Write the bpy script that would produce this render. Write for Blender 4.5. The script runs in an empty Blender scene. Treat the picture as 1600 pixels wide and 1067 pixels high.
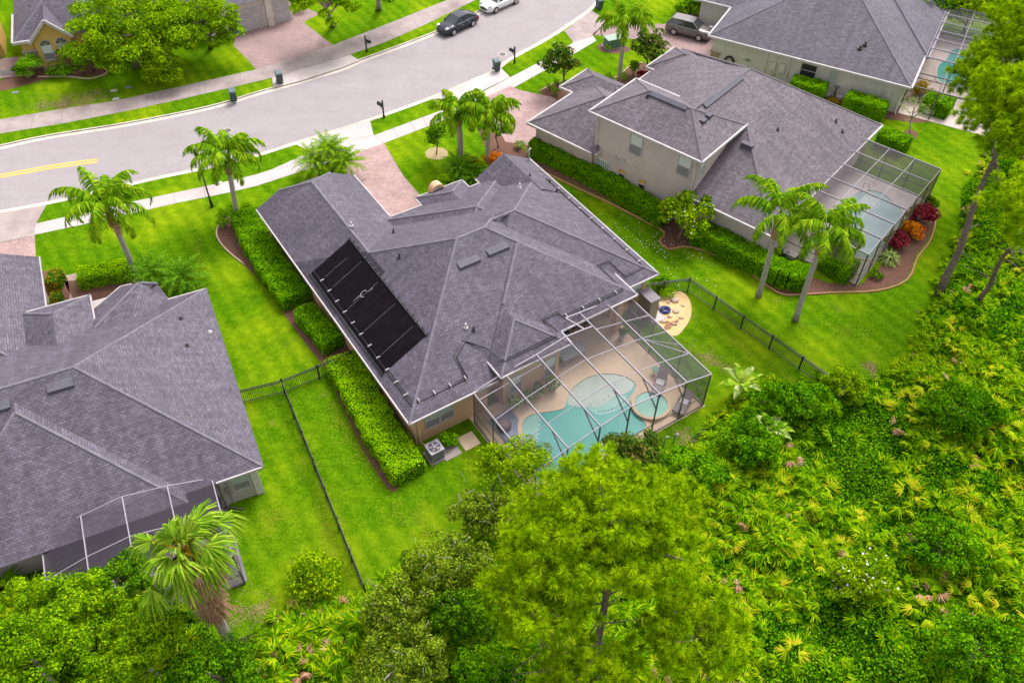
import bpy, math, random
import numpy as np
from math import sin, cos, pi, radians, degrees, sqrt, atan2
from mathutils import Vector, Matrix

# ------------------------------------------------------------------ camera, sky, sun
FPX, PITCH, ROLL, CX, CY, HC = 1340.0, radians(47.08), radians(1.0), 800.0, 533.5, 42.0
sc = bpy.context.scene
COL = sc.collection
cd = bpy.data.cameras.new('camera'); cam = bpy.data.objects.new('camera', cd); COL.objects.link(cam)
cd.sensor_width = 36.0; cd.lens = 36.0 * FPX / 1600.0; cd.clip_start = 0.5; cd.clip_end = 2000
cam.location = (0, 0, HC)
cam.matrix_world = Matrix.Translation((0, 0, HC)) @ Matrix.Rotation(pi / 2 - PITCH, 4, 'X') @ Matrix.Rotation(ROLL, 4, 'Z')
sc.camera = cam
w = bpy.data.worlds.new('World'); sc.world = w; w.use_nodes = True
wt = w.node_tree; wt.nodes.clear()
SUN_EL, SUN_AZ = radians(58), radians(32)       # azimuth clockwise from +Y
sky = wt.nodes.new('ShaderNodeTexSky'); sky.sky_type = 'NISHITA'; sky.sun_disc = False
sky.sun_elevation = SUN_EL; sky.sun_rotation = SUN_AZ; sky.dust_density = 4.0; sky.air_density = 1.0
hs = wt.nodes.new('ShaderNodeHueSaturation'); hs.inputs['Saturation'].default_value = 0.12
bg = wt.nodes.new('ShaderNodeBackground'); bg.inputs[1].default_value = 0.15
wo = wt.nodes.new('ShaderNodeOutputWorld')
wt.links.new(sky.outputs[0], hs.inputs['Color']); wt.links.new(hs.outputs[0], bg.inputs[0]); wt.links.new(bg.outputs[0], wo.inputs[0])
sl = bpy.data.lights.new('sun', 'SUN'); sl.energy = 1.25; sl.angle = radians(24); sl.color = (1.0, 0.95, 0.88)
so = bpy.data.objects.new('sun', sl); COL.objects.link(so)
sdir = Vector((sin(SUN_AZ) * cos(SUN_EL), cos(SUN_AZ) * cos(SUN_EL), sin(SUN_EL)))
so.rotation_euler = sdir.to_track_quat('Z', 'Y').to_euler()
sc.view_settings.view_transform = 'Standard'; sc.view_settings.look = 'None'
sc.view_settings.exposure = 0.97; sc.view_settings.gamma = 1.0
rnd = random.Random(7)
RG = np.random.default_rng(11)

# ------------------------------------------------------------------ photograph pixel -> ground point
def rd(x, y):
    x -= CX; y -= CY
    x, y = x * cos(ROLL) + y * sin(ROLL), -x * sin(ROLL) + y * cos(ROLL)
    a = x / FPX; b = -y / FPX
    return Vector((a, cos(PITCH) + b * sin(PITCH), -sin(PITCH) + b * cos(PITCH)))
def P(x, y, z=0.0):
    d = rd(x, y); t = (z - HC) / d.z
    return Vector((d.x * t, d.y * t, z))
def PR(p):
    x, y, z = p[0], p[1], p[2] - HC
    yc = y * cos(PITCH) - z * sin(PITCH); zc = y * sin(PITCH) + z * cos(PITCH)
    X = FPX * x / yc; Y = -FPX * zc / yc
    return (CX + X * cos(ROLL) - Y * sin(ROLL), CY + X * sin(ROLL) + Y * cos(ROLL))
def top_z(base, tx, ty):
    """height above the ground point `base` whose picture is nearest (tx, ty)"""
    best = (1e9, 0)
    for k in range(5, 400):
        q = PR((base[0], base[1], k * .05)); d = (q[0] - tx) ** 2 + (q[1] - ty) ** 2
        if d < best[0]: best = (d, k * .05)
    return best[1]
class Fr:
    """a house's own axes: u to its right, v to the street"""
    def __init__(s, deg): s.c, s.s, s.a = cos(radians(deg)), sin(radians(deg)), radians(deg)
    def __call__(s, u, v, z=0.0): return Vector((u * s.c - v * s.s, u * s.s + v * s.c, z))
    def inv(s, p): return (p[0] * s.c + p[1] * s.s, -p[0] * s.s + p[1] * s.c)

# ------------------------------------------------------------------ materials
def nodes(name):
    m = bpy.data.materials.new(name); m.use_nodes = True; t = m.node_tree; t.nodes.clear()
    o = t.nodes.new('ShaderNodeOutputMaterial')
    def N(ty, **k):
        n = t.nodes.new(ty)
        for a, b in k.items():
            if a.startswith('i_'): n.inputs[a[2:].replace('_', ' ')].default_value = b
            else: setattr(n, a, b)
        return n
    return m, t, o, N, t.links.new
def rgb(c): return (c[0], c[1], c[2], 1)
def ramp(N, stops):
    r = N('ShaderNodeValToRGB'); e = r.color_ramp.elements
    while len(e) < len(stops): e.new(.5)
    for i, (p, c) in enumerate(stops): e[i].position = p; e[i].color = rgb(c) if len(c) == 3 else c
    return r
def mix(N, L, f, a, b, mode='MIX'):
    n = N('ShaderNodeMix', data_type='RGBA', blend_type=mode)
    for s, v in ((0, f), (6, a), (7, b)):
        if hasattr(v, 'is_output'): L(v, n.inputs[s])
        else: n.inputs[s].default_value = v if s == 0 else rgb(v)
    return n.outputs[2]
def pbsdf(N, L, o, col, rough=.8, spec=.3, metal=0, bump=None, bs=.3, bd=.02):
    p = N('ShaderNodeBsdfPrincipled'); p.inputs['Roughness'].default_value = rough
    p.inputs['Specular IOR Level'].default_value = spec; p.inputs['Metallic'].default_value = metal
    if hasattr(col, 'is_output'): L(col, p.inputs['Base Color'])
    else: p.inputs['Base Color'].default_value = rgb(col)
    if bump is not None:
        b = N('ShaderNodeBump'); b.inputs['Strength'].default_value = bs; b.inputs['Distance'].default_value = bd
        L(bump, b.inputs['Height']); L(b.outputs[0], p.inputs['Normal'])
    L(p.outputs[0], o.inputs[0]); return p
def noise(N, L, scale, detail=4, rough=.6, vec=None, dist=0):
    n = N('ShaderNodeTexNoise'); n.inputs['Scale'].default_value = scale; n.inputs['Detail'].default_value = detail
    n.inputs['Roughness'].default_value = rough; n.inputs['Distortion'].default_value = dist
    if vec is None: vec = N('ShaderNodeNewGeometry').outputs['Position']
    L(vec, n.inputs['Vector']); return n.outputs['Fac']
def plain(name, c, c2=None, rough=.7, spec=.3, metal=0, scale=3.0, fine=40, bs=.15):
    m, t, o, N, L = nodes(name)
    c2 = c2 or tuple(x * .82 for x in c)
    f = ramp(N, [(.35, (0, 0, 0)), (.65, (1, 1, 1))]); L(noise(N, L, scale, 6, .65), f.inputs[0])
    col = mix(N, L, f.outputs[0], c, c2)
    pbsdf(N, L, o, col, rough, spec, metal, noise(N, L, fine, 2), bs); return m

def m_shingle(name, c1, c2, c3, cap=False):
    m, t, o, N, L = nodes(name)
    uv = N('ShaderNodeUVMap').outputs[0]
    b = N('ShaderNodeTexBrick', offset=.5, squash=1.0); L(uv, b.inputs['Vector'])
    b.inputs['Color1'].default_value = rgb(c1); b.inputs['Color2'].default_value = rgb(c2); b.inputs['Mortar'].default_value = rgb(c3)
    b.inputs['Scale'].default_value = 1.0; b.inputs['Mortar Size'].default_value = .018; b.inputs['Mortar Smooth'].default_value = .3
    b.inputs['Bias'].default_value = -.1; b.inputs['Brick Width'].default_value = .27; b.inputs['Row Height'].default_value = .145
    mp = N('ShaderNodeMapping'); mp.inputs['Scale'].default_value = (3.7, 6.9, 1); L(uv, mp.inputs[0])
    v = N('ShaderNodeTexVoronoi'); L(mp.outputs[0], v.inputs['Vector']); v.inputs['Scale'].default_value = 1.0
    rv = ramp(N, [(0, (.70, .70, .70)), (1, (1.28, 1.28, 1.28))])
    sp = N('ShaderNodeSeparateColor'); L(v.outputs['Color'], sp.inputs[0]); L(sp.outputs[0], rv.inputs[0])
    col = mix(N, L, .8, b.outputs['Color'], rv.outputs[0], 'MULTIPLY')
    rn = ramp(N, [(.3, (.84, .84, .86)), (.7, (1.12, 1.11, 1.12))]); L(noise(N, L, .30, 7, .65), rn.inputs[0])
    col = mix(N, L, 1.0, col, rn.outputs[0], 'MULTIPLY')
    rs = ramp(N, [(.38, (.86, .86, .86)), (.62, (1.12, 1.12, 1.13))])
    mp2 = N('ShaderNodeMapping'); mp2.inputs['Scale'].default_value = (2.2, .25, 1); L(uv, mp2.inputs[0]); L(noise(N, L, 1.0, 5, .6, mp2.outputs[0]), rs.inputs[0])
    col = mix(N, L, 1.0, col, rs.outputs[0], 'MULTIPLY')
    pbsdf(N, L, o, col, .72, .45, 0, b.outputs['Fac'], -.7, .02)
    return m
SH = m_shingle('roof_shingles', (.122, .104, .140), (.085, .070, .097), (.053, .043, .060))
SH2 = m_shingle('roof_shingles_mauve', (.158, .130, .155), (.112, .091, .110), (.063, .050, .061))
SHB = m_shingle('roof_shingles_slate', (.120, .106, .137), (.090, .079, .102), (.060, .052, .068))
CAP = plain('ridge_cap', (.19, .172, .205), (.13, .117, .142), .8, .3, fine=25, scale=2, bs=.4)
CAP2 = plain('ridge_cap_mauve', (.165, .145, .163), (.12, .105, .12), .8, .3, fine=25, scale=2, bs=.4)

def m_grass():
    m, t, o, N, L = nodes('grass')
    g = N('ShaderNodeNewGeometry').outputs['Position']
    fine = noise(N, L, 7, 8, .95)
    r1 = ramp(N, [(.36, (.022, .075, .0015)), (.5, (.082, .195, .003)), (.64, (.20, .355, .008))]); L(fine, r1.inputs[0])
    # patches: drier, yellower turf
    big = ramp(N, [(.46, (0, 0, 0)), (.64, (.9, .9, .9))]); L(noise(N, L, .16, 7, .62), big.inputs[0])
    c = mix(N, L, big.outputs[0], r1.outputs[0], (.21, .31, .006))
    mott = ramp(N, [(.38, (.66, .76, .66)), (.62, (1.22, 1.14, 1.2))]); L(noise(N, L, 1.9, 8, .8), mott.inputs[0])
    c = mix(N, L, 1.0, c, mott.outputs[0], 'MULTIPLY')
    # mowing bands
    mp = N('ShaderNodeMapping'); mp.inputs['Rotation'].default_value = (0, 0, radians(-34)); L(g, mp.inputs[0])
    wv = N('ShaderNodeTexWave', wave_type='BANDS', bands_direction='X', wave_profile='SIN'); L(mp.outputs[0], wv.inputs['Vector'])
    wv.inputs['Scale'].default_value = .28; wv.inputs['Distortion'].default_value = 1.2; wv.inputs['Detail'].default_value = 3; wv.inputs['Detail Scale'].default_value = .6
    rw = ramp(N, [(.1, (.86, .91, .86)), (.9, (1.10, 1.07, 1.1))]); L(wv.outputs['Fac'], rw.inputs[0])
    c = mix(N, L, 1.0, c, rw.outputs[0], 'MULTIPLY')
    # bare straw-coloured spots
    bs = ramp(N, [(.62, (0, 0, 0)), (.74, (.85, .85, .85))]); L(noise(N, L, .45, 8, .72), bs.inputs[0])
    c = mix(N, L, bs.outputs[0], c, (.26, .22, .05))
    pbsdf(N, L, o, c, 1.0, .0, 0, fine, 1.0, .07); return m
GRASS = m_grass()
def m_ground(name, a, b, c, s=6, rough=.95, bs=.6):
    m, t, o, N, L = nodes(name)
    f = noise(N, L, s, 8, .8); r = ramp(N, [(.3, a), (.5, b), (.7, c)]); L(f, r.inputs[0])
    pbsdf(N, L, o, r.outputs[0], rough, .1, 0, f, bs, .05); return m
MULCH = m_ground('mulch', (.05, .024, .018), (.15, .075, .055), (.27, .16, .12), 9)
LITTER = m_ground('leaf_litter', (.012, .03, .005), (.03, .065, .008), (.09, .08, .02), 5)
SOIL = m_ground('bare_soil', (.10, .15, .02), (.26, .20, .10), (.36, .26, .17), 5)
def m_conc(name, a, b, stain, joints=None, s=1.2, jc=.6):
    m, t, o, N, L = nodes(name)
    f = ramp(N, [(.3, a), (.7, b)]); L(noise(N, L, s, 8, .7), f.inputs[0])
    st = ramp(N, [(.45, (0, 0, 0)), (.75, (1, 1, 1))]); L(noise(N, L, .35, 6, .65), st.inputs[0])
    c = mix(N, L, st.outputs[0], f.outputs[0], stain)
    fine = noise(N, L, 30, 3)
    pbsdf(N, L, o, c, .85, .25, 0, fine, .15, .01); return m
def m_road():
    m, t, o, N, L = nodes('asphalt')
    g_ = N('ShaderNodeNewGeometry').outputs['Position']; mp = N('ShaderNodeMapping'); mp.inputs['Rotation'].default_value = (0, 0, radians(-16)); mp.inputs['Scale'].default_value = (.04, .9, 1); L(g_, mp.inputs[0])
    f = ramp(N, [(.3, (.31, .272, .282)), (.7, (.332, .296, .306))]); L(noise(N, L, 1.0, 5, .6, mp.outputs[0]), f.inputs[0])
    k = ramp(N, [(.35, (.90, .89, .90)), (.7, (1.04, 1.04, 1.04))]); L(noise(N, L, .5, 8, .75), k.inputs[0])
    c = mix(N, L, 1.0, f.outputs[0], k.outputs[0], 'MULTIPLY')
    e = ramp(N, [(.3, (.88, .88, .88)), (.7, (1.1, 1.1, 1.1))]); L(noise(N, L, 14, 4, .8), e.inputs[0]); c = mix(N, L, 1.0, c, e.outputs[0], 'MULTIPLY')
    pbsdf(N, L, o, c, .9, .15, 0, noise(N, L, 30, 3), .2, .01); return m
ROAD = m_road() if 1 else m_conc('asphalt', (.345, .305, .315), (.40, .36, .37), (.31, .27, .28), s=.7)
WALK = m_conc('concrete', (.46, .405, .405), (.51, .455, .455), (.40, .345, .345))
WALKM = m_conc('weathered_concrete', (.42, .36, .35), (.50, .44, .43), (.32, .26, .26))
WALKD = m_conc('stained_concrete', (.31, .25, .24), (.40, .33, .32), (.21, .16, .16))
KERB = m_conc('kerb_concrete', (.50, .43, .38), (.60, .53, .47), (.36, .30, .27))
DECK = m_conc('deck_concrete', (.56, .42, .30), (.61, .465, .335), (.50, .36, .255), s=2.5)
DECK2 = m_conc('pale_deck', (.55, .48, .46), (.62, .55, .53), (.45, .39, .38), s=2)
def m_brick(name, c1, c2, mo, w_, h_, rot=0, ms=.012, bs=.3, rough=.85, stain=None):
    m, t, o, N, L = nodes(name)
    mp = N('ShaderNodeMapping'); mp.inputs['Rotation'].default_value = (0, 0, radians(rot)); L(N('ShaderNodeUVMap').outputs[0], mp.inputs[0])
    b = N('ShaderNodeTexBrick'); L(mp.outputs[0], b.inputs['Vector'])
    for k, v in (('Color1', rgb(c1)), ('Color2', rgb(c2)), ('Mortar', rgb(mo)), ('Scale', 1.0), ('Mortar Size', ms), ('Brick Width', w_), ('Row Height', h_), ('Bias', 0)): b.inputs[k].default_value = v
    rn = ramp(N, [(.3, (.75, .74, .74)), (.65, (1.12, 1.1, 1.1))]); L(noise(N, L, .5, 7, .65), rn.inputs[0])
    c = mix(N, L, 1.0, b.outputs['Color'], rn.outputs[0], 'MULTIPLY')
    if stain:
        st = ramp(N, [(.5, (0, 0, 0)), (.68, (1, 1, 1))]); L(noise(N, L, .25, 5, .6), st.inputs[0]); c = mix(N, L, st.outputs[0], c, stain)
    pbsdf(N, L, o, c, rough, .25, 0, b.outputs['Fac'], -bs, .01); return m
PAVER = m_brick('pink_pavers', (.48, .33, .32), (.36, .24, .23), (.26, .18, .17), .24, .12, 45)
PAVERD = m_brick('stained_pavers', (.40, .28, .27), (.31, .21, .205), (.22, .155, .15), .24, .12, 0, stain=(.24, .17, .17))
STONE = m_brick('stone_veneer', (.46, .33, .26), (.24, .17, .15), (.40, .32, .26), .34, .16, 0, .03)
GRAVEL = m_ground('yellow_gravel', (.46, .28, .12), (.68, .45, .22), (.88, .68, .42), 14)

def stucco(name, c): return plain(name, c, tuple(x * .88 for x in c), .9, .15, scale=.8, fine=60, bs=.2)
ST_PEACH = stucco('peach_stucco', (.64, .40, .25)); ST_GREY = stucco('mauve_stucco', (.56, .48, .455)); ST_PALE = stucco('pale_stucco', (.58, .555, .515))
ST_TAUPE = stucco('taupe_stucco', (.47, .40, .39)); ST_YEL = stucco('yellow_stucco', (.62, .40, .12)); ST_BEIGE = stucco('beige_stucco', (.68, .60, .57))
WHITE = plain('white_trim', (.50, .455, .48), (.40, .36, .375), .6, .3, scale=2)
SOFF = plain('soffit', (.62, .58, .56), None, .7)
BLACK = plain('black_metal', (.016, .016, .018), (.03, .03, .03), .45, .4)
BRONZE = plain('bronze_metal', (.085, .07, .068), (.12, .10, .10), .45, .4)
SILVER = plain('pale_metal', (.33, .295, .345), (.27, .24, .285), .5, .3)
GALV = plain('grey_metal', (.30, .29, .33), (.22, .21, .24), .45, .5, .3)
BLKP = plain('black_plastic', (.012, .012, .014), (.025, .025, .028), .5, .4)
GLASS = plain('window_glass', (.055, .065, .07), (.02, .025, .03), .06, .8, scale=.7, bs=0)
BLIND = plain('window_blind', (.40, .45, .44), (.34, .39, .38), .5, .4, scale=4)
BLINDP = plain('pale_blind', (.60, .66, .62), (.55, .60, .57), .5, .4, scale=4)
SCRNW = plain('insect_screen_window', (.20, .19, .21), (.25, .24, .26), .6, .3)
VENT = plain('roof_vent', (.11, .105, .135), (.085, .08, .10), .6, .2)
TRUNKP = m_ground('palm_trunk', (.20, .17, .15), (.38, .33, .30), (.52, .47, .43), 7)
BOOT = m_ground('palm_boots', (.14, .07, .045), (.38, .20, .13), (.60, .38, .28), 8)
BARK = m_ground('bark', (.08, .055, .045), (.17, .125, .11), (.30, .24, .22), 6)
BARKG = m_ground('pale_bark', (.22, .18, .16), (.36, .31, .28), (.50, .45, .42), 6)
SKIRT = m_ground('dry_fronds', (.12, .06, .03), (.30, .17, .10), (.50, .32, .20), 8)
YELP = plain('yellow_paint', (.75, .45, .08), (.62, .38, .10), .7, scale=5)
SOLAR = plain('solar_mat', (.006, .004, .006), (.010, .007, .011), .8, .05, scale=1.5, fine=80, bs=.05)
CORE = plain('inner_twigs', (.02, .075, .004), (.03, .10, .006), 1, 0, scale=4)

def leafmat(name, stops, ns=.8, tr=.3, nv=.5, iw=1.0):
    m, t, o, N, L = nodes(name)
    ri = N('ShaderNodeNewGeometry').outputs['Random Per Island']
    n = noise(N, L, ns, 3, .6)
    a = N('ShaderNodeMath', operation='MULTIPLY_ADD'); L(n, a.inputs[0]); a.inputs[1].default_value = nv * 2; a.inputs[2].default_value = -nv + (1 - iw) * .5
    b = N('ShaderNodeMath', operation='MULTIPLY_ADD', use_clamp=True); L(ri, b.inputs[0]); b.inputs[1].default_value = iw; L(a.outputs[0], b.inputs[2])
    r = ramp(N, stops); L(b.outputs[0], r.inputs[0])
    p = N('ShaderNodeBsdfDiffuse'); L(r.outputs[0], p.inputs[0])
    tl = N('ShaderNodeBsdfTranslucent'); L(r.outputs[0], tl.inputs[0])
    mx = N('ShaderNodeMixShader'); mx.inputs[0].default_value = tr; L(p.outputs[0], mx.inputs[1]); L(tl.outputs[0], mx.inputs[2])
    L(mx.outputs[0], o.inputs[0]); return m
L_HEDGE = leafmat('hedge_leaves', [(0, (.045, .17, .002)), (.5, (.155, .39, .003)), (1, (.32, .58, .005))])
L_HEDGEY = leafmat('lime_hedge_leaves', [(0, (.09, .27, .002)), (.5, (.25, .50, .003)), (1, (.48, .70, .005))])
L_TREE = leafmat('tree_leaves', [(0, (.028, .10, .002)), (.5, (.135, .31, .003)), (1, (.36, .56, .006))], nv=.6)
L_LIME = leafmat('lime_tree_leaves', [(0, (.045, .13, .002)), (.5, (.19, .36, .003)), (1, (.44, .58, .006))], nv=.6)
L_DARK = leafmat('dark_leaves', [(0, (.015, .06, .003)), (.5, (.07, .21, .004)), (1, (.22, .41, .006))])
L_VINE = leafmat('vine_leaves', [(0, (.008, .055, .002)), (.45, (.075, .27, .003)), (1, (.27, .51, .005))], ns=.45, nv=.8)
L_PALM = leafmat('palm_leaves', [(0, (.06, .17, .006)), (.5, (.17, .36, .008)), (1, (.42, .55, .02))], ns=1.2)
L_OLIVE = leafmat('olive_leaves', [(0, (.035, .075, .006)), (.5, (.16, .26, .012)), (1, (.38, .47, .03))], nv=.6)
L_OAK = leafmat('light_tree_leaves', [(0, (.05, .15, .003)), (.5, (.19, .37, .004)), (1, (.42, .60, .008))], nv=.6)
L_LOW = leafmat('low_palm_leaves', [(0, (.03, .12, .006)), (.5, (.09, .25, .010)), (1, (.24, .42, .02))], ns=1.2)
L_FAN = leafmat('fan_palm_leaves', [(0, (.08, .19, .01)), (.5, (.19, .35, .015)), (1, (.42, .54, .05))], ns=1.2)
L_PMT = leafmat('palmetto_leaves', [(0, (.03, .12, .002)), (.5, (.14, .32, .003)), (.85, (.32, .48, .005)), (1, (.50, .52, .01))], ns=.6, nv=.35)
L_PMY = leafmat('yellow_palmetto', [(0, (.24, .42, .008)), (.6, (.48, .55, .012)), (1, (.66, .46, .03))], ns=1)
L_DRY = leafmat('dry_palmetto', [(0, (.30, .12, .06)), (.5, (.50, .24, .14)), (1, (.68, .45, .35))], ns=1)
L_PINE = leafmat('pine_needles', [(0, (.10, .22, .002)), (.5, (.28, .46, .003)), (1, (.62, .78, .01))], ns=1.3, nv=1.0, iw=.7, tr=.4)
L_PIND = leafmat('dark_pine_needles', [(0, (.03, .10, .004)), (.5, (.10, .24, .006)), (1, (.26, .40, .012))], ns=.5, tr=.2)  # darker green needle palette
L_RED = leafmat('croton_red', [(0, (.14, .01, .03)), (.6, (.35, .03, .06)), (1, (.5, .10, .08))])
L_ORG = leafmat('croton_orange', [(0, (.45, .08, .01)), (.6, (.80, .22, .01)), (1, (.85, .50, .03))])
L_GOLD = leafmat('croton_gold', [(0, (.16, .13, .01)), (.6, (.38, .25, .015)), (1, (.60, .38, .02))])
L_MAG = leafmat('magnolia_leaves', [(0, (.02, .08, .006)), (.5, (.08, .17, .012)), (.85, (.19, .27, .03)), (1, (.36, .22, .07))])
L_WHT = leafmat('white_petals', [(0, (.7, .7, .62)), (1, (.9, .88, .8))])
L_GRS = leafmat('pale_blades', [(0, (.15, .25, .04)), (.6, (.34, .44, .12)), (1, (.55, .58, .25))])

def m_screen(name, c, a):
    m, t, o, N, L = nodes(name)
    tr = N('ShaderNodeBsdfTransparent'); d = N('ShaderNodeBsdfDiffuse'); d.inputs[0].default_value = rgb(c)
    mx = N('ShaderNodeMixShader'); mx.inputs[0].default_value = a
    L(tr.outputs[0], mx.inputs[1]); L(d.outputs[0], mx.inputs[2]); L(mx.outputs[0], o.inputs[0]); return m
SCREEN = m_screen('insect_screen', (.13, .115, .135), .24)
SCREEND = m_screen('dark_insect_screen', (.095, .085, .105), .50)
SCREENG = m_screen('olive_insect_screen', (.16, .165, .06), .62)  # olive tint, the densest of the screens
SCREENM = m_screen('mid_insect_screen', (.12, .10, .13), .30)  # slightly denser tint for the neighbours' enclosures
def m_water(name, a, b):
    m, t, o, N, L = nodes(name)
    r = ramp(N, [(.35, a), (.65, b)]); L(noise(N, L, .5, 3), r.inputs[0])
    wv = noise(N, L, 2.2, 3, .5)
    p = pbsdf(N, L, o, r.outputs[0], .15, .2, 0, wv, .10, .04); return m
WATER = m_water('pool_water', (.075, .32, .29), (.09, .345, .31))
WATERS = m_water('shallow_water', (.20, .40, .35), (.25, .45, .40))
WATERG = m_water('grey_pool_water', (.26, .37, .37), (.33, .45, .45))

# ------------------------------------------------------------------ mesh helpers
def tag(o, label=None, cat=None, group=None, kind=None):
    if label: o['label'] = label
    if cat: o['category'] = cat
    if group: o['group'] = group
    if kind: o['kind'] = kind
    return o
def thing(name, label, cat, loc=(0, 0, 0), group=None, rz=0):
    o = bpy.data.objects.new(name, None); COL.objects.link(o); o.location = loc; o.rotation_euler = (0, 0, rz)
    o.empty_display_size = .3
    return tag(o, label, cat, group)
def origin_of(p):
    while p is not None and p.parent is not None: p = p.parent
    return Vector(p.location) if p is not None else Vector((0, 0, 0))
class MB:
    def __init__(s, fr=None): s.v = []; s.f = []; s.m = []; s.sm = []; s.fr = fr
    def pts(s, ps, world=False):
        b = len(s.v)
        for p in ps:
            s.v.append(tuple(p) if (s.fr is None or world) else tuple(s.fr(*p)))
        return b
    def face(s, ps, mi=0, world=False):
        b = s.pts(ps, world); s.f.append(tuple(range(b, b + len(ps)))); s.m.append(mi); s.sm.append(False)
    def faces(s, ps, fs, mi=0, world=False, smooth=False):
        b = s.pts(ps, world)
        for f in fs: s.f.append(tuple(b + i for i in f)); s.m.append(mi); s.sm.append(smooth)
    def box(s, x0, x1, y0, y1, z0, z1, mi=0):
        s.faces([(x0, y0, z0), (x1, y0, z0), (x1, y1, z0), (x0, y1, z0), (x0, y0, z1), (x1, y0, z1), (x1, y1, z1), (x0, y1, z1)],
                [(0, 3, 2, 1), (4, 5, 6, 7), (0, 1, 5, 4), (1, 2, 6, 5), (2, 3, 7, 6), (3, 0, 4, 7)], mi)
    def frustum(s, c, a, b, z0, z1, ta, tb, mi=0):
        x, y = c
        s.faces([(x - a, y - b, z0), (x + a, y - b, z0), (x + a, y + b, z0), (x - a, y + b, z0), (x - ta, y - tb, z1), (x + ta, y - tb, z1), (x + ta, y + tb, z1), (x - ta, y + tb, z1)],
                [(0, 3, 2, 1), (4, 5, 6, 7), (0, 1, 5, 4), (1, 2, 6, 5), (2, 3, 7, 6), (3, 0, 4, 7)], mi)
    def prism(s, poly, z0, z1, mi=0, bottom=True):
        n = len(poly); b = s.pts([(p[0], p[1], z0) for p in poly] + [(p[0], p[1], z1) for p in poly])
        a = sum(poly[i][0] * poly[(i + 1) % n][1] - poly[(i + 1) % n][0] * poly[i][1] for i in range(n))
        o = list(range(n)) if a > 0 else list(range(n))[::-1]
        s.f.append(tuple(b + n + i for i in o)); s.m.append(mi); s.sm.append(False)
        if bottom: s.f.append(tuple(b + i for i in o[::-1])); s.m.append(mi); s.sm.append(False)
        for k in range(n):
            i, j = o[k], o[(k + 1) % n]; s.f.append((b + i, b + j, b + n + j, b + n + i)); s.m.append(mi); s.sm.append(False)
    def tube(s, pts, rad, n=8, mi=0, cap=True, world=False, smooth=True, twist=0):
        ps = [Vector(p) if (s.fr is None or world) else s.fr(*p) for p in pts]
        if not hasattr(rad, '__len__'): rad = [rad] * len(ps)
        b = len(s.v); D = ps[-1] - ps[0]; D = D.normalized() if D.length > 1e-6 else Vector((1, 0, 0)); U0 = Vector((0, 0, 1)) if abs(D.z) < .8 else Vector((0, 1, 0))
        for i, p in enumerate(ps):
            d = (ps[min(i + 1, len(ps) - 1)] - ps[max(i - 1, 0)])
            d = d.normalized() if d.length > 1e-9 else Vector((0, 0, 1))
            x = d.cross(U0)
            if x.length < .05: x = d.cross(Vector((.6, .7, .4)))
            x.normalize(); y = x.cross(d).normalized()
            for k in range(n):
                a = 2 * pi * k / n + twist; q = p + (x * cos(a) + y * sin(a)) * rad[i]; s.v.append(tuple(q))
        for i in range(len(ps) - 1):
            for k in range(n):
                a = b + i * n + k; c = b + i * n + (k + 1) % n
                s.f.append((a, c, c + n, a + n)); s.m.append(mi); s.sm.append(smooth)
        if cap:
            s.f.append(tuple(b + k for k in range(n))[::-1]); s.f.append(tuple(b + (len(ps) - 1) * n + k for k in range(n)))
            s.m += [mi, mi]; s.sm += [False, False]
    def bar(s, a, b, wd, ht=None, mi=0, world=False):
        """square bar between two points"""
        pa = Vector(a) if (s.fr is None or world) else s.fr(*a); pb = Vector(b) if (s.fr is None or world) else s.fr(*b)
        ht = ht or wd; d = (pb - pa).normalized(); up = Vector((0, 0, 1)) if abs(d.z) < .95 else Vector((0, 1, 0))
        x = d.cross(up).normalized() * wd / 2; y = x.cross(d).normalized() * ht / 2
        q = [pa - x - y, pa + x - y, pa + x + y, pa - x + y, pb - x - y, pb + x - y, pb + x + y, pb - x + y]
        s.faces(q, [(0, 1, 2, 3), (7, 6, 5, 4), (0, 4, 5, 1), (1, 5, 6, 2), (2, 6, 7, 3), (3, 7, 4, 0)], mi, world=True)
    def ball(s, c, r, n=10, m=6, mi=0, sc_=(1, 1, 1)):
        ps = []; fs = []
        for i in range(m + 1):
            t = pi * i / m
            for k in range(n): a = 2 * pi * k / n; ps.append((c[0] + r * sc_[0] * sin(t) * cos(a), c[1] + r * sc_[1] * sin(t) * sin(a), c[2] + r * sc_[2] * cos(t)))
        for i in range(m):
            for k in range(n): fs.append((i * n + k, (i + 1) * n + k, (i + 1) * n + (k + 1) % n, i * n + (k + 1) % n))
        s.faces(ps, fs, mi, smooth=True)
    def build(s, name, mats, parent=None, uv=True, bevel=0):
        if len(getattr(s, 'runs', [])) > 1:        # every straight run of gutter is a part of its own
            cut = s.runs + [len(s.f)]; cut[0] = 0
            for a, b in zip(cut[:-1], cut[1:]):
                if b <= a: continue
                q = MB(s.fr); ids = sorted({i for f in s.f[a:b] for i in f}); mp = {i: k for k, i in enumerate(ids)}
                q.v = [s.v[i] for i in ids]; q.f = [tuple(mp[i] for i in f) for f in s.f[a:b]]; q.m = s.m[a:b]; q.sm = s.sm[a:b]; o = q.build(name, mats, parent, uv, bevel)
            return o
        me = bpy.data.meshes.new(name); og = origin_of(parent)
        me.from_pydata([(x - og.x, y - og.y, z - og.z) for x, y, z in s.v], [], s.f)
        mats = mats if isinstance(mats, (list, tuple)) else [mats]
        for m in mats: me.materials.append(m)
        me.polygons.foreach_set('material_index', s.m); me.polygons.foreach_set('use_smooth', s.sm)
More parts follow.
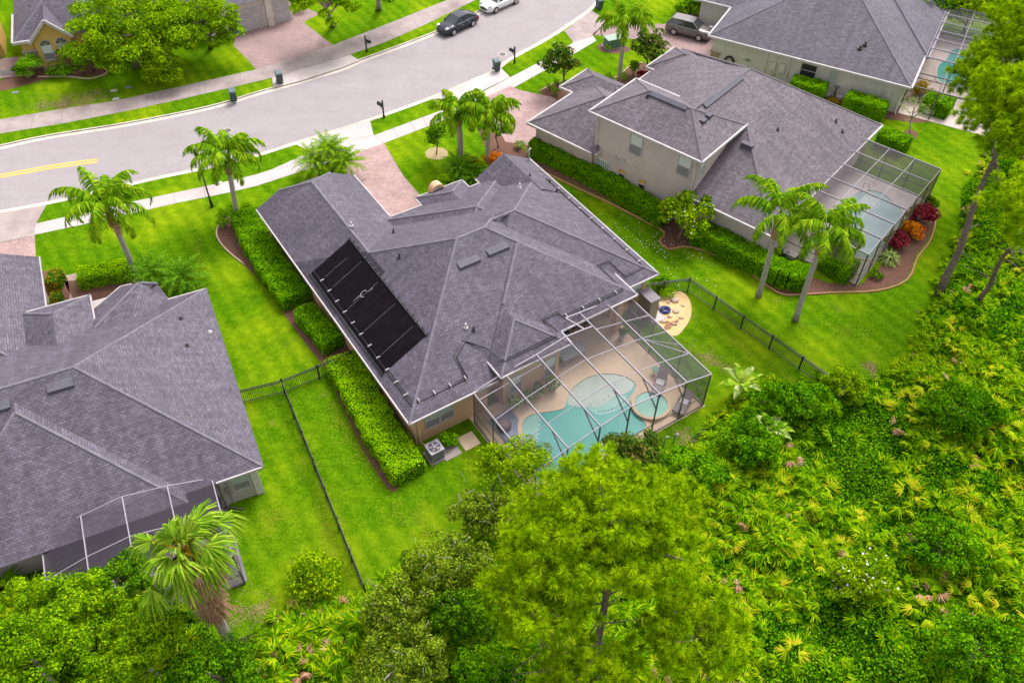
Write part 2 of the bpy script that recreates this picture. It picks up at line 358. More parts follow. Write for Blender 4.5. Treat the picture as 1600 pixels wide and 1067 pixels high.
        if uv:
            ul = me.uv_layers.new(name='UVMap').data
            for p in me.polygons:
                n = p.normal; h = Vector((0, 0, 1)).cross(n)
                if h.length < .02:
                    a = s.fr.a if s.fr else 0; h = Vector((cos(a), sin(a), 0)); u_ = Vector((-sin(a), cos(a), 0))
                else: h.normalize(); u_ = n.cross(h)
                for li in p.loop_indices:
                    c = Vector(s.v[me.loops[li].vertex_index]); ul[li].uv = (c.dot(h), c.dot(u_))
        o = bpy.data.objects.new(name, me); COL.objects.link(o)
        if parent is not None: o.parent = parent
        if bevel:
            b = o.modifiers.new('bevel', 'BEVEL'); b.width = bevel; b.segments = 2; b.limit_method = 'ANGLE'
        return o
def copy_tree(o, parent=None):
    c = o.copy(); COL.objects.link(c); c.parent = parent
    for ch in list(o.children): copy_tree(ch, c)
    return c
def npmesh(name, verts, quads, mats, parent=None, midx=None, org=None):
    """verts (N,3), quads (M,4) numpy -> one mesh object"""
    me = bpy.data.meshes.new(name); og = np.array(origin_of(parent)) if org is None else np.array(org)
    verts = (verts - og).astype(np.float32); nv, nf = len(verts), len(quads)
    me.vertices.add(nv); me.vertices.foreach_set('co', verts.ravel())
    k = quads.shape[1]
    me.loops.add(nf * k); me.loops.foreach_set('vertex_index', quads.astype(np.int32).ravel())
    me.polygons.add(nf); me.polygons.foreach_set('loop_start', np.arange(0, nf * k, k, dtype=np.int32))
    try: me.polygons.foreach_set('loop_total', np.full(nf, k, dtype=np.int32))
    except Exception: pass
    mats = mats if isinstance(mats, (list, tuple)) else [mats]
    for m in mats: me.materials.append(m)
    if midx is not None: me.polygons.foreach_set('material_index', midx.astype(np.int32))
    me.update(calc_edges=True)
    o = bpy.data.objects.new(name, me); COL.objects.link(o)
    if parent is not None: o.parent = parent
    return o
def unit(a): return a / (np.linalg.norm(a, axis=-1, keepdims=True) + 1e-9)
def leaves(cen, nrm, size, asp=.55, tilt=.8, rg=RG):
    """diamond leaves at `cen`, facing about `nrm`; returns verts, quads"""
    n = len(cen); nn = unit(nrm + rg.normal(0, tilt, (n, 3)))
    a = unit(np.cross(nn, rg.normal(0, 1, (n, 3)))); b = np.cross(nn, a)
    s = (size * rg.uniform(.6, 1.35, n))[:, None]
    fold = nn * s * .12
    v = np.stack([cen - a * s * .5, cen - b * s * asp * .5 + fold, cen + a * s * .5, cen + b * s * asp * .5 + fold], 1).reshape(-1, 3)
    return v, np.arange(4 * n).reshape(-1, 4)
def join_np(parts):
    vs = []; qs = []; ms = []; o = 0
    for i, p in enumerate(parts):
        v, q = p[0], p[1]; m = p[2] if len(p) > 2 else 0
        vs.append(v); qs.append(q + o); ms.append(np.full(len(q), m)); o += len(v)
    return np.concatenate(vs), np.concatenate(qs), np.concatenate(ms)
def lit(parts, name, mats, parent): v, q, m = join_np(parts); return npmesh(name, v, q, mats, parent, m)

# ------------------------------------------------------------------ ground, road, pavements
def smooth_line(pts, k=4):
    out = []; n = len(pts)
    for i in range(n - 1):
        p0, p1, p2, p3 = (np.array(pts[max(0, min(n - 1, j))], float) for j in (i - 1, i, i + 1, i + 2))
        for j in range(k):
            t = j / k; out.append(tuple(.5 * ((2 * p1) + (-p0 + p2) * t + (2 * p0 - 5 * p1 + 4 * p2 - p3) * t * t + (-p0 + 3 * p1 - 3 * p2 + p3) * t ** 3)))
    out.append(tuple(pts[-1])); return out
def W(pts): return [tuple(P(x, y))[:2] for x, y in pts]
def extend(pts, a=40, b=60):
    p = [Vector(q) for q in pts]
    s = p[0] + (p[0] - p[1]).normalized() * a; e = p[-1] + (p[-1] - p[-2]).normalized() * b
    return [tuple(s)] + [tuple(q) for q in p] + [tuple(e)]
near = extend(smooth_line(W([(0, 332), (75, 318), (160, 299), (250, 278), (342, 259), (400, 244), (470, 222), (578, 188), (655, 161), (700, 143), (770, 113), (800, 92), (860, 59), (905, 29), (925, 14), (938, 0)])))
far = extend(smooth_line(W([(0, 228), (75, 212), (200, 192), (325, 167), (400, 145), (460, 128), (532, 107), (562, 94), (620, 73), (687, 47), (750, 17), (785, 0)])), 40, 60)
def sheet(name, poly, z, mat, a=0, kind='structure'):
    fr = Fr(a); m = MB(fr); m.face([(*fr.inv(p), z) for p in poly]); o = m.build(name, mat)
    bpy_tri(o); o['kind'] = kind; return o
def bpy_tri(o):
    import bmesh
    bm = bmesh.new(); bm.from_mesh(o.data)
    bmesh.ops.triangulate(bm, faces=[f for f in bm.faces if len(f.verts) > 4])
    for f in bm.faces:
        if len(bm.faces) < 400 and abs(f.normal.z) > .99 and f.normal.z < 0 and o.name.startswith(FLIP): f.normal_flip()
    bm.to_mesh(o.data); bm.free()
FLIP = ('ground', 'road', 'lawn', 'pavement', 'driveway', 'garden_bed', 'patio', 'footpath', 'forest_floor', 'sand', 'gravel', 'mulch', 'soil')
def slab(name, poly, z0, z1, mat, a=0):
    fr = Fr(a); m = MB(fr); m.prism([fr.inv(p) for p in poly], z0, z1); o = m.build(name, mat); bpy_tri(o); o['kind'] = 'structure'; return o
g = MB(); g.face([(-350, -200, -.14), (350, -200, -.14), (350, 500, -.14), (-350, 500, -.14)]); g.build('ground', GRASS)['kind'] = 'structure'
road = near + far[::-1]
sheet('road', road, -.10, ROAD, 20)
# kerbs: concrete gutter and low kerb
def strip(line, wd, side):
    out = []
    for i, p in enumerate(line):
        a = Vector(line[max(i - 1, 0)]); b = Vector(line[min(i + 1, len(line) - 1)]); d = (b - a).normalized(); nrm = Vector((-d.y, d.x)) * side
        out.append(tuple(Vector(p) + nrm * wd))
    return out
lawn_n = near + [(300, 460), (345, -190), (-345, -190), (-345, near[0][1])]
slab('lawn', lawn_n, -.13, 0, GRASS)
lawn_f = far + [(300, 495), (-345, 495), (-345, far[0][1])]
slab('lawn', lawn_f, -.13, 0, GRASS)
for nm, ln, sd in (('kerb', near, 1), ('kerb', far, -1)):
    a = strip(ln, .42, sd); b = strip(ln, -.16, sd)
    m = MB(); n = len(ln)
    for i in range(n - 1):
        q0, q1 = ln[i], ln[i + 1]
        if sd > 0: pass
        m.faces([(*a[i], -.096), (*a[i + 1], -.096), (*q1, -.07), (*q0, -.07), (*q1, .006), (*q0, .006), (*b[i + 1], .006), (*b[i], .006)],
                [(0, 1, 2, 3), (3, 2, 4, 5), (5, 4, 6, 7)])
    m.build(nm, KERB)['kind'] = 'structure'
def walk(name, px, mat, z=.008, a=25): return sheet(name, W(px), z, mat, a)
def joints(a, b, n, z=.013):          # expansion joints across a strip
    pass
walk('pavement', [(-160, 228), (0, 187), (110, 168), (175, 159), (275, 137), (400, 109), (520, 71), (610, 36), (700, 0), (760, -28), (830, -28), (742, 1), (660, 41), (600, 67), (547, 86), (425, 122), (362, 137), (275, 157), (187, 176), (100, 193), (0, 209), (-160, 250)], WALKD)
walk('pavement', [(54, 350), (218, 313), (294, 297), (345, 286), (348, 303), (278, 317), (125, 352), (54, 367)], WALKM)
walk('pavement', [(345, 286), (400, 273), (425, 265), (480, 240), (584, 212), (692, 172), (760, 141), (800, 120), (857, 90), (896, 67), (925, 55), (932, 64), (900, 83), (857, 107), (800, 139), (740, 170), (652, 204), (600, 224), (520, 252), (400, 291), (348, 303)], WALK)
# joints in the pavements
jm = MB()
def jline(p, q, wd=.035, z=.0165, m=jm):
    a, b = P(*p), P(*q); d = (b - a).normalized(); n = Vector((-d.y, d.x, 0)) * wd / 2
    m.faces([(a + n)[:2] + (z,), (a - n)[:2] + (z,), (b - n)[:2] + (z,), (b + n)[:2] + (z,)], [(0, 1, 2, 3)])
for x0, y0, x1, y1 in ((20, 184, 8, 208), (53, 178, 48, 200), (98, 170, 95, 194), (140, 165, 142, 186), (185, 156, 188, 176), (230, 147, 228, 167), (268, 139, 268, 158), (320, 127, 322, 147), (375, 115, 377, 134), (560, 56, 575, 76), (600, 40, 617, 61), (640, 24, 655, 45), (680, 8, 697, 24),
                       (271, 303, 274, 318), (318, 292, 322, 308), (365, 281, 368, 298), (545, 222, 560, 240), (614, 200, 622, 215), (640, 190, 650, 205), (660, 183, 668, 198), (700, 168, 712, 183), (820, 110, 832, 122), (850, 93, 862, 105), (118, 336, 122, 353)):
    jline((x0, y0), (x1, y1))
jline((470, 238), (582, 212)); jline((584, 212), (600, 224)); jline((430, 265), (520, 240)); jline((425, 122), (427, 138)); jline((430, 121), (547, 86), .05)
jm.build('pavement_joints', plain('joint_line', (.25, .21, .20)))['kind'] = 'structure'
# driveways: concrete aprons (z .012) and paved drives (z .012)
walk('driveway_apron', [(462, 226), (578, 189), (584, 212), (484, 246), (492, 240)], WALK, .012)
walk('driveway_apron', [(676, 155), (770, 115), (783, 107), (797, 121), (692, 172)], WALK, .012)
walk('driveway_apron', [(882, 49), (924, 17), (950, 33), (925, 58), (896, 67)], WALKD, .012)
walk('driveway_apron', [(-160, 366), (0, 333), (73, 320), (56, 350), (54, 368), (-160, 412)], WALKD, .012)
walk('driveway_apron', [(427, 138), (470, 127), (532, 107), (562, 95), (547, 86), (425, 122)], WALKM, .012)
D1, D2 = Fr(33.88), Fr(50.5)
sheet('driveway', [tuple(D1(*p))[:2] for p in ((19.2, 44), (24.1, 44.2), (24.35, 52.5)) ] + W([(600, 224), (540, 245)]) + [tuple(D1(19.0, 52))[:2]], .012, PAVER, 34)
walk('driveway', [(747, 157), (797, 135), (815, 142), (862, 152), (900, 175), (830, 228), (790, 222), (775, 195), (766, 170)], PAVER, .012, 20)
walk('driveway', [(925, 55), (950, 33), (1000, 38), (1045, 38), (1110, 48), (1140, 60), (1160, 120), (1085, 86), (1043, 78), (1015, 65), (960, 58)], PAVERD, .012, 30)
walk('driveway', [(-160, 412), (0, 380), (54, 368), (56, 400), (56, 520), (-160, 560)], PAVER, .012)
walk('driveway', [(400, 109), (520, 71), (474, 35), (500, 22), (470, 10), (458, 26), (440, 33), (368, 54), (365, 72), (385, 92)], PAVERD, .012)
walk('footpath', [(100, 432), (124, 425), (130, 475), (106, 475)], PAVER, .008)
walk('footpath', [(0, 92), (38, 88), (50, 118), (0, 123)], PAVERD, .016)
# yellow centre line and manholes
sheet('road_marking', W([(-40, 277.5), (0, 270.5), (80, 256), (150, 246.5), (151, 249), (80, 258.6), (0, 273), (-40, 280)]), -.094, YELP)
sheet('road_marking', W([(-40, 281.5), (0, 274.5), (80, 260), (151, 250.5), (152, 253), (80, 262.6), (0, 277), (-40, 284)]), -.094, YELP)
for i, (x, y) in enumerate(((355, 203), (785, 84))):
    c = P(x, y); t = thing('manhole_cover', ('round iron manhole cover in the road above the left palms', 'round iron manhole cover in the road near the kerbside bin and mailbox')[i], 'manhole cover', (c.x, c.y, -.1), 'manhole covers in the road')
    m = MB(); m.tube([(c.x, c.y, -.098), (c.x, c.y, -.088)], .42, 20); m.build('rim', KERB, t)
    m = MB(); m.tube([(c.x, c.y, -.096), (c.x, c.y, -.085)], .33, 20); m.build('cover', plain('iron_cover', (.10, .085, .09), (.16, .14, .14), .7, scale=9), t)
# tyre-worn and oil tracks stay in the road material; garden beds
def bed(px, mat=MULCH, z=.008, k=3): return sheet('garden_bed', smooth_line(W(px + [px[0]]), k)[:-1], z, mat)
BEDS = {}
bed([(343, 350), (338, 372), (355, 392), (380, 412), (420, 455), (450, 500), (480, 540), (500, 565), (508, 575), (560, 690), (600, 755), (620, 765), (635, 700), (560, 560), (480, 400), (440, 345), (415, 325), (375, 335)])
bed([(820, 225), (835, 258), (900, 290), (960, 318), (1010, 345), (1040, 362), (1032, 378), (1050, 388), (1080, 384), (1150, 410), (1215, 455), (1260, 462), (1300, 455), (1370, 452), (1415, 435), (1430, 400), (1452, 370), (1462, 320), (1440, 310), (1345, 445), (1180, 390), (1060, 320), (960, 285), (850, 225)])
bed([(745, 200), (790, 215), (815, 232), (830, 250), (800, 262), (760, 258), (760, 235)], z=.010)
bed([(843, 142), (870, 132), (905, 135), (935, 123), (960, 127), (985, 105), (1000, 98), (1020, 108), (990, 130), (940, 135), (870, 160)], z=.010)
bed([(933, 72), (950, 64), (975, 70), (985, 80), (960, 84), (938, 80)], z=.010)
bed([(100, 440), (205, 430), (215, 445), (130, 475)], z=.010)
bed([(60, 425), (100, 425), (108, 470), (80, 470)], z=.010)
bed([(1185, 95), (1240, 125), (1300, 155), (1345, 180), (1400, 188), (1430, 192), (1510, 186), (1520, 170), (1480, 155), (1400, 165), (1300, 130), (1180, 85)], z=.010)
bed([(1408, 208), (1420, 203), (1434, 208), (1430, 217), (1415, 218)], z=.012)
bed([(1050, 30), (1075, 25), (1110, 20), (1120, 22), (1100, 42), (1075, 48), (1055, 44)], z=.010)
bed([(80, 122), (115, 120), (150, 118), (168, 115), (160, 105), (120, 98), (60, 105), (30, 110), (0, 128), (0, 142), (30, 136)], z=.010)
for x, y, r in ((682, 240, 1.0),):
    c = P(x, y); sheet('mulch_ring', [(c.x + r * cos(a) * rnd.uniform(.93, 1.07), c.y + r * .9 * sin(a)) for a in np.linspace(0, 2 * pi, 20)[:-1]], .008, m_ground('mulch_ring', (.22, .17, .08), (.38, .30, .16), (.50, .42, .27), 9))
bed([(1022, 468), (1042, 458), (1065, 456), (1078, 470), (1080, 492), (1070, 512), (1052, 525), (1020, 500)], GRAVEL, .009)
# forest floor
def straw(name, label, spots, seed, mat, dens=170):
    rg = np.random.default_rng(seed); V = []
    for x, y, a, b, r_ in spots:
        c = P(x, y); n = int(a * b * 3.14 * dens); q = rg.normal(0, .42, (n, 2)) * np.array([a, b]); t_ = radians(r_)
        k = np.sin(q[:, 0] * 3.3 + x) + np.cos(q[:, 1] * 4.1 + y) + rg.normal(0, .8, n); q = q[k > -.4]
        q = np.stack([c.x + q[:, 0] * cos(t_) - q[:, 1] * sin(t_), c.y + q[:, 0] * sin(t_) + q[:, 1] * cos(t_)], 1)
        V.append(np.column_stack([q, rg.uniform(.012, .035, len(q))]))
    V = np.concatenate(V); v, f = leaves(V, np.tile([0, 0, 1.], (len(V), 1)), .085, .5, .25, rg); return tag(npmesh(name, v, f, mat), label, 'dry grass', kind='stuff')
FOREST = [(1660, 130), (1600, 205), (1560, 262), (1528, 300), (1515, 362), (1490, 436), (1456, 500), (1436, 556), (1390, 600), (1300, 600), (1240, 610), (1150, 612), (1118, 650), (1060, 705), (900, 765), (800, 790), (700, 850), (620, 905), (540, 935), (470, 950), (400, 985), (350, 1010), (300, 960), (240, 900), (120, 880), (20, 885), (-120, 900), (-200, 1250), (800, 1300), (1900, 1250), (2000, 300)]
sheet('forest_floor', W(FOREST), .006, LITTER)
def edging(px, label, mat, cat='garden edging', r=.075):
    l = smooth_line(W(px), 3); t = MB(); t.tube([(x, y, .05) for x, y in l], r, 6, world=True); return tag(t.build('garden_edging', mat), label, cat)
BRICKE = plain('terracotta_edging', (.50, .24, .13), (.36, .17, .10), scale=8); STONEE = plain('pale_edging_stones', (.62, .44, .32), (.40, .28, .20), scale=8)
edging([(826, 250), (835, 262), (900, 294), (960, 322), (1010, 348), (1038, 364), (1031, 378), (1046, 390), (1080, 387), (1150, 413), (1213, 457), (1245, 461), (1300, 458), (1370, 455), (1417, 438), (1433, 403), (1455, 372), (1464, 322), (1455, 310)], 'long terracotta kerb curving round the hedge and pool garden bed', BRICKE)
edging([(415, 324), (375, 334), (350, 346), (340, 358), (340, 372), (355, 392), (382, 414)], 'scalloped stone edging round the bed of the lamp post palm', STONEE)
edging([(843, 144), (866, 131), (892, 128), (930, 122), (958, 124), (975, 112), (985, 104), (1003, 99)], 'pale kerb winding in front of the two storey house beds', STONEE)
edging([(60, 121), (85, 121), (110, 121), (140, 124), (160, 119), (168, 113), (160, 105)], 'pale curved kerb beside the yellow house bed', STONEE)

# ------------------------------------------------------------------ houses
def clip_poly(poly, clip):
    if not clip: return poly
    u0, u1, v0, v1 = clip
    for ax, lim, sg in ((0, u0, 1), (0, u1, -1), (1, v0, 1), (1, v1, -1)):
        if lim is None: continue
        out = []; n = len(poly)
        for i in range(n):
            a, b = poly[i], poly[(i + 1) % n]; da = (a[ax] - lim) * sg; db = (b[ax] - lim) * sg
            if da >= 0: out.append(a)
            if da * db < 0:
                t = da / (da - db); out.append(tuple(a[k] + (b[k] - a[k]) * t for k in range(3)))
        poly = out
        if len(poly) < 3: return []
    return poly
def hip(mb, cap, u0, u1, v0, v1, e, s, clip=None, gable=(), jerk=None, caps=True):
    """hip roof over a rectangle; gable = sides ('v0','v1','u0','u1') that stay upright"""
    du, dv = u1 - u0, v1 - v0
    if du <= dv:
        h = du / 2; z = e + s * h; um = (u0 + u1) / 2
        a = (um, v0 if 'v0' in gable else v0 + h, z); b = (um, v1 if 'v1' in gable else v1 - h, z)
        F = [[(u0, v1, e), (u0, v0, e), a, b], [(u1, v0, e), (u1, v1, e), b, a]]
        if 'v0' not in gable: F.append([(u0, v0, e), (u1, v0, e), a])
        if 'v1' not in gable: F.append([(u1, v1, e), (u0, v1, e), b])
    else:
        h = dv / 2; z = e + s * h; vm = (v0 + v1) / 2
        a = (u0 if 'u0' in gable else u0 + h, vm, z); b = (u1 if 'u1' in gable else u1 - h, vm, z)
        F = [[(u0, v0, e), (u1, v0, e), b, a], [(u1, v1, e), (u0, v1, e), a, b]]
        if 'u0' not in gable: F.append([(u0, v1, e), (u0, v0, e), a])
        if 'u1' not in gable: F.append([(u1, v0, e), (u1, v1, e), b])
    for f in F:
        q = clip_poly(f, clip)
        if len(q) >= 3: mb.face(q)
    R = [(a, b)]
    if du <= dv:
        if 'v0' not in gable: R += [((u0, v0, e), a), ((u1, v0, e), a)]
        if 'v1' not in gable: R += [((u0, v1, e), b), ((u1, v1, e), b)]
    else:
        if 'u0' not in gable: R += [((u0, v0, e), a), ((u0, v1, e), a)]
        if 'u1' not in gable: R += [((u1, v0, e), b), ((u1, v1, e), b)]
    if caps:
        for p, q in R:
            if clip:
                t = clip_poly([p, q, q], clip)
                if len(t) < 2: continue
                p, q = min(t, key=lambda x: x[2]), max(t, key=lambda x: x[2])
            capline(cap, p, q)
def capline(cap, p, q):
    if (Vector(p) - Vector(q)).length > .3:
        cap.tube([(p[0], p[1], p[2] - .055), (q[0], q[1], q[2] - .055)], .115, 6, cap=True, smooth=False)
def gutter(mb, pts, z, wd=.085, ht=.13):
    mb.runs = getattr(mb, 'runs', []) + [len(mb.f)]
    for a, b in zip(pts[:-1], pts[1:]):
        mb.bar((a[0], a[1], z - .05), (b[0], b[1], z - .05), wd, ht)
def soffit(mb, rects, z):
    for i, (a, b, c, d) in enumerate(rects): mb.box(a, b, c, d, z - .12 - .003 * i, z - .05 - .003 * i)
def window(root, fr, c, ax, nr, z0, z1, wd, lower=SCRNW, upper=BLINDP, rail=.5, frame=WHITE, sill=False, label=None, twin=False):
    """c: centre on the wall (u,v); ax: along the wall; nr: outward"""
    def q(a, d, z): return (c[0] + ax[0] * a + nr[0] * d, c[1] + ax[1] * a + nr[1] * d, z)
    def slab_(m, a0, a1, zz0, zz1, d0, d1):
        m.faces([q(a0, d0, zz0), q(a1, d0, zz0), q(a1, d1, zz0), q(a0, d1, zz0), q(a0, d0, zz1), q(a1, d0, zz1), q(a1, d1, zz1), q(a0, d1, zz1)],
                [(0, 3, 2, 1), (4, 5, 6, 7), (0, 1, 5, 4), (1, 2, 6, 5), (2, 3, 7, 6), (3, 0, 4, 7)])
    m = MB(fr); h = wd / 2; t = .07; zr = z0 + (z1 - z0) * rail
    slab_(m, -h, -h + t, z0, z1, -.02, .06); slab_(m, h - t, h, z0, z1, -.02, .06)
    slab_(m, -h + t, h - t, z0, z0 + t, -.02, .058); slab_(m, -h + t, h - t, z1 - t, z1, -.02, .058)
    if upper is not None: slab_(m, -h + t, h - t, zr - .03, zr + .03, -.02, .05)
    if twin: slab_(m, -.06, .06, z0 + t, z1 - t, -.02, .062)
    if sill: slab_(m, -h - .08, h + .08, z0 - .10, z0 - .003, -.02, .10)
    w_ = m.build('window', frame, root)
    if label: w_['label'] = label
    m = MB(fr); slab_(m, -h + t - .01, h - t + .01, z0 + t - .01, zr, -.015, .02); m.build('pane', lower, w_)
    m = MB(fr); slab_(m, -h + t - .01, h - t + .01, zr + .002, z1 - t + .01, -.015, .015); m.build('pane', upper or lower, w_)
    return w_
def vent_box(root, fr, u, v, n, zf, L=1.6, wd=.5):
    """low ridge-type vent box lying on a slope; n: down-slope unit vector; zf(u,v): roof height"""
    a = (-n[1], n[0]); m = MB(fr); ps = []
    for (s_, t_, up) in ((-1, 0, .14), (1, 0, .14), (1, 1, .20), (-1, 1, .20)):
        uu = u + a[0] * s_ * L / 2 + n[0] * t_ * wd; vv = v + a[1] * s_ * L / 2 + n[1] * t_ * wd; ps.append((uu, vv, zf(uu, vv) + (0.03 if t_ == 0 else .20)))
    lo = [(p[0], p[1], zf(p[0], p[1]) - .05) for p in ps]
    m.faces(ps + lo, [(0, 1, 2, 3), (0, 4, 5, 1), (1, 5, 6, 2), (2, 6, 7, 3), (3, 7, 4, 0)]); return m.build('roof_vent', VENT, root)
def pipe_vent(root, fr, u, v, z, mat=BLACK, h=.35, r=.06):
    m = MB(fr); m.tube([(u, v, z - .1), (u, v, z + h)], r, 8); m.tube([(u, v, z - .08), (u, v, z + .05)], r * 2.4, 8); return m.build('vent_pipe', mat, root)

# ---- the main house
H1 = Fr(33.88); S1 = .523
mh = thing('house', 'peach single storey house with black pool heating mats on its dark shingle roof', 'house', H1(20, 36, 0), 'houses on the street')
r = MB(H1); c = MB(H1)
hip(r, c, 11.83, 30.07, 27.98, 44.23, 2.9, S1, clip=(None, 17.9, None, None), caps=False)
hip(r, c, 11.83, 30.07, 27.98, 44.23, 2.9, S1, clip=(17.9, 28.9, 28.95, None), caps=False)
for p, q in (((11.83, 27.98, 2.9), (19.95, 36.1, 7.147)), ((19.95, 36.1, 7.147), (22.0, 36.1, 7.147)), ((22.0, 36.1, 7.147), (29.04, 28.95, 3.5)), ((15.7, 40.2, 4.94), (19.95, 36.1, 7.147)), ((22.0, 36.1, 7.147), (23.15, 37.2, 6.56))): capline(c, p, q)
hip(r, c, 17.8, 29.04, 28.85, 40.0, 3.5, S1, clip=(None, None, None, 34.6), caps=False)
capline(c, (20.5, 31.55, 4.92), (23.35, 34.4, 6.41))
hip(r, c, 17.6, 31.99, 30.1, 44.16, 2.9, S1, clip=(23.0, None, None, None), caps=False)
for p, q in (((31.99, 30.1, 2.9), (24.96, 37.13, 6.575)), ((24.96, 37.13, 6.575), (23.1, 37.13, 6.575)), ((24.96, 37.13, 6.575), (29.3, 41.5, 4.3))): capline(c, p, q)
# rear bay
hip(r, c, 17.85, 22.95, 27.65, 40, 3.5, S1 * .97, clip=(None, None, None, 31.6))
# garage wing with a clipped gable
e, s = 2.9, S1; UL, UR, UM, ZR = 11.83, 19.55, 15.69, 2.9 + S1 * 3.86; VJ = 51.0; ZC = 3.85; UC0 = UL + (ZC - e) / s; UC1 = UR - (ZC - e) / s
r.face([(UL, 38, e), (UL, VJ, e), (UC0, VJ, ZC), (UM, 49.2, ZR), (UM, 38, ZR)][::-1]); r.face([(UR, 38, e), (UR, VJ, e), (UC1, VJ, ZC), (UM, 49.2, ZR), (UM, 38, ZR)])
r.face([(UC0, VJ, ZC), (UC1, VJ, ZC), (UM, 49.2, ZR)][::-1])
for p, q in (((UM, 40.2, ZR), (UM, 49.2, ZR)), ((UM, 49.2, ZR), (UC0, VJ, ZC)), ((UM, 49.2, ZR), (UC1, VJ, ZC))): capline(c, p, q)
# front bays
hip(r, c, 18.8, 28.82, 35.0, 45.05, 2.9, .50, clip=(None, None, 38.2, None))
hip(r, c, 22.15, 26.15, 38.0, 46.1, 2.9, .50, clip=(None, None, 41.5, None))
hip(r, c, 27.12, 31.99, 38.0, 45.7, 2.9, S1 * 1.08, gable=('v1',), clip=(None, None, 40.5, None))
ro = r.build('roof', SH, mh)
c.build('ridge_cap', CAP, ro)
gt = MB(H1)
for pts, z in (([(11.79, VJ), (11.79, 27.94), (17.85, 27.94)], 2.9), ([(17.8, 29.3), (17.8, 27.6), (23.0, 27.6), (23.0, 28.8), (29.08, 28.8), (29.08, 31.2)], 3.5), ([(28.9, 30.06), (32.03, 30.06), (32.03, 45.7)], 2.9),
               ([(19.59, 51.0), (19.59, 45.0)], 2.9), ([(18.76, 45.1), (22.1, 45.1)], 2.9), ([(18.76, 45.1), (18.76, 44.9)], 2.9), ([(22.11, 44.7), (22.11, 46.14), (26.19, 46.14), (26.19, 45.1), (28.86, 45.1), (28.86, 44.1)], 2.9), ([(27.08, 45.2), (27.08, 45.7)], 2.9)):
    gutter(gt, pts, z)
gt.build('gutter', WHITE, mh)
sf = MB(H1); soffit(sf, [(11.85, 19.5, 38, 50.95), (11.85, 31.95, 30.2, 44.2), (11.87, 17.8, 28.0, 30.1), (22.2, 26.1, 44, 46), (18.85, 28.8, 44, 45.0), (27.2, 31.9, 44, 45.65)], 2.9); soffit(sf, [(17.88, 22.9, 27.7, 31), (23, 29.0, 28.9, 33)], 3.5)
sf.build('soffit', SOFF, mh)
wl = MB(H1)
wl.prism([(12.3, 28.45), (17.35, 28.45), (17.35, 29.35), (18.3, 29.35), (18.3, 28.15), (22.5, 28.15), (22.5, 33.0), (28.6, 33.0), (28.6, 30.6), (31.5, 30.6), (31.5, 45.2), (27.6, 45.2), (27.6, 44.4), (19.1, 44.4), (19.1, 50.5), (12.3, 50.5)], 0, 2.85)
wl.prism([(18.31, 28.16), (22.49, 28.16), (22.49, 32.99), (28.55, 33.0), (28.55, 35), (18.31, 35)], 2.851, 3.45)
wl.faces([(12.3, 50.49, 2.85), (19.1, 50.49, 2.85), (17.7, 50.49, 3.8), (13.7, 50.49, 3.8)], [(0, 1, 2, 3)]); wl.faces([(27.2, 45.19, 2.85), (31.9, 45.19, 2.85), (29.55, 45.19, 4.2)], [(0, 1, 2)])
wo_ = wl.build('wall', ST_PEACH, mh)
# lanai post, pilaster at the corner, arch at the entry
m = MB(H1); m.box(28.0, 28.5, 29.3, 29.8, 0, 3.44); m.build('porch_post', ST_PEACH, mh)
m = MB(H1); 
A = [(23.9 - .55 * cos(t), 3.0 + .62 * sin(t)) for t in np.linspace(0, pi, 13)]
for k in range(12):
    (x0, z0), (x1, z1) = A[k], A[k + 1]
    m.faces([(x0, 45.7, z0), (x1, 45.7, z1), (x1, 46.3, z1), (x0, 46.3, z0), (x0, 45.7, z0 - .25), (x1, 45.7, z1 - .25), (x1, 46.3, z1 - .25), (x0, 46.3, z0 - .25)], [(0, 1, 2, 3), (3, 2, 6, 7), (0, 4, 5, 1), (4, 7, 6, 5)])
m.build('entry_arch', ST_PEACH, mh)
rear, left = ((1, 0), (0, -1)), ((0, 1), (-1, 0))
window(mh, H1, (14.0, 28.45), *rear, .95, 2.35, 2.0, lower=SCRNW, upper=BLIND, twin=True, sill=False, label='wide white framed rear window next to the air conditioner')
window(mh, H1, (19.2, 28.15), *rear, .75, 2.4, .95, lower=SCRNW, upper=BLINDP); window(mh, H1, (21.75, 28.15), *rear, .75, 2.4, .95, lower=SCRNW, upper=BLINDP)
window(mh, H1, (30.6, 30.6), *rear, .9, 2.4, 1.2, lower=BLIND, upper=BLINDP)
for v in (33.5, 38.2, 44): window(mh, H1, (12.3, v), *left, .95, 2.3, 1.3, lower=SCRNW, upper=BLIND)
m = MB(H1); m.faces([(23.0, 32.98, .02), (28.0, 32.98, .02), (28.0, 32.98, 2.5), (23.0, 32.98, 2.5)], [(0, 1, 2, 3)]); m.bar((25.5, 32.95, 0), (25.5, 32.95, 2.5), .08); m.build('sliding_door', GLASS, mh)
m = MB(H1); m.tube([(12.55, 28.36, 2.75), (12.55, 28.36, .1), (12.7, 28.1, .05)], .05, 6); m.build('downpipe', ST_PEACH, mh)
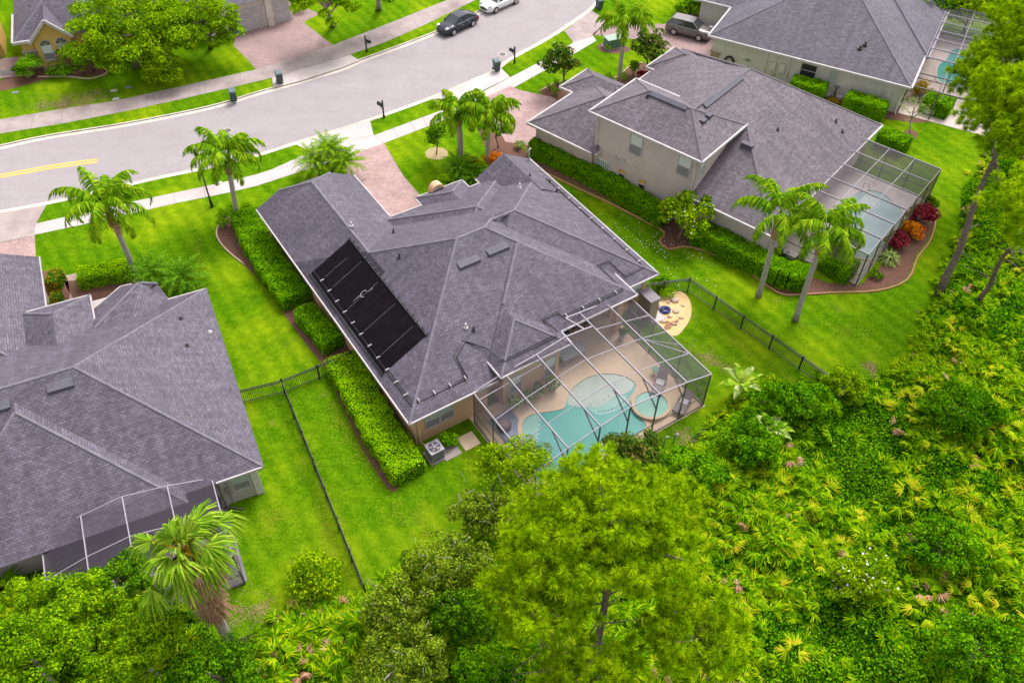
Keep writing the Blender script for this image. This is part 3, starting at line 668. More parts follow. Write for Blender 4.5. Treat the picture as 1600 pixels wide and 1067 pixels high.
# roof height functions
zL = lambda u, v: 2.9 + S1 * (v - 27.98); zW = lambda u, v: 2.9 + S1 * (u - 11.83); zE = lambda u, v: 2.9 + S1 * (31.99 - u); zRr = lambda u, v: 2.9 + S1 * (v - 30.1); zF = lambda u, v: 2.9 + S1 * (44.23 - v)
def on(px, py, fr, nx, d):   # pixel on a roof plane z = d + nx.(u,v)
    o = fr.inv((0, 0)); dd = rd(px, py); r_ = fr.inv((dd.x, dd.y)); t = (d - HC) / (dd.z - nx[0] * r_[0] - nx[1] * r_[1]); return (r_[0] * t, r_[1] * t, HC + dd.z * t)
PL = ((0, S1), 2.9 - S1 * 27.98); PW_ = ((S1, 0), 2.9 - S1 * 11.83); PE = ((-S1, 0), 2.9 + S1 * 31.99); PRr = ((0, S1), 2.9 - S1 * 30.1); PF = ((0, -S1), 2.9 + S1 * 44.23)
for px, py in ((729, 404), (774, 384)):
    q = on(px, py, H1, *PL); vent_box(mh, H1, q[0], q[1] , (0, -1), zL, 1.5, .5)
for px, py, pl_, mt in ((549, 353, PW_, WHITE), (624, 402, PW_, BLACK), (728, 512, PL, WHITE), (740, 516, PL, BLACK), (615, 364, PF, BLACK), (828, 277, PE, BLACK), (870, 300, PE, BLACK), (812, 293, PF, WHITE), (859, 286, PE, BLACK)):
    q = on(px, py, H1, *pl_); pipe_vent(mh, H1, q[0], q[1], q[2], mt)
# solar pool-heating mats: panels between pixel corners on the west slope
SA, SB, SC_, SD = (on(x, y, H1, *PW_) for x, y in ((545, 376), (486, 428), (603, 580), (667, 524)))
u_lo, u_hi = SB[0] + .02, SA[0]; v_hi, v_lo = (SA[1] + SB[1]) / 2, (SC_[1] + SD[1]) / 2; npan = 9
m2 = MB(H1)
for k in range(npan):
    a0 = v_lo + (v_hi - v_lo) * k / npan + .008; a1 = v_lo + (v_hi - v_lo) * (k + 1) / npan - .008
    m = MB(H1); q = [(u_lo, a0), (u_hi, a0), (u_hi, a1), (u_lo, a1)]
    m.faces([(x, y, zW(x, y) + .07) for x, y in q] + [(x, y, zW(x, y) + .01) for x, y in q], [(0, 1, 2, 3), (0, 4, 5, 1), (1, 5, 6, 2), (2, 6, 7, 3), (3, 7, 4, 0)]); m.build('solar_mat', SOLAR, mh)
for k in (1, 3, 5, 7, 8):
    a0 = v_lo + (v_hi - v_lo) * k / npan; x0 = u_lo + .5; x1 = u_lo + (u_hi - u_lo) * (.93 if k % 2 else .75)
    m2.bar((x0, a0, zW(x0, 0) + .078), (x1, a0, zW(x1, 0) + .078), .012, .01)
m2.build('mat_strap', GALV, mh)
m = MB(H1)
for x in (u_lo - .10, u_hi + .06): m.tube([(x, v_lo - .1, zW(x, 0) + .09), (x, v_hi + .1, zW(x, 0) + .09)], .055, 6)
k = v_lo
while k < v_hi:
    m.box(u_hi + .02, u_hi + .22, k, k + .12, zW(u_hi, 0) - .02, zW(u_hi, 0) + .17); k += .62
m.build('header_pipe', BLKP, mh)
m = MB(H1)
def roofpipe(pts, off=(0, .14)):
    for o_ in off:
        m.tube([(u + o_ * a, v + o_ * b, z + .07) for (u, v, z, a, b) in pts], .03, 6)
zz = lambda u: zW(u, 0)
roofpipe([(12.45, v_hi + .1, zz(12.45), 1, 0), (12.45, 28.75, zz(12.45), 1, 1), (16.2, 28.75, zL(0, 28.75), 0, 1)])
roofpipe([(16.2, 28.75, zL(0, 28.75), -1, 1), (16.2, 30.0, zL(0, 30.0), -1, 1), (17.2, 30.6, zL(0, 30.6), -1, 1), (18.2, 29.6, zL(0, 29.6) + .15, -1, 1), (18.35, 28.3, 3.85, -1, 1), (22.3, 28.3, 3.85, 0, 1)])
roofpipe([(22.6, 28.6, 3.75, 0, 1), (22.4, 29.8, 4.0, -1, 1), (23.4, 29.8, 4.0, 0, 1), (23.6, 29.4, 3.8, 0, 1), (28.3, 29.4, 3.8, 0, 1), (28.3, 31.9, 3.95, -1, 1), (29.2, 31.9, zRr(0, 31.9), 0, 1), (29.6, 30.75, zRr(0, 30.75), 0, 1), (31.3, 30.75, zRr(0, 30.75), 0, 1), (31.3, 42.5, zE(31.3, 0), -1, 0)])
m.build('heater_pipe', BLKP, mh)
def clip_(*b): m = MB(H1); m.box(*b); m.build('pipe_clip', WHITE, mh)
q = on(569, 461, H1, *PW_); m = MB(H1); m.tube([(q[0] + .22 * cos(a), q[1] + .22 * sin(a), zW(q[0] + .22 * cos(a), 0) + .10) for a in np.linspace(0, 4.2, 10)], .03, 5); m.tube([(q[0] - .75, q[1] + .15, zW(q[0] - .75, 0) + .09), (q[0] - .2, q[1] + .12, zW(q[0] - .2, 0) + .09)], .02, 5); m.tube([(q[0] + .2, q[1] - .1, zW(q[0] + .2, 0) + .09), (q[0] + .6, q[1] - .12, zW(q[0] + .6, 0) + .09)], .02, 5); m.build('mat_bracket', SILVER, mh)
for k in range(11): v = 29.6 + k * 1.15; clip_(12.38, 12.66, v, v + .05, zz(12.5) + .02, zz(12.5) + .15)
for k in range(4): u = 12.9 + k * 1.05; clip_(u, u + .05, 28.68, 28.96, zL(0, 28.8) - .05, zL(0, 28.8) + .15)
for k in range(4): u = 23.8 + k * 1.3; clip_(u, u + .05, 29.33, 29.6, 3.75, 3.96)
for k in range(8): v = 31.4 + k * 1.35; clip_(31.2, 31.46, v, v + .05, zE(31.3, 0) - .04, zE(31.3, 0) + .14)
m = MB(H1); q = on(825, 262, H1, *PE); m.tube([(31.7, 45.3, 3.0), (31.7, 45.3, 3.9)], .04, 6); m.tube([(31.55, 45.3, 3.9), (31.85, 45.3, 4.15)], .07, 6); m.build('antenna', WHITE, mh)

# ---- pool enclosure of the main house
def beam_top(u, v):
    xs = (16.1, 18.2, 20.4, 22.5, 24.65, 26.8, 28.85); zs = (2.85, 3.42, 3.85, 4.2, 3.9, 3.55, 3.0); return float(np.interp(u, xs, zs))
en = thing('pool_enclosure', 'large aluminium framed insect screen enclosure behind the peach house over the turquoise pool', 'pool enclosure', H1(22, 25, 0), 'screened pool enclosures')
US = (16.1, 18.2, 20.4, 22.5, 24.65, 26.8, 28.85); VB = {16.1: 28.0, 18.2: 27.9, 20.4: 27.75, 22.5: 27.75, 24.65: 29.2, 26.8: 29.3, 28.85: 29.3}; VF = 21.4
for u in US:
    m = MB(H1); z = beam_top(u, 0)
    m.bar((u, VF, z), (u, VB[u], z), .06, .12); m.build('roof_beam', SILVER, en)
for u in US:
    m = MB(H1); m.bar((u, VF, 0), (u, VF, beam_top(u, 0) - .07), .08); m.build('post', BRONZE, en)
for u, v in ((16.1, 23.6), (16.1, 25.8), (16.1, 27.95), (28.85, 24.0), (28.85, 26.7), (28.85, 29.2)):
    m = MB(H1); m.bar((u, v, 0), (u, v, beam_top(u, 0) - .06), .07); m.build('post', BRONZE, en)
m = MB(H1)
for v in (VF, 23.4, 25.6):
    for a, b in zip(US[:-1], US[1:]): m.bar((a, v, beam_top(a, 0)), (b, v, beam_top(b, 0)), .042 if v != VF else .06)
for a, b in zip(US[:-1], US[1:]):
    if a == 22.5:
        m.bar((a, VB[a], beam_top(a, 0)), (24.0, 27.8, 4.0), .08); m.bar((24.0, 27.8, 4.0), (23.6, 29.2, 4.0), .08); m.bar((23.6, 29.2, 4.0), (b, 29.2, 3.9), .08); m.bar((24.65, 27.8, 3.9), (24.0, 27.8, 4.0), .08)
    else: m.bar((a, VB[a], beam_top(a, 0)), (b, VB[b], beam_top(b, 0)), .08)
m.bar((16.1, 27.3, 2.9), (20.4, 27.0, 3.8), .05)
for u in (24.65,): m.bar((24.65, 27.5, 3.88), (28.85, 27.3, 3.0), .06)
m.bar((26.8, 25.6, 3.5), (28.85, 23.4, 2.98), .05); m.bar((26.8, 25.6, 3.5), (28.85, 24.3, 2.98), .04)
m.build('purlin', SILVER, en)
m = MB(H1)
for u, v in ((18.2, VF), (20.4, VF), (22.5, VF), (24.65, VF), (26.8, VF)):
    m.bar((u, v, beam_top(u, 0) - 1.4), (u, v + 1.5, beam_top(u, 0) - .06), .07)
for z in (1.0,):
    for a, b in zip(US[:-1], US[1:]): m.bar((a, VF, z), (b, VF, z), .05)
    m.bar((16.1, VF, z), (16.1, 28, z), .05); m.bar((28.85, VF, z), (28.85, 29.2, z), .05)
m.bar((16.1, VF, 2.1), (16.1, 28, 2.1), .05); m.bar((28.85, 21.4, .1), (28.85, 24, 2.9), .03); m.bar((28.85, 24, .1), (28.85, 21.4, 2.9), .03)
for a, b in ((16.1, 28.85),): m.bar((a, VF, .06), (b, VF, .06), .08)
m.bar((16.1, VF, .06), (16.1, 28, .06), .08); m.bar((28.85, VF, .06), (28.85, 29.2, .06), .08)
m.build('rail', BRONZE, en)
for k, (a, b) in enumerate(zip(US[:-1], US[1:])):
    m = MB(H1)
    for v0, v1 in ((VF, 23.4), (23.4, 25.6), (25.6, min(VB[a], VB[b]))): m.face([(a, v0, beam_top(a, 0)), (b, v0, beam_top(b, 0)), (b, v1, beam_top(b, 0)), (a, v1, beam_top(a, 0))])
    m.build('roof_screen', SCREEN, en)
    m = MB(H1); m.face([(a, VF, .05), (b, VF, .05), (b, VF, beam_top(b, 0)), (a, VF, beam_top(a, 0))]); m.build('wall_screen', SCREEN, en)
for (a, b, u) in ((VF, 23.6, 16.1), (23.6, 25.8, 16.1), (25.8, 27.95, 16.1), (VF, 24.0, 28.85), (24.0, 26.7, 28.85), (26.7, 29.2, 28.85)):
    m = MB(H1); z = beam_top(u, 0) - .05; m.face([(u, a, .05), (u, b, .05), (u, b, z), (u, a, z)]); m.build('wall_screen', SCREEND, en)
m = MB(H1)
for a, b in (((28.85, 27.9, 2.05), (28.85, 28.9, 2.05)), ((28.85, 27.9, 0.05), (28.85, 27.9, 2.05)), ((28.85, 28.9, .05), (28.85, 28.9, 2.05)), ((28.85, 27.9, .9), (28.85, 28.9, .9))): m.bar(a, b, .06)
m.build('screen_door', BRONZE, en)
# patio and pool
pt = MB(H1); pt.prism([(16.0, 21.3), (28.95, 21.3), (28.95, 29.6), (28.6, 33.1), (22.4, 33.1), (22.4, 28.3), (17.3, 28.6), (17.3, 28.5), (16.0, 28.5)], -.1, .03)
pt.build('patio', DECK)['kind'] = 'structure'
m = MB(H1); m.box(14.55, 15.6, 26.4, 27.5, -.02, .05); m.build('patio_step', DECK)['kind'] = 'structure'
m = MB(H1); m.box(13.2, 14.3, 26.4, 27.3, -.02, .045); m.build('patio_step', WALKD)['kind'] = 'structure'
pool = thing('swimming_pool', 'turquoise free form pool with sun shelf and raised round spa inside the main screen enclosure', 'swimming pool', H1(22, 24, 0), 'swimming pools')
PO = smooth_line([(16.9, 22.2), (17.3, 24.0), (18.1, 25.6), (18.6, 26.35), (19.4, 26.55), (20.6, 26.1), (21.4, 25.9), (22.0, 26.4), (22.8, 26.9), (24.0, 27.1), (25.2, 26.8), (26.1, 26.0), (26.4, 25.1), (25.9, 24.6), (25.3, 24.3), (25.0, 23.6), (24.9, 22.7), (24.5, 21.9), (21, 21.8), (18, 21.8), (16.9, 22.2)], 4)[:-1]
def slabmesh(poly, z, mat, name, par):
    m = MB(H1); m.face([(x, y, z) for x, y in poly]); o = m.build(name, mat, par); bpy_tri(o); return o
def rimmesh(poly, wd, z0, z1, mat, name, par, fr=H1):
    m = MB(fr); n = len(poly); cx = sum(p[0] for p in poly) / n; cy = sum(p[1] for p in poly) / n
    a = sum(poly[i][0] * poly[(i + 1) % n][1] - poly[(i + 1) % n][0] * poly[i][1] for i in range(n)); sg = 1 if a > 0 else -1
    O = []
    for i in range(n):
        d = (Vector(poly[(i + 1) % n]) - Vector(poly[i - 1])).normalized(); O.append((poly[i][0] + d.y * wd * sg, poly[i][1] - d.x * wd * sg))
    for i in range(n):
        j = (i + 1) % n
        m.faces([(*poly[i], z1), (*poly[j], z1), (*O[j], z1), (*O[i], z1), (*poly[i], z0), (*poly[j], z0), (*O[i], z0), (*O[j], z0)], [(0, 1, 2, 3), (4, 5, 1, 0), (3, 2, 7, 6)])
    return m.build(name, mat, par)
wt_ = slabmesh(PO, .042, WATER, 'water', pool)
rimmesh(PO, .28, .032, .085, DECK, 'coping', pool)
SHELF = smooth_line([(21.7, 26.0), (22.1, 26.45), (22.8, 26.87), (24.0, 27.07), (25.2, 26.77), (26.07, 25.98), (26.35, 25.12), (25.6, 24.75), (24.6, 24.9), (23.6, 24.8), (22.6, 25.2), (21.7, 26.0)], 3)[:-1]
slabmesh(SHELF, .050, m_water('sun_shelf', (.34, .41, .36), (.40, .46, .41)), 'sun_shelf', pool)
STEP = smooth_line([(22.6, 25.15), (23.6, 24.8), (24.6, 24.85), (25.3, 24.6), (25.1, 24.1), (24.2, 24.0), (23.4, 24.1), (22.8, 24.4), (22.6, 25.15)], 3)[:-1]
slabmesh(STEP, .046, WATERS, 'pool_steps', pool)
m = MB(H1)
for k in range(12): t = k / 11; m.box(23.0 + 2.2 * t, 23.08 + 2.2 * t, 24.45 - .3 * sin(t * 3), 24.53 - .3 * sin(t * 3), .052, .056)
for k in range(8): t = k / 7; m.box(22.0 + 3.2 * t, 22.07 + 3.2 * t, 25.75 - .75 * sin(t * 3), 25.82 - .75 * sin(t * 3), .054, .058)
for k in range(8): t = k / 7; m.box(17.9 + 1.5 * t, 17.97 + 1.5 * t, 24.5 + 1.3 * t * t, 24.57 + 1.3 * t * t, .054, .058)
m.build('tile_marker', plain('blue_tile', (.05, .14, .20)), pool)
BEN = smooth_line([(17.4, 24.2), (18.12, 25.6), (18.62, 26.32), (19.4, 26.5), (19.9, 26.3), (19.3, 25.5), (18.3, 24.4), (17.4, 24.2)], 3)[:-1]
slabmesh(BEN, .050, WATERS, 'pool_bench', pool)
SPA = [(25.55 + .98 * cos(t), 23.15 + .98 * sin(t)) for t in np.linspace(0, 2 * pi, 25)[:-1]]
SP = [(26.05 + 1.05 * cos(t), 23.1 + 1.0 * sin(t)) for t in np.linspace(0, 2 * pi, 29)[:-1]]
slabmesh(SP, .22, WATERG if 0 else m_water('spa_water', (.13, .36, .28), (.24, .45, .38)), 'spa_water', pool)
rimmesh(SP, .20, .03, .27, DECK, 'spa_wall', pool)
slabmesh([(26.05 + .98 * cos(t), 23.1 + .93 * sin(t)) for t in np.linspace(.2, pi * .95, 14)] + [(25.4, 23.4), (26.2, 23.2), (26.8, 23.3)], .226, WATERS, 'spa_seat', pool)

# ---- the two storey neighbour on the right
H2 = Fr(50.5)
h2 = thing('house', 'mauve two storey house with a mauve grey shingle roof right of the peach house', 'house', H2(56, 26, 0), 'houses on the street')
r = MB(H2); c = MB(H2); s = .5
hip(r, c, 47.8, 54.05, 22.2, 32.15, 6.2, s)
zr = 2.9 + s * 9.3; vr = 25.1
r.face([(47.8, 15.8, 2.9), (66.4, 15.8, 2.9), (59.2, 25.1, 7.55), (50.9, 25.1, 7.55), (50.9, 22.25, 6.125), (54.2, 22.25, 6.125)])
r.face([(47.8, 15.8, 2.9), (54.2, 22.25, 6.125), (54.2, 22.7, 6.125), (47.8, 22.7, 2.9)][::-1])
r.face([(66.4, 15.8, 2.9), (66.4, 35.0, 2.9), (61.7, 31.0, 5.2), (59.2, 25.1, 7.55)])
r.face([(59.2, 25.1, 7.55), (61.7, 31.0, 5.2), (66.4, 35, 2.9), (50.9, 35, 2.6), (50.9, 25.1, 7.55)])
for p, q in (((47.8, 15.8, 2.9), (54.2, 22.25, 6.125)), ((66.4, 15.8, 2.9), (59.2, 25.1, 7.55)), ((50.9, 25.3, 7.65), (59.2, 25.1, 7.55)), ((59.2, 25.1, 7.55), (66.2, 34.8, 2.9))): capline(c, p, q)
hip(r, c, 47.5, 56.2, 29, 37.9, 2.9, s, clip=(None, None, 31.2, None))
hip(r, c, 53.6, 57.6, 33, 39.3, 2.9, s, clip=(None, None, 34.0, None))
hip(r, c, 61.35, 65.95, 30, 35.6, 2.9, s)
ro2 = r.build('roof', SH2, h2); c.build('ridge_cap', CAP2, ro2)
m = MB(H2)
for pts, z in (([(54.2, 22.16), (47.76, 22.16), (47.76, 32.19), (54.09, 32.19), (54.09, 27)], 6.2), ([(66.44, 20), (66.44, 15.76), (47.76, 15.76), (47.76, 22.68)], 2.9), ([(47.46, 31.4), (47.46, 37.94), (53.6, 37.94)], 2.9), ([(53.56, 37.9), (53.56, 39.34), (57.6, 39.34)], 2.9), ([(61.31, 33), (61.31, 35.64), (66, 35.64)], 2.9)): gutter(m, pts, z, .14, .18)
m.build('gutter', WHITE, h2)
m = MB(H2); soffit(m, [(47.85, 66.3, 15.9, 22.65), (47.6, 56, 31, 37.8), (53.7, 57.5, 37, 39.2), (61.4, 65.9, 33, 35.5)], 2.9); soffit(m, [(47.85, 54, 22.25, 32.1)], 6.2); m.build('soffit', SOFF, h2)
m = MB(H2); m.prism([(48.25, 16.3), (66.0, 16.3), (66, 35.1), (57.1, 35.1), (57.1, 38.8), (54.1, 38.8), (54.1, 37.4), (48.0, 37.4), (48.0, 31.7), (48.25, 31.7)], 0, 2.78)
m.prism([(48.26, 22.6), (53.6, 22.6), (53.6, 31.7), (48.26, 31.7)], 2.781, 6.1)
m.box(48.2, 48.249, 22.75, 31.65, 2.95, 3.02); m.build('wall', ST_GREY, h2)
m = MB(H2); m.box(48.02, 48.6, 37.41, 37.46, 0, 1.3); m.box(47.94, 47.99, 36.6, 37.4, 0, 1.3); m.build('stone_base', STONE, h2)
m = MB(H2); m.tube([(48.1, 22.75, 6.1), (48.1, 22.75, .2)], .05, 6); m.build('downpipe', ST_GREY, h2)
for q_ in ((48.1, 31.5, 6.1), (47.9, 37.2, 2.8)): m = MB(H2); m.tube([q_, (q_[0], q_[1], .2)], .05, 6); m.build('downpipe', ST_GREY, h2)
lft = ((0, 1), (-1, 0))
def wat(px, py, u, fr):     # where the pixel ray meets the wall plane u = const
    dd = rd(px, py); r_ = fr.inv((dd.x, dd.y)); t = u / r_[0]; return (r_[1] * t, HC + dd.z * t)
def win_px(root, fr, u, x, y, wd, ht, **k):
    v, z = wat(x, y, u, fr); return window(root, fr, (u, v), (0, 1), (-1, 0), z - ht / 2, z + ht / 2, wd, **k)
win_px(h2, H2, 48.25, 994, 227, 1.15, 1.75, lower=SCRNW, upper=BLINDP, rail=.48)
win_px(h2, H2, 48.25, 1069, 260, 1.15, 1.75, lower=SCRNW, upper=BLINDP, rail=.48)
win_px(h2, H2, 48.25, 972, 272, .65, 1.05, lower=GLASS, upper=ST_YEL)
win_px(h2, H2, 48.25, 1003, 288, .65, 1.05, lower=GLASS, upper=ST_YEL)
window(h2, H2, (48.85, 22.6), (1, 0), (0, -1), 4.2, 5.75, .9, lower=BLIND, upper=BLINDP)
v_, z_ = wat(941, 261, 48.25, H2)
m = MB(H2)
for i in range(6):
    for j in range(6): m.box(48.20, 48.249, v_ - .62 + i * .21, v_ - .62 + i * .21 + .13, z_ - .62 + j * .21, z_ - .62 + j * .21 + .13)
gb = MB(H2); gb.box(48.21, 48.252, v_ - .68, v_ + .68, z_ - .68, z_ + .68); gbo = gb.build('glass_block_window', BLINDP, h2); m.build('glass_block', plain('green_glass_block', (.05, .16, .15), None, .2, .6), gbo)
for x, y in ((962, 245), (975, 251)):
    v, z = wat(x, y, 48.25, H2); m = MB(H2); m.tube([(48.25, v, z), (48.08, v, z)], .13, 10); m.build('vent_cover', WHITE, h2)
for px, py, kind in ((1163, 228, 'v'), (1171, 231, 'v')):
    q = on(px, py, H2, (.5, 0), 2.9 - .5 * 47.8); m = MB(H2); m.box(q[0] - .2, q[0] + .2, q[1] - .25, q[1] + .25, q[2] - .1, q[2] + .28); m.build('box_vent', VENT, h2)
for px, py in ((1098, 192), (1107, 184)):
    q = on(px, py, H2, (0, .5), 2.9 - .5 * 15.8); m = MB(H2); m.box(q[0] - .25, q[0] + .25, q[1] - .2, q[1] + .2, q[2] - .1, q[2] + .28); m.build('box_vent', VENT, h2)
z2 = lambda u, v: 2.9 + .5 * (v - 15.8)
for (x0, y0), (x1, y1) in (((1101, 168), (1161, 125)),):
    m = MB(H2); a = on(x0, y0, H2, (0, .5), 2.9 - .5 * 15.8); b = on(x1, y1, H2, (0, .5), 2.9 - .5 * 15.8)
    m.faces([(a[0], 25.12, 7.68), (b[0], 25.12, 7.68), (b[0], 24.75, z2(0, 24.75) + .14), (a[0], 24.75, z2(0, 24.75) + .14), (a[0], 24.75, z2(0, 24.75) - .05), (b[0], 24.75, z2(0, 24.75) - .05)], [(3, 2, 1, 0), (4, 5, 2, 3)]); m.build('ridge_vent', VENT, h2)
m = MB(H2); zu = lambda u: 6.2 + .5 * (u - 47.8)
m.faces([(50.9, 25.6, 7.87), (50.9, 28.8, 7.87), (50.55, 28.8, zu(50.55) + .14), (50.55, 25.6, zu(50.55) + .14), (50.55, 25.6, zu(50.55)), (50.55, 28.8, zu(50.55))], [(0, 1, 2, 3), (3, 2, 5, 4)]); m.build('ridge_vent', VENT, h2)
for px, py, nx, d in ((1012, 151, (.5, 0), 6.2 - .5 * 47.8), (1215, 203, (0, .5), 2.9 - .5 * 15.8), (1306, 190, (0, .5), 2.9 - .5 * 15.8), (1316, 206, (0, .5), 2.9 - .5 * 15.8)):
    q = on(px, py, H2, nx, d); pipe_vent(h2, H2, q[0], q[1], q[2], BLACK, .25, .07)

# cage builder for the neighbours
def cage(label, fr, u0, u1, v0, v1, z, nb, npur, mats, hi=None, org=None):
    en = thing('pool_enclosure', label, 'pool enclosure', fr((u0 + u1) / 2, (v0 + v1) / 2, 0), 'screened pool enclosures')
    hi = hi or (lambda t: z); us = [u0 + (u1 - u0) * k / nb for k in range(nb + 1)]; hz = [hi(k / nb) for k in range(nb + 1)]
    for u, h in zip(us, hz):
        m = MB(fr); m.bar((u, v0, h), (u, v1, h), .055, .11); m.build('roof_beam', mats[0], en)
        m = MB(fr); m.bar((u, v0, 0), (u, v0, h), .08); m.build('post', mats[1], en)
    for u, h in ((u0, hz[0]), (u1, hz[-1])):
        for k in range(1, npur): v = v0 + (v1 - v0) * k / npur; m = MB(fr); m.bar((u, v, 0), (u, v, h), .07); m.build('post', mats[1], en)
    m = MB(fr)
    for k in range(npur + 1):
        v = v0 + (v1 - v0) * k / npur
        for i in range(nb): m.bar((us[i], v, hz[i]), (us[i + 1], v, hz[i + 1]), .042)
    m.build('purlin', mats[0], en)
    m = MB(fr)
    for zz_ in (.06, 1.0):
        m.bar((u0, v0, zz_), (u1, v0, zz_), .06); m.bar((u0, v0, zz_), (u0, v1, zz_), .06); m.bar((u1, v0, zz_), (u1, v1, zz_), .06)
    m.build('rail', mats[1], en)
    for i in range(nb):
        m = MB(fr); m.face([(us[i], v0, hz[i]), (us[i + 1], v0, hz[i + 1]), (us[i + 1], v1, hz[i + 1]), (us[i], v1, hz[i])]); m.build('roof_screen', mats[2], en)
        m = MB(fr); m.face([(us[i], v0, .05), (us[i + 1], v0, .05), (us[i + 1], v0, hz[i + 1]), (us[i], v0, hz[i])]); m.build('wall_screen', mats[3], en)
    for u, h in ((u0, hz[0]), (u1, hz[-1])): m = MB(fr); m.face([(u, v0, .05), (u, v1, .05), (u, v1, h), (u, v0, h)]); m.build('wall_screen', mats[3], en)
    return en
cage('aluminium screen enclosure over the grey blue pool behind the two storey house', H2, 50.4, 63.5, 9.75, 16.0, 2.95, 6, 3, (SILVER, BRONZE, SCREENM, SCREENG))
def pool2(label, fr, poly, deck, wmat, dmat):
    m = MB(fr); m.prism(deck, -.1, .03); m.build('patio', dmat)['kind'] = 'structure'
    cu = sum(p[0] for p in poly) / len(poly); cv = sum(p[1] for p in poly) / len(poly)
    t = thing('swimming_pool', label, 'swimming pool', fr(cu, cv, 0), 'swimming pools')
    l = smooth_line(poly + [poly[0]], 4)[:-1]; m = MB(fr); m.face([(x, y, .042) for x, y in l]); o = m.build('water', wmat, t); bpy_tri(o)
    rimmesh(l, .28, .03, .08, dmat, 'coping', t, fr); return t
def loc(px, fr, z=0): return [fr.inv(P(x, y, z)) for x, y in px]
pp = loc([(1310, 345), (1322, 318), (1345, 300), (1375, 302), (1395, 318), (1410, 335), (1395, 365), (1368, 400), (1345, 403), (1310, 392), (1300, 370)], H2)
p2_ = pool2('grey blue pool with curved steps in the screened patio of the two storey house', H2, pp, [(50.4, 9.7), (63.6, 9.7), (63.6, 16.3), (50.4, 16.3)], WATERG, DECK2)
for k, rr in enumerate((1.5, 1.05, .6)):
    cc = loc([(1345, 312)], H2)[0]; m = MB(H2); m.face([(cc[0] + rr * cos(a), cc[1] + rr * sin(a), .046 + .004 * k) for a in np.linspace(pi, 2 * pi, 14)]); o = m.build('pool_step', m_water('step_water_%d' % k, (.36 + .05 * k, .44 + .04 * k, .43 + .04 * k), (.40 + .05 * k, .48 + .04 * k, .47 + .04 * k)), p2_)

# ---- third house, top right
H3 = Fr(62.0)
h3 = thing('house', 'pale grey house with a slate shingle roof at the top right corner', 'house', H3(84, 10, 0), 'houses on the street')
r = MB(H3); c = MB(H3)
hip(r, c, 75.4, 94.5, 1.3, 19.8, 2.9, .5)
hip(r, c, 81.6, 92.6, -1.2 + 2.2, 12, 2.9, .5, clip=(None, None, None, 8))
hip(r, c, 81.9, 90, 12, 23.5, 2.9, .5, clip=(None, None, 17, None))
ro3 = r.build('roof', SHB, h3); c.build('ridge_cap', CAP, ro3)
m = MB(H3)
for pts in ([(94.5, 1.26), (75.36, 1.26), (75.36, 19.84), (81.9, 19.84)], [(81.56, 2.0), (81.56, .96), (92.64, .96), (92.64, 3)], [(81.86, 19.8), (81.86, 23.54), (90, 23.54)]): gutter(m, pts, 2.9, .16, .2)
m.build('gutter', WHITE, h3)
m = MB(H3); soffit(m, [(75.5, 94.4, 1.4, 19.7), (81.7, 92.5, 1.1, 5), (82, 89.9, 19, 23.4)], 2.9); m.build('soffit', SOFF, h3)
m = MB(H3); m.prism([(75.85, 1.75), (94, 1.75), (94, 19.3), (89.5, 19.3), (89.5, 23), (82.4, 23), (82.4, 19.3), (75.85, 19.3)], 0, 2.78); m.build('wall', ST_PALE, h3)
m = MB(H3); m.box(75.78, 75.84, 18.5, 19.35, 0, 1.2); m.box(75.78, 76.5, 19.32, 19.38, 0, 1.2); m.box(75.7, 76.6, 18.4, 19.5, 1.2, 1.3); m.build('stone_base', STONE, h3)
win_px(h3, H3, 75.85, 1263, 111, 1.5, 1.35, lower=GLASS, upper=BLACK)
win_px(h3, H3, 75.85, 1302, 120, .75, 1.2, lower=BLIND, upper=BLIND)
for x, y, a, b in ((1208, 103, .5, .8), (1222, 106, .55, .9), (1389, 147, .4, .5)):
    v, z = wat(x, y, 75.85, H3); m = MB(H3); m.box(75.65, 75.849, v - a / 2, v + a / 2, z - b / 2, z + b / 2); m.build('meter_box', ST_PALE, h3)
m = MB(H3)
for x in (1198, 1212, 1233, 1376): v, z = wat(x, 100 + (x - 1198) * .28, 75.85, H3); m.tube([(75.8, v, 2.75), (75.8, v, .6)], .03, 5)
m.tube([(75.8, 1.9, 2.7), (75.8, 1.9, .3), (75.4, 1.7, .05)], .055, 6); m.build('conduit', ST_PALE, h3)
v, z = wat(1139.5, 97, 75.85, H3); m = MB(H3); m.tube([(75.75, v + .42 * cos(a), z + .05 + .5 * sin(a)) for a in np.linspace(0, 2 * pi, 20)], .11, 7, cap=False)
tag(m.build('hose_reel', BLACK), 'black coiled hose hanging on the pale grey house wall', 'garden hose')
for px, py in ((1344, 76), (1352, 70)):
    q = on(px, py, H3, (.5, 0), 2.9 - .5 * 75.4); pipe_vent(h3, H3, q[0], q[1], q[2], BLACK, .3, .1)
cage('screen enclosure of the pale grey house at the top right with an open dark frame', H3, 81.2, 92.6, -6.3, 1.2, 3.1, 6, 3, (SILVER, BRONZE, SCREENM, SCREEN))
m = MB(H3); u_ = 77.6
for a, b in (((76.2, -1.0, 2.7), (81.2, -1.0, 2.7)), ((76.2, -1.0, 0), (76.2, -1.0, 2.7)), ((78.8, -1, 0), (78.8, -1, 2.7)), ((76.2, -1, 2.7), (76.2, 1.6, 2.7)), ((78.8, -1, 2.7), (78.8, 1.6, 2.7)), ((76.2, -1, 1.2), (81.2, -1, 1.2)), ((76.2, -6, 2.7), (76.2, -1, 2.7)), ((78.8, -6, 2.7), (78.8, -1, 2.7)), ((76.2, -3.5, 2.7), (81.2, -3.5, 2.7)), ((76.2, -6, 2.7), (81.2, -6, 2.7)), ((76.2, -6, 0), (76.2, -6, 2.7)), ((81.2, -6, 0), (81.2, -6, 2.7))): m.bar(a, b, .09)
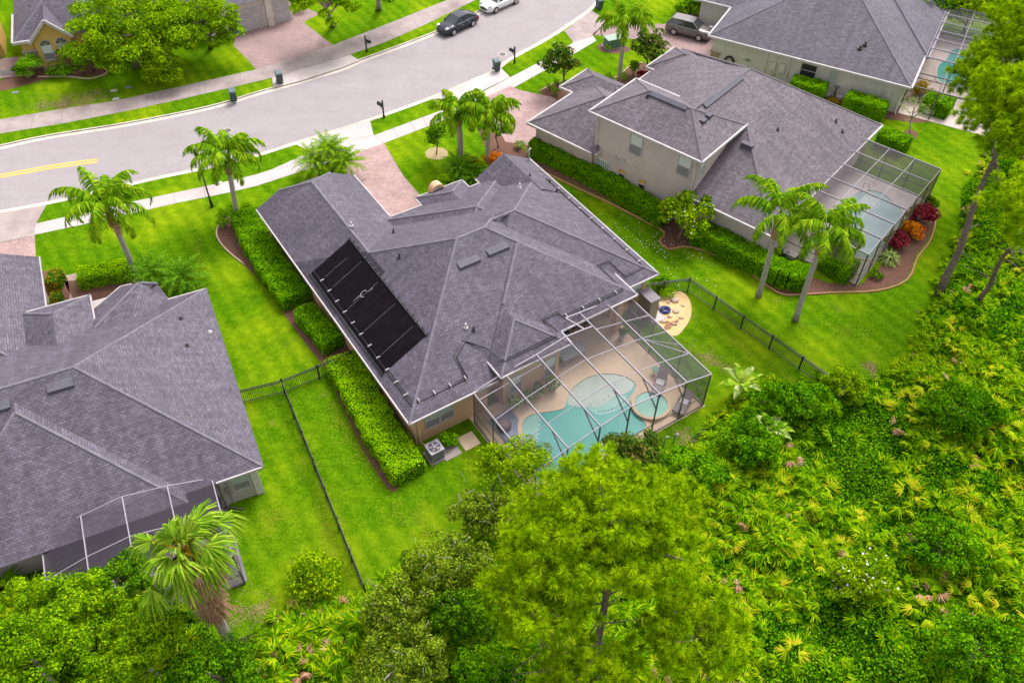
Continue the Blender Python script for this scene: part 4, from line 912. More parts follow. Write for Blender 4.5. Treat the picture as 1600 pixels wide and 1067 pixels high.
tag(m.build('cage_frame', BRONZE), 'dark bare metal cage frame at the corner of the pale grey house', 'metal frame')
pp = loc([(1478, 95), (1488, 80), (1502, 78), (1515, 88), (1512, 115), (1505, 135), (1480, 132), (1465, 125), (1466, 105)], H3)
pool2('turquoise pool half hidden by a pine behind the pale grey house', H3, pp, [(76, -6.4), (93, -6.4), (93, 1.6), (76, 1.6)], WATER, m_conc('pink_deck', (.52, .42, .38), (.60, .50, .46), (.44, .35, .32)))

# ---- left neighbour
H4 = Fr(25.7)
h4 = thing('house', 'taupe house filling the left edge, with a wide bare dark roof', 'house', H4(-8, 36, 0), 'houses on the street')
r = MB(H4); c = MB(H4); s = .5
hip(r, c, -26, -.55, 29.95, 45.3, 2.9, s)
hip(r, c, -19.5, -3.2, 27.9, 45.3, 2.9 + .0, s, clip=(None, None, 29.99, 36.6), caps=False) if 0 else None
hip(r, c, -18.2, -4.7, 29.3, 44, 2.95, s, clip=(None, None, None, 37.3))
hip(r, c, -11.56, -7.43, 38, 47.2, 3.4, s, clip=(None, None, 41.5, None))

hip(r, c, -20.2, -10.2, 41, 53.1, 2.9, s, gable=('v1',))
# angled entry roof
Pk = (-4.3, 46.2, 4.15); Pb = (-7.45, 43.6, 3.75)
r.face([(-5.6, 47.8, 2.9), (-7.42, 46.28, 2.9), (-7.45, 44.5, 2.95), Pb, Pk][::-1] if 0 else [(-5.6, 47.8, 2.9), (-7.45, 46.3, 2.95), Pb, Pk][::-1]); r.face([Pk, Pb, (-5.4, 42.5, 4.1), (-2.9, 45.35, 2.85)]); r.face([(-5.6, 47.8, 2.9), Pk, (-2.9, 45.35, 2.85), (-3.4, 47.2, 2.9)])
capline(c, Pk, Pb); capline(c, Pk, (-3.4, 47.2, 2.9))
ro4 = r.build('roof', SH, h4); c.build('ridge_cap', CAP, ro4)
m = MB(H4)
for pts in ([(-3.0, 45.34), (-.51, 45.34)], [(-.55, 29.91), (-3.1, 29.91)], [(-12.0, 29.9), (-26, 29.9)], [(-10.16, 47.6), (-10.16, 53.1)], [(-7.5, 46.25), (-5.6, 47.85), (-4.9, 47.8)]): gutter(m, pts, 2.9)
m.runs.append(len(m.f)); m.bar((-12.6, 44.6, 3.3), (-11.7, 44.9, 3.3), .1); m.bar((-12.6, 43.8, 3.3), (-11.7, 44.1, 3.3), .1); m.bar((-12.6, 43.8, 3.3), (-12.6, 44.6, 3.3), .12)
gutter(m, [(-11.6, 43.4), (-11.6, 47.24), (-7.39, 47.24), (-7.39, 43.4)], 3.4)
m.build('gutter', WHITE, h4)
m = MB(H4); m.bar((-.53, 45.3, 2.84), (-.53, 29.95, 2.84), .05, .12); m.build('fascia', VENT, h4)
m = MB(H4); m.box(-11.1, -7.9, 42, 46.8, 2.0, 3.35); m.build('entry_wall', ST_TAUPE, h4)
m = MB(H4); soffit(m, [(-25.9, -.6, 30, 45.25), (-11.6, -7.6, 44, 47.7), (-20, -10.3, 46, 53.0)], 2.9); m.build('soffit', SOFF, h4)
m = MB(H4); m.prism([(-3.15, 30.4), (-1.0, 30.4), (-1.0, 44.8), (-3.4, 44.8), (-5.2, 47.0), (-5.3, 47.3), (-10.7, 47.3), (-10.7, 52.6), (-19.7, 52.6), (-19.7, 44.8), (-25.5, 44.8), (-25.5, 30.4), (-12.3, 30.4), (-12.3, 33.5), (-3.15, 33.5)], 0, 2.78)
m.box(-3.3, -3.0, 30.3, 30.39, 0, 2.7); m.build('wall', ST_TAUPE, h4)
m = MB(H4); m.box(-1.35, -.96, 30.32, 30.41, 0, 2.75); m.box(-1.0, -.93, 30.33, 30.7, 0, 2.75); m.build('corner_pilaster', ST_PALE, h4)
window(h4, H4, (-1.95, 30.4), (1, 0), (0, -1), .95, 2.35, 1.0, lower=SCRNW, upper=BLIND)
window(h4, H4, (-6.3, 33.5), (1, 0), (0, -1), .1, 2.3, 2.6, lower=GLASS, upper=BLIND)
window(h4, H4, (-9.4, 33.5), (1, 0), (0, -1), .1, 2.3, 2.6, lower=GLASS, upper=None)
m = MB(H4); m.box(-2.85, -2.6, 30.25, 30.39, 1.1, 1.6); m.bar((-2.7, 30.35, .1), (-2.7, 30.35, 2.7), .04); m.build('meter_box', GALV, h4)
m = MB(H4); m.tube([(-3.1, 30.2, 2.75), (-3.1, 30.2, .1), (-2.3, 29.7, .06)], .06, 6); m.build('downpipe', BRONZE, h4)
zl4 = lambda u, v: 2.9 + .5 * (v - 29.95)
for px, py in ((93, 598), (-6, 632)):
    q = on(px, py, H4, (0, .5), 2.9 - .5 * 29.95); vent_box(h4, H4, q[0], q[1] + .1, (0, -1), zl4, 1.3, .55)
for px, py, mt in ((282, 498, BLACK), (292, 540, BLACK), (328, 519, WHITE)):
    q = on(px, py, H4, (-.5, 0), 2.9 + .5 * -.55); pipe_vent(h4, H4, q[0], q[1], q[2], mt, .15, .06)
hi4 = lambda t: 2.75 + 1.15 * (1 - abs(2 * min(max(t, 0), 1) - 1) ** 1.5)
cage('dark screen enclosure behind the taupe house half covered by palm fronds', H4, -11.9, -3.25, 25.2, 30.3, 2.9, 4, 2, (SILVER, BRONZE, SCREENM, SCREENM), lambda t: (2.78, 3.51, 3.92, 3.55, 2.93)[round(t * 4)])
m = MB(H4); m.prism([(-12.3, 25.3), (-3.1, 25.3), (-3.1, 33.6), (-12.3, 33.6)], -.1, .03); m.build('patio', m_conc('grey_deck', (.17, .15, .17), (.21, .19, .21), (.13, .11, .13)))['kind'] = 'structure'

# ---- yellow house and beige garage house across the street
cH = P(40, 60); H5 = Fr(22)
def at5(x, y, z=0, fr=H5): return fr.inv(P(x, y, z))
h5 = thing('house', 'yellow stucco house with arched windows and stone base at the top left corner', 'house', P(45, 80), 'houses on the street')
r = MB(H5); c = MB(H5)
a = at5(20, 70, 2.9); b = at5(46, 70, 2.9); d = at5(100, 54, 2.9); uL, vF_ = a[0], a[1] 
ug = at5(68, 48, 4.8)
hip(r, c, uL, uL + 13, vF_ + .25, vF_ + 13, 2.9, .62)
r.face([(b[0], vF_ - .3, 2.9), (ug[0], vF_ - .3, 4.75), (ug[0], vF_ + 3.4, 4.75)][::-1]); r.face([(2 * ug[0] - b[0], vF_ - .3, 2.9), (ug[0], vF_ - .3, 4.75), (ug[0], vF_ + 3.4, 4.75)])
hip(r, c, uL - 8, uL - 1.2, vF_ + .8, vF_ + 8, 5.2, .6)
ro5 = r.build('roof', SH, h5); c.build('ridge_cap', CAP, ro5)
m = MB(H5); gutter(m, [(uL - .04, vF_ + 6), (uL - .04, vF_ + .2), (b[0], vF_ + .2), (b[0], vF_ - .3)], 2.9, .18, .24)
m.runs.append(len(m.f)); m.bar((b[0], vF_ - .34, 2.9), (ug[0], vF_ - .34, 4.75), .2, .24); m.bar((2 * ug[0] - b[0], vF_ - .34, 2.9), (ug[0], vF_ - .34, 4.75), .2, .24)
gutter(m, [(uL - 1.16, vF_ + 6), (uL - 1.16, vF_ + .76), (uL - 8, vF_ + .76)], 5.2, .2, .26)
m.build('gutter', WHITE, h5)
m = MB(H5); m.prism([(uL + .45, vF_ + .7), (b[0] + .3, vF_ + .7), (b[0] + .3, vF_ + .1), (2 * ug[0] - b[0] - .3, vF_ + .1), (2 * ug[0] - b[0] - .3, vF_ + .7), (uL + 12, vF_ + .7), (uL + 12, vF_ + 12), (uL + .45, vF_ + 12)], 0, 2.8)
m.faces([(b[0] + .3, vF_ + .1, 2.8), (2 * ug[0] - b[0] - .3, vF_ + .1, 2.8), (ug[0], vF_ + .1, 4.6)], [(0, 1, 2)])
m.prism([(uL - 7.5, vF_ + 1.3), (uL - 1.7, vF_ + 1.3), (uL - 1.7, vF_ + 8), (uL - 7.5, vF_ + 8)], 2.4, 5.1); m.box(uL - 3.4, uL - 2.7, vF_ + .6, vF_ + 1.2, 0, 2.4); m.box(uL - 7.5, uL - 1.7, vF_ + 4, vF_ + 8, 0, 2.41)
m.build('wall', ST_YEL, h5)
m = MB(H5); m.box(uL + .4, b[0] + .25, vF_ + .6, vF_ + .69, 0, 1.7); m.box(b[0] + .25, 2 * ug[0] - b[0] - .25, vF_ + .02, vF_ + .09, 0, .35); m.build('stone_base', STONE, h5)
m = MB(H5); m.box(uL + .35, b[0] + .28, vF_ + .52, vF_ + .7, 1.7, 1.82); m.build('stone_cap', WHITE, h5)
for du in (-.68, .68):
    o = window(h5, H5, (ug[0] + du, vF_ + .1), (1, 0), (0, -1), .9, 2.35, .95, lower=SCRNW, upper=BLINDP, rail=.45, sill=True)
    m = MB(H5); uu = ug[0] + du
    ar = [(uu + .44 * cos(t), vF_ + .055, 2.36 + .42 * sin(t)) for t in np.linspace(0, pi, 13)]
    m.face(ar[::-1]); m.build('pane', GLASS, o)
    m = MB(H5); m.tube([(uu + .46 * cos(t), vF_ + .05, 2.36 + .44 * sin(t)) for t in np.linspace(0, pi, 13)], .045, 5)
    for t in (pi / 4, pi / 2, 3 * pi / 4): m.bar((uu, vF_ + .04, 2.36), (uu + .44 * cos(t), vF_ + .04, 2.36 + .42 * sin(t)), .035)
    m.build('arch_frame', WHITE, o)
q = at5(50, 17, 3.6); pipe_vent(h5, H5, q[0], q[1], 3.9, BLACK, .25, .1)
H6 = Fr(33)
h6 = thing('house', 'beige house with two white garage doors cut off by the top edge', 'house', P(410, 30), 'houses on the street')
a = H6.inv(P(365, 55)); b = H6.inv(P(455, 28)); m = MB(H6)
m.prism([(a[0] - 2.5, a[1]), (b[0] + .1, a[1]), (b[0] + .1, a[1] + 9), (a[0] - 2.5, a[1] + 9)], 0, 3.0)
m.build('wall', ST_BEIGE, h6)
r = MB(H6); c = MB(H6); hip(r, c, a[0] - 3, b[0] + .6, a[1] - .5, a[1] + 9.5, 3.05, .5); ro6 = r.build('roof', SHB, h6); c.build('ridge_cap', CAP, ro6)
ga = H6.inv(P(374, 52))[0]; gb_ = H6.inv(P(416, 37))[0]; gc = H6.inv(P(428, 36))[0]
for x0, x1 in ((a[0] + .1, gb_ - .25), (gc + .1, b[0] - .2)):
    m = MB(H6); m.box(x0, x1, a[1] - .05, a[1] + .0, .02, 2.3)
    for k in range(1, 4): m.box(x0, x1, a[1] - .07, a[1] - .052, .56 * k, .56 * k + .03)
    m.build('garage_door', WHITE, h6)
m = MB(H6); xm = (gb_ + gc) / 2; m.box(xm - .35, xm + .25, a[1] - .25, a[1] - .003, 0, 2.9); m.box(xm - .45, xm + .35, a[1] - .35, a[1] - .004, 1.0, 1.25); m.build('pillar', ST_BEIGE, h6)

# ------------------------------------------------------------------ vegetation
def rgen(seed): return np.random.default_rng(seed)
def crown(center, R, nclump, nleaf, size, rg, clr=.34, asp=.55, flat=.75, shell=.55, low=-.35):
    """leaf clumps spread through an uneven ellipsoid; returns verts, quads, clump centres"""
    c = np.array(center, float); R = np.array(R, float)
    d = unit(rg.normal(0, 1, (nclump * 4, 3))); d = d[d[:, 2] > low][:nclump]
    rad = rg.uniform(shell, 1.0, (len(d), 1)) * (1 + .16 * np.sin(d[:, :1] * 3.1 + c[0]) + .12 * np.cos(d[:, 1:2] * 4.3 + c[1]))
    cc = c + d * R * rad * .86
    rr = clr * R.mean() * rg.uniform(.6, 1.25, len(cc))
    k = rg.integers(0, len(cc), nleaf)
    e = unit(rg.normal(0, 1, (nleaf, 3))); e[:, 2] = np.abs(e[:, 2]) * .9 - .25
    q = rg.uniform(.55, 1.05, (nleaf, 1)) ** .6
    pos = cc[k] + e * rr[k][:, None] * q * np.array([1, 1, flat])
    v, f = leaves(pos, e + np.array([0, 0, .55]), size, asp, .55, rg)
    return v, f, cc
def limbs(m, base, top, cc, r0, rg, n=7, mi=0):
    b = Vector(base); t = Vector(top); mid = b.lerp(t, .5) + Vector((rg.normal(0, .1), rg.normal(0, .1), 0))
    m.tube([b, b.lerp(mid, .5), mid, t], [r0 * 1.35, r0, r0 * .85, r0 * .45], 8, mi=mi, world=True)
    for i in rg.choice(len(cc), min(n, len(cc)), replace=False):
        s = mid.lerp(t, float(rg.uniform(-.3, .9))); e = Vector(cc[i]); k = s.lerp(e, .5) + Vector((0, 0, .15))
        m.tube([s, k, e], [r0 * .5, r0 * .3, r0 * .1], 5, mi=mi, world=True)
def tree(label, base, top_px, R, seed, mat=None, trunk=BARK, nclump=40, nleaf=5000, size=.26, name='tree', cat='tree', group=None, zc=None, r0=.16, flowers=0, core=True, **k):
    """broadleaf tree: base on the ground, crown centre seen at top_px at height zc"""
    rg = rgen(seed); c = P(*top_px, zc); b = P(*base) if base else Vector((c.x, c.y, 0))
    t = thing(name, label, cat, (b.x, b.y, 0), group)
    v, f, cc = crown(c, R, nclump, nleaf, size, rg, **k)
    parts = [(v, f, 0)]
    if flowers:
        i = rg.integers(0, len(v), flowers); fp = v[i] + np.array([0, 0, .08]); fv, ff = leaves(fp, np.tile([0, 0, 1.], (flowers, 1)), .15, .9, .3, rg); parts.append((fv, ff, 1))
    lit(parts, 'crown', [mat or L_TREE, L_WHT], t)
    if mat is L_OLIVE:
        m = MB()
        for i in range(38):
            e = np.array(cc[rg.integers(0, len(cc))]) + rg.normal(0, .35, 3); d_ = unit(rg.normal(0, 1, 3) + np.array([0, 0, .5])) * rg.uniform(.4, .9); m.tube([e, e + d_ * .6 + rg.normal(0, .06, 3), e + d_], [.016, .011, .005], 4, world=True)
        tag(m.build('bare_twigs', BARKG, t, uv=False), kind='stuff')
    m = MB(); limbs(m, (b.x, b.y, -.05), (c.x, c.y, c.z + R[2] * .2), cc, r0, rg, 9 if len(cc) > 12 else 5); m.build('trunk', trunk, t, uv=False)
    return t
def shrub(label, base, R, seed, mat, nleaf=700, size=.16, name='shrub', cat='shrub', group=None, flowers=0, fm=None, zoff=0, nclump=14, asp=.55):
    b = P(*base) if len(base) == 2 else Vector(base); rg = rgen(seed)
    v, f, cc = crown((b.x, b.y, R[2] * .75 + zoff), R, nclump + 6, int(nleaf * 2.4), size * .85, rg, clr=.5, asp=asp)
    parts = [(v, f, 0)]
    if flowers:
        i = rg.integers(0, len(v), flowers); fv, ff = leaves(v[i] + np.array([0, 0, .05]), np.tile([0, 0, 1.], (flowers, 1)), .18, .9, .3, rg); parts.append((fv, ff, 1))
    t = thing(name, label, cat, (b.x, b.y, 0), group)
    lit(parts, 'foliage', [mat, fm or L_WHT], t)
    m = MB()
    for i in range(5): a = rg.uniform(0, 6.28); m.tube([(b.x, b.y, -.02), (b.x + cos(a) * R[0] * .5, b.y + sin(a) * R[1] * .5, R[2] * .8)], [.04, .015], 5, world=True)
    m.build('stem', BARK, t, uv=False); return t
def hedge(label, px, wd, h, seed, mats, dens=340, size=.115, group='clipped hedges', closed=None, round_=.20, wob=.13, top=None):
    """clipped hedge along a ground polyline given in pixels (centre line)"""
    rg = rgen(seed); l = smooth_line(W(px), 4) if len(px) > 2 else W(px); L = [np.array(p) for p in l]
    t = thing('hedge', label, 'hedge', (L[0][0], L[0][1], 0), group)
    seg = [np.linalg.norm(b - a) for a, b in zip(L[:-1], L[1:])]; tot = sum(seg); cum = np.concatenate([[0], np.cumsum(seg)])
    hw = wd / 2
    def at(s):
        s = np.clip(s, 0, tot - 1e-6); i = np.clip(np.searchsorted(cum, s, side='right') - 1, 0, len(seg) - 1)
        A = np.array(L)[i]; B = np.array(L)[i + 1]; fr = ((s - cum[i]) / np.array(seg)[i])[:, None]; d = unit(B - A); return A + (B - A) * fr, d
    per = wd + 2 * h; n = int(tot * per * dens); s = rg.uniform(-.0, tot, n); q = rg.uniform(0, per, n)
    c, d = at(s); nr = np.stack([-d[:, 1], d[:, 0]], 1)
    off = np.where(q < h, -hw, np.where(q > h + wd, hw, q - h - hw)); z = np.where(q < h, q, np.where(q > h + wd, per - q, h))
    nx = np.where(q < h, -1., np.where(q > h + wd, 1., 0.)); nz = ((q >= h) & (q <= h + wd)) * 1.0
    bump = wob * (np.sin(s * 2.1 + q) * .5 + np.sin(s * 5.3 - q * 3) * .5) + rg.normal(0, .035, n)
    edge = np.minimum(1, (hw - np.abs(off)) / round_) ; z = z - np.where(nz > 0, (1 - edge) ** 2 * round_, 0)
    off = off + nx * bump * .8; z = z + nz * bump * .8
    p = np.stack([c[:, 0] + nr[:, 0] * off, c[:, 1] + nr[:, 1] * off, np.maximum(z, .03)], 1)
    nn = np.stack([nr[:, 0] * nx, nr[:, 1] * nx, nz + .25], 1)
    # ends
    ne = int(wd * h * dens); parts = []
    for s_, sg in ((0., -1.), (tot, 1.)):
        c0, d0 = at(np.array([s_])); o2 = rg.uniform(-hw, hw, ne); z2_ = rg.uniform(0.05, h - .05, ne); e = rg.normal(0, .05, ne)
        n0 = np.array([-d0[0, 1], d0[0, 0]]); pp_ = np.stack([c0[0, 0] + n0[0] * o2 + d0[0, 0] * sg * e, c0[0, 1] + n0[1] * o2 + d0[0, 1] * sg * e, z2_], 1)
        v, f = leaves(pp_, np.tile([d0[0, 0] * sg, d0[0, 1] * sg, .3], (ne, 1)), size, .6, .6, rg); parts.append((v, f, 0))
    v, f = leaves(p, nn, size, .6, .5, rg); parts.append((v, f, 0))
    if len(mats) > 1:
        k = int(n * .0); 
    lit(parts, 'foliage', [mats[0]], t)
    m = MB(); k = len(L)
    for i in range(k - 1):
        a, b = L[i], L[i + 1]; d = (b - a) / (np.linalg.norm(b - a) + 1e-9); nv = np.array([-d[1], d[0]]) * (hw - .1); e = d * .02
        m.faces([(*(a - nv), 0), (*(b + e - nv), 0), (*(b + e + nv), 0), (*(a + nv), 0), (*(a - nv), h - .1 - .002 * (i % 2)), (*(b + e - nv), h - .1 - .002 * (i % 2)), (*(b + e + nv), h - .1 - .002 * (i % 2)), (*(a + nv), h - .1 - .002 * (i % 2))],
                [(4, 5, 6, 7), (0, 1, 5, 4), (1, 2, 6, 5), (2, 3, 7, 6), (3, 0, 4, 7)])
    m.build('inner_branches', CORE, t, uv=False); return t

def frond(org, az, el, L, rg, droop=1.0, nl=26, wl=.62, width=.055, mi=0, petiole=.18, ldroop=.5):
    """one feather frond: rachis bending down with hanging leaflets"""
    ps = []; p = np.array(org, float); e = el; n = 12; st = L / n
    for i in range(n + 1):
        ps.append(p.copy()); p = p + st * np.array([cos(az) * cos(e), sin(az) * cos(e), sin(e)]); e -= droop * (.06 + .13 * i / n)
    ps = np.array(ps); d = np.gradient(ps, axis=0); d = unit(d)
    side = np.array([-sin(az), cos(az), 0.]); V = []; t = np.linspace(petiole, 1, nl)
    pos = np.stack([np.interp(t, np.linspace(0, 1, n + 1), ps[:, k]) for k in range(3)], 1); dd = np.stack([np.interp(t, np.linspace(0, 1, n + 1), d[:, k]) for k in range(3)], 1)
    ln = wl * (np.sin(np.clip(t, 0, 1) ** .8 * pi * .86 + .25)) * rg.uniform(.8, 1.15, nl)
    for sg in (-1, 1):
        dr = unit(side * sg * .85 + dd * .55 + np.array([0, 0, -ldroop]) + rg.normal(0, .16, (nl, 3)))
        dr2 = unit(dr + np.array([0, 0, -.75 * ldroop - .15])); a = pos; b = pos + dr * ln[:, None] * .5; c = b + dr2 * ln[:, None] * .55
        wv = dd * width
        V.append(np.stack([a - wv * .5, a + wv * .5, b + wv * .6, b - wv * .6], 1)); V.append(np.stack([b - wv * .6, b + wv * .6, c + wv * .1, c - wv * .1], 1))
    up = np.cross(side, d); r = .035 * (1 - np.linspace(0, .8, n + 1))[:, None]
    V.append(np.stack([ps[:-1] - side * r[:-1], ps[:-1] + side * r[:-1], ps[1:] + side * r[1:], ps[1:] - side * r[1:]], 1))
    v = np.concatenate(V).reshape(-1, 3); return v, np.arange(len(v)).reshape(-1, 4), mi
def queen_palm(label, base, top, seed, L=3.3, nf=15, zt=None, boots=True, r0=.2, group='tall feather palms', dead=0, fruit=False, wl=.85, bias=None):
    b = P(*base); z = zt or top_z(b, *top); tp = P(*top, z); rg = rgen(seed)
    t = thing('palm_tree', label, 'palm tree', (b.x, b.y, 0), group)
    m = MB(); mid = b.lerp(tp, .5) + Vector((rg.normal(0, .06), rg.normal(0, .06), 0))
    pts = [b.lerp(tp, k / 9) + (mid - b.lerp(tp, .5)) * (4 * k / 9 * (1 - k / 9)) for k in range(8)] if boots else [b.lerp(tp, k / 9) for k in range(10)]
    m.tube(pts, [r0 * 1.25] + [r0 * (1.0 - .02 * k) for k in range(1, len(pts))], 10, world=True); tr = m.build('trunk', TRUNKP, t, uv=False)
    if boots:
        m = MB(); q = [b.lerp(tp, .74 + .26 * k / 7) for k in range(8)]; m.tube(q, [r0 * .95, r0 * 1.5, r0 * 1.55, r0 * 1.4, r0 * 1.5, r0 * 1.2, r0 * .9, r0 * .5], 9, world=True, smooth=False)
        for k in range(22):
            a = rg.uniform(0, 6.28); s = b.lerp(tp, float(rg.uniform(.78, .96))); m.tube([s, s + Vector((cos(a) * .22, sin(a) * .22, .22)), s + Vector((cos(a) * .34, sin(a) * .34, .42))], [.07, .06, .02], 5, world=True)
        m.build('crown_shaft', BOOT, t, uv=False)
    for i in range(nf):
        az = i * 2.39996 + rg.normal(0, .15); el = radians(84 - 55 * (i / nf) ** .8 + rg.normal(0, 6))
        fr_ = frond(tp, az, el, L * rg.uniform(.85, 1.1), rg, droop=1.75 + .5 * (i / nf), nl=56, wl=wl, width=.085, ldroop=.75)
        lit([fr_], 'frond', L_PALM, t)
    for i in range(dead): lit([frond(tp - Vector((0, 0, .25)), rg.uniform(3, 6), radians(-15), L * .6, rg, droop=2.2, nl=22, wl=.5)], 'dead_frond', L_DRY, t)
    if fruit:
        rg2 = rg; pts_ = np.array(tp) + np.array([.25, -.55, -.75]) + rg2.normal(0, .2, (200, 3)) * np.array([1, 1, 1.5]); v, f = leaves(pts_, rg2.normal(0, 1, (200, 3)), .12, .8, 1, rg2); lit([(v, f, 0)], 'fruit_cluster', L_GOLD, t)
    return t
queen_palm('tall palm with an orange fruit cluster over the left lawn by the taupe house', (213, 430), (166, 325), 1, 4.3, 19, fruit=True, dead=2)
queen_palm('tall palm leaning beside the black lamp post at the left end of the long hedge', (372, 345), (354, 246), 2, 3.7, 17)
queen_palm('palm with a thick pink brown trunk on the front lawn nearest the peach driveway', (719, 250), (714, 178), 3, 3.4, 17, r0=.26)
queen_palm('slimmer palm standing by the orange crotons at the front of the peach house', (762, 257), (765, 182), 4, 3.4, 16)
queen_palm('tall slender palm in front of the two storey house beside the green utility box', (967, 128), (978, 38), 5, 3.6, 18)
queen_palm('tall palm on the lawn before the clipped hedge of the two storey house', (1185, 463), (1219, 338), 6, 4.2, 14)
queen_palm('tall palm leaning right in front of the neighbour screen enclosure', (1243, 500), (1292, 362), 8, 3.8, 14)

def small_palm(label, base, seed, nf=22, L=1.7, h=.9, mat=L_PALM, group='low feather palms', name='palm_shrub', cat='palm'):
    b = P(*base); rg = rgen(seed); t = thing(name, label, cat, (b.x, b.y, 0), group)
    m = MB(); m.tube([(b.x, b.y, -.03), (b.x, b.y, h)], [.14, .10], 8, world=True); m.build('trunk', BARK, t, uv=False)
    lit([frond((b.x, b.y, h), i * 2.4, radians(75 - 65 * i / nf), L * rg.uniform(.85, 1.1), rg, 1.1, 24, .34, .045, ldroop=.15) for i in range(nf)], 'fronds', mat, t); return t
for i, (x, y, h, L, lb) in enumerate(((497, 278, 1.4, 1.9, 'low bushy palm left of the pair of its clump by the peach driveway'), (520, 268, 2.0, 1.9, 'taller bushy palm in the middle of the clump by the peach driveway'), (541, 276, 1.4, 1.8, 'low bushy palm right in the clump touching the pink driveway'),
                                 (246, 447, .9, 2.0, 'low palm between the tall fruiting palm and the taupe house corner'), (291, 452, .9, 2.0, 'low palm beside the taupe house nearest the long strip of lawn'),
                                 (720, 278, .8, 1.7, 'fan of low palm fronds at the entry of the peach house'), (740, 287, .5, 1.3, 'small low palm tucked under the entry roof of the peach house'),
                                 (1077, 24, 1.2, 1.6, 'dark small palm in the bed behind the grey suv'), (1100, 22, 1.0, 1.5, 'yellow green small palm in the bed by the pale grey garage'))):
    small_palm(lb, (x, y), 100 + i, 38, L * 1.15, h * .9, L_PALM if i < 3 else L_DARK if i == 7 else L_LOW)

# fan palms
def fan(org, dr, size, rg, nb=16, spread=2.5, cup=.25, width=.11, split=.45, mi=0, drop=.14):
    """fan leaf: blades radiating from the end of a stalk, partly joined"""
    d = unit(np.array(dr, float)); up = np.array([0, 0, 1.]); s = np.cross(d, up); s = s / (np.linalg.norm(s) + 1e-9); n = np.cross(s, d)
    th = np.linspace(-spread / 2, spread / 2, nb); V = []
    o = np.array(org, float)
    dirs = d[None] * np.cos(th)[:, None] + s[None] * np.sin(th)[:, None] + n[None] * cup * (np.abs(np.sin(th))[:, None]) * -1
    dirs = unit(dirs + rg.normal(0, .06, dirs.shape)); ln = size * (.78 + .22 * np.cos(th)) * rg.uniform(.85, 1.08, nb)
    tn = unit(np.cross(dirs, n)); mid = o + dirs * (ln * split)[:, None]; tip = o + dirs * ln[:, None] + np.array([0, 0, -1]) * (ln * drop)[:, None]
    wv = tn * (size * split * spread / nb * .62)
    V = np.concatenate([np.stack([o + tn * .02, o - tn * .02, mid - wv, mid + wv], 1), np.stack([mid + wv, mid - wv, tip - tn * .012, tip + tn * .012], 1)])
    v = V.reshape(-1, 3); return v, np.arange(len(v)).reshape(-1, 4), mi
def fan_palm(label, base, top, seed, n=26, size=.95, stalk=1.3):
    b = P(*base); z = top_z(b, *top); tp = P(*top, z); rg = rgen(seed); t = thing('fan_palm', label, 'palm tree', (b.x, b.y, 0))
    m = MB(); m.tube([b.lerp(tp, k / 6) for k in range(7)], [.30, .26, .24, .22, .22, .2, .16], 10, world=True); m.build('trunk', BARKG, t, uv=False)
    parts = []
    for i in range(420):
        a = rg.uniform(0, 6.28); u = rg.uniform(.45, .97); o = np.array(b.lerp(tp, float(u))); dr = np.array([cos(a) * .5, sin(a) * .5, -1.0]); parts.append(fan(o + np.array([cos(a), sin(a), 0]) * (.2 + .35 * max(0, u - .6)), dr + rg.normal(0, .2, 3), rg.uniform(.7, 1.3), rg, 6, .6, .1, split=.5))
    lit(parts, 'dry_skirt', SKIRT, t)
    st = MB()
    for i in range(n):
        az = i * 2.4 + rg.normal(0, .15); el = radians(80 - 100 * (i / n) ** .9 + rg.normal(0, 8)); d = np.array([cos(az) * cos(el), sin(az) * cos(el), sin(el)]); sl_ = stalk * rg.uniform(.85, 1.2)
        sl_ *= rg.uniform(.35, 1.05); e = np.array(tp) + d * sl_ + np.array([0, 0, -.12]); st.tube([tp, tuple(np.array(tp) + d * sl_ * .5), tuple(e)], [.04, .03, .02], 5, world=True)
        lit([fan(e, d + np.array([0, 0, -.35]), size * rg.uniform(.8, 1.15), rg, 36, rg.uniform(2.4, 3.3), rg.uniform(.3, .9), split=.62, drop=rg.uniform(.2, .55))], 'fan_leaf', L_FAN, t)
    for i in range(9):
        az = rg.uniform(3.2, 7.2); el = radians(rg.uniform(-45, -5)); d = np.array([cos(az) * cos(el), sin(az) * cos(el), sin(el)]); e = np.array(tp) + d * 1.25; st.tube([tp, tuple(e)], [.03, .02], 5, world=True); lit([fan(e, d + np.array([0, 0, -.9]), .9, rg, 20, 1.6, .5, split=.5, drop=.5)], 'dead_fan_leaf', L_DRY if i % 2 else SKIRT, t)
    st.build('leaf_stalks', L_GOLD, t, uv=False); return t
fan_palm('big fan palm with a brown dry skirt beside the taupe house screen enclosure', (358, 1000), (287, 862), 21, 27, 1.25, 1.55)

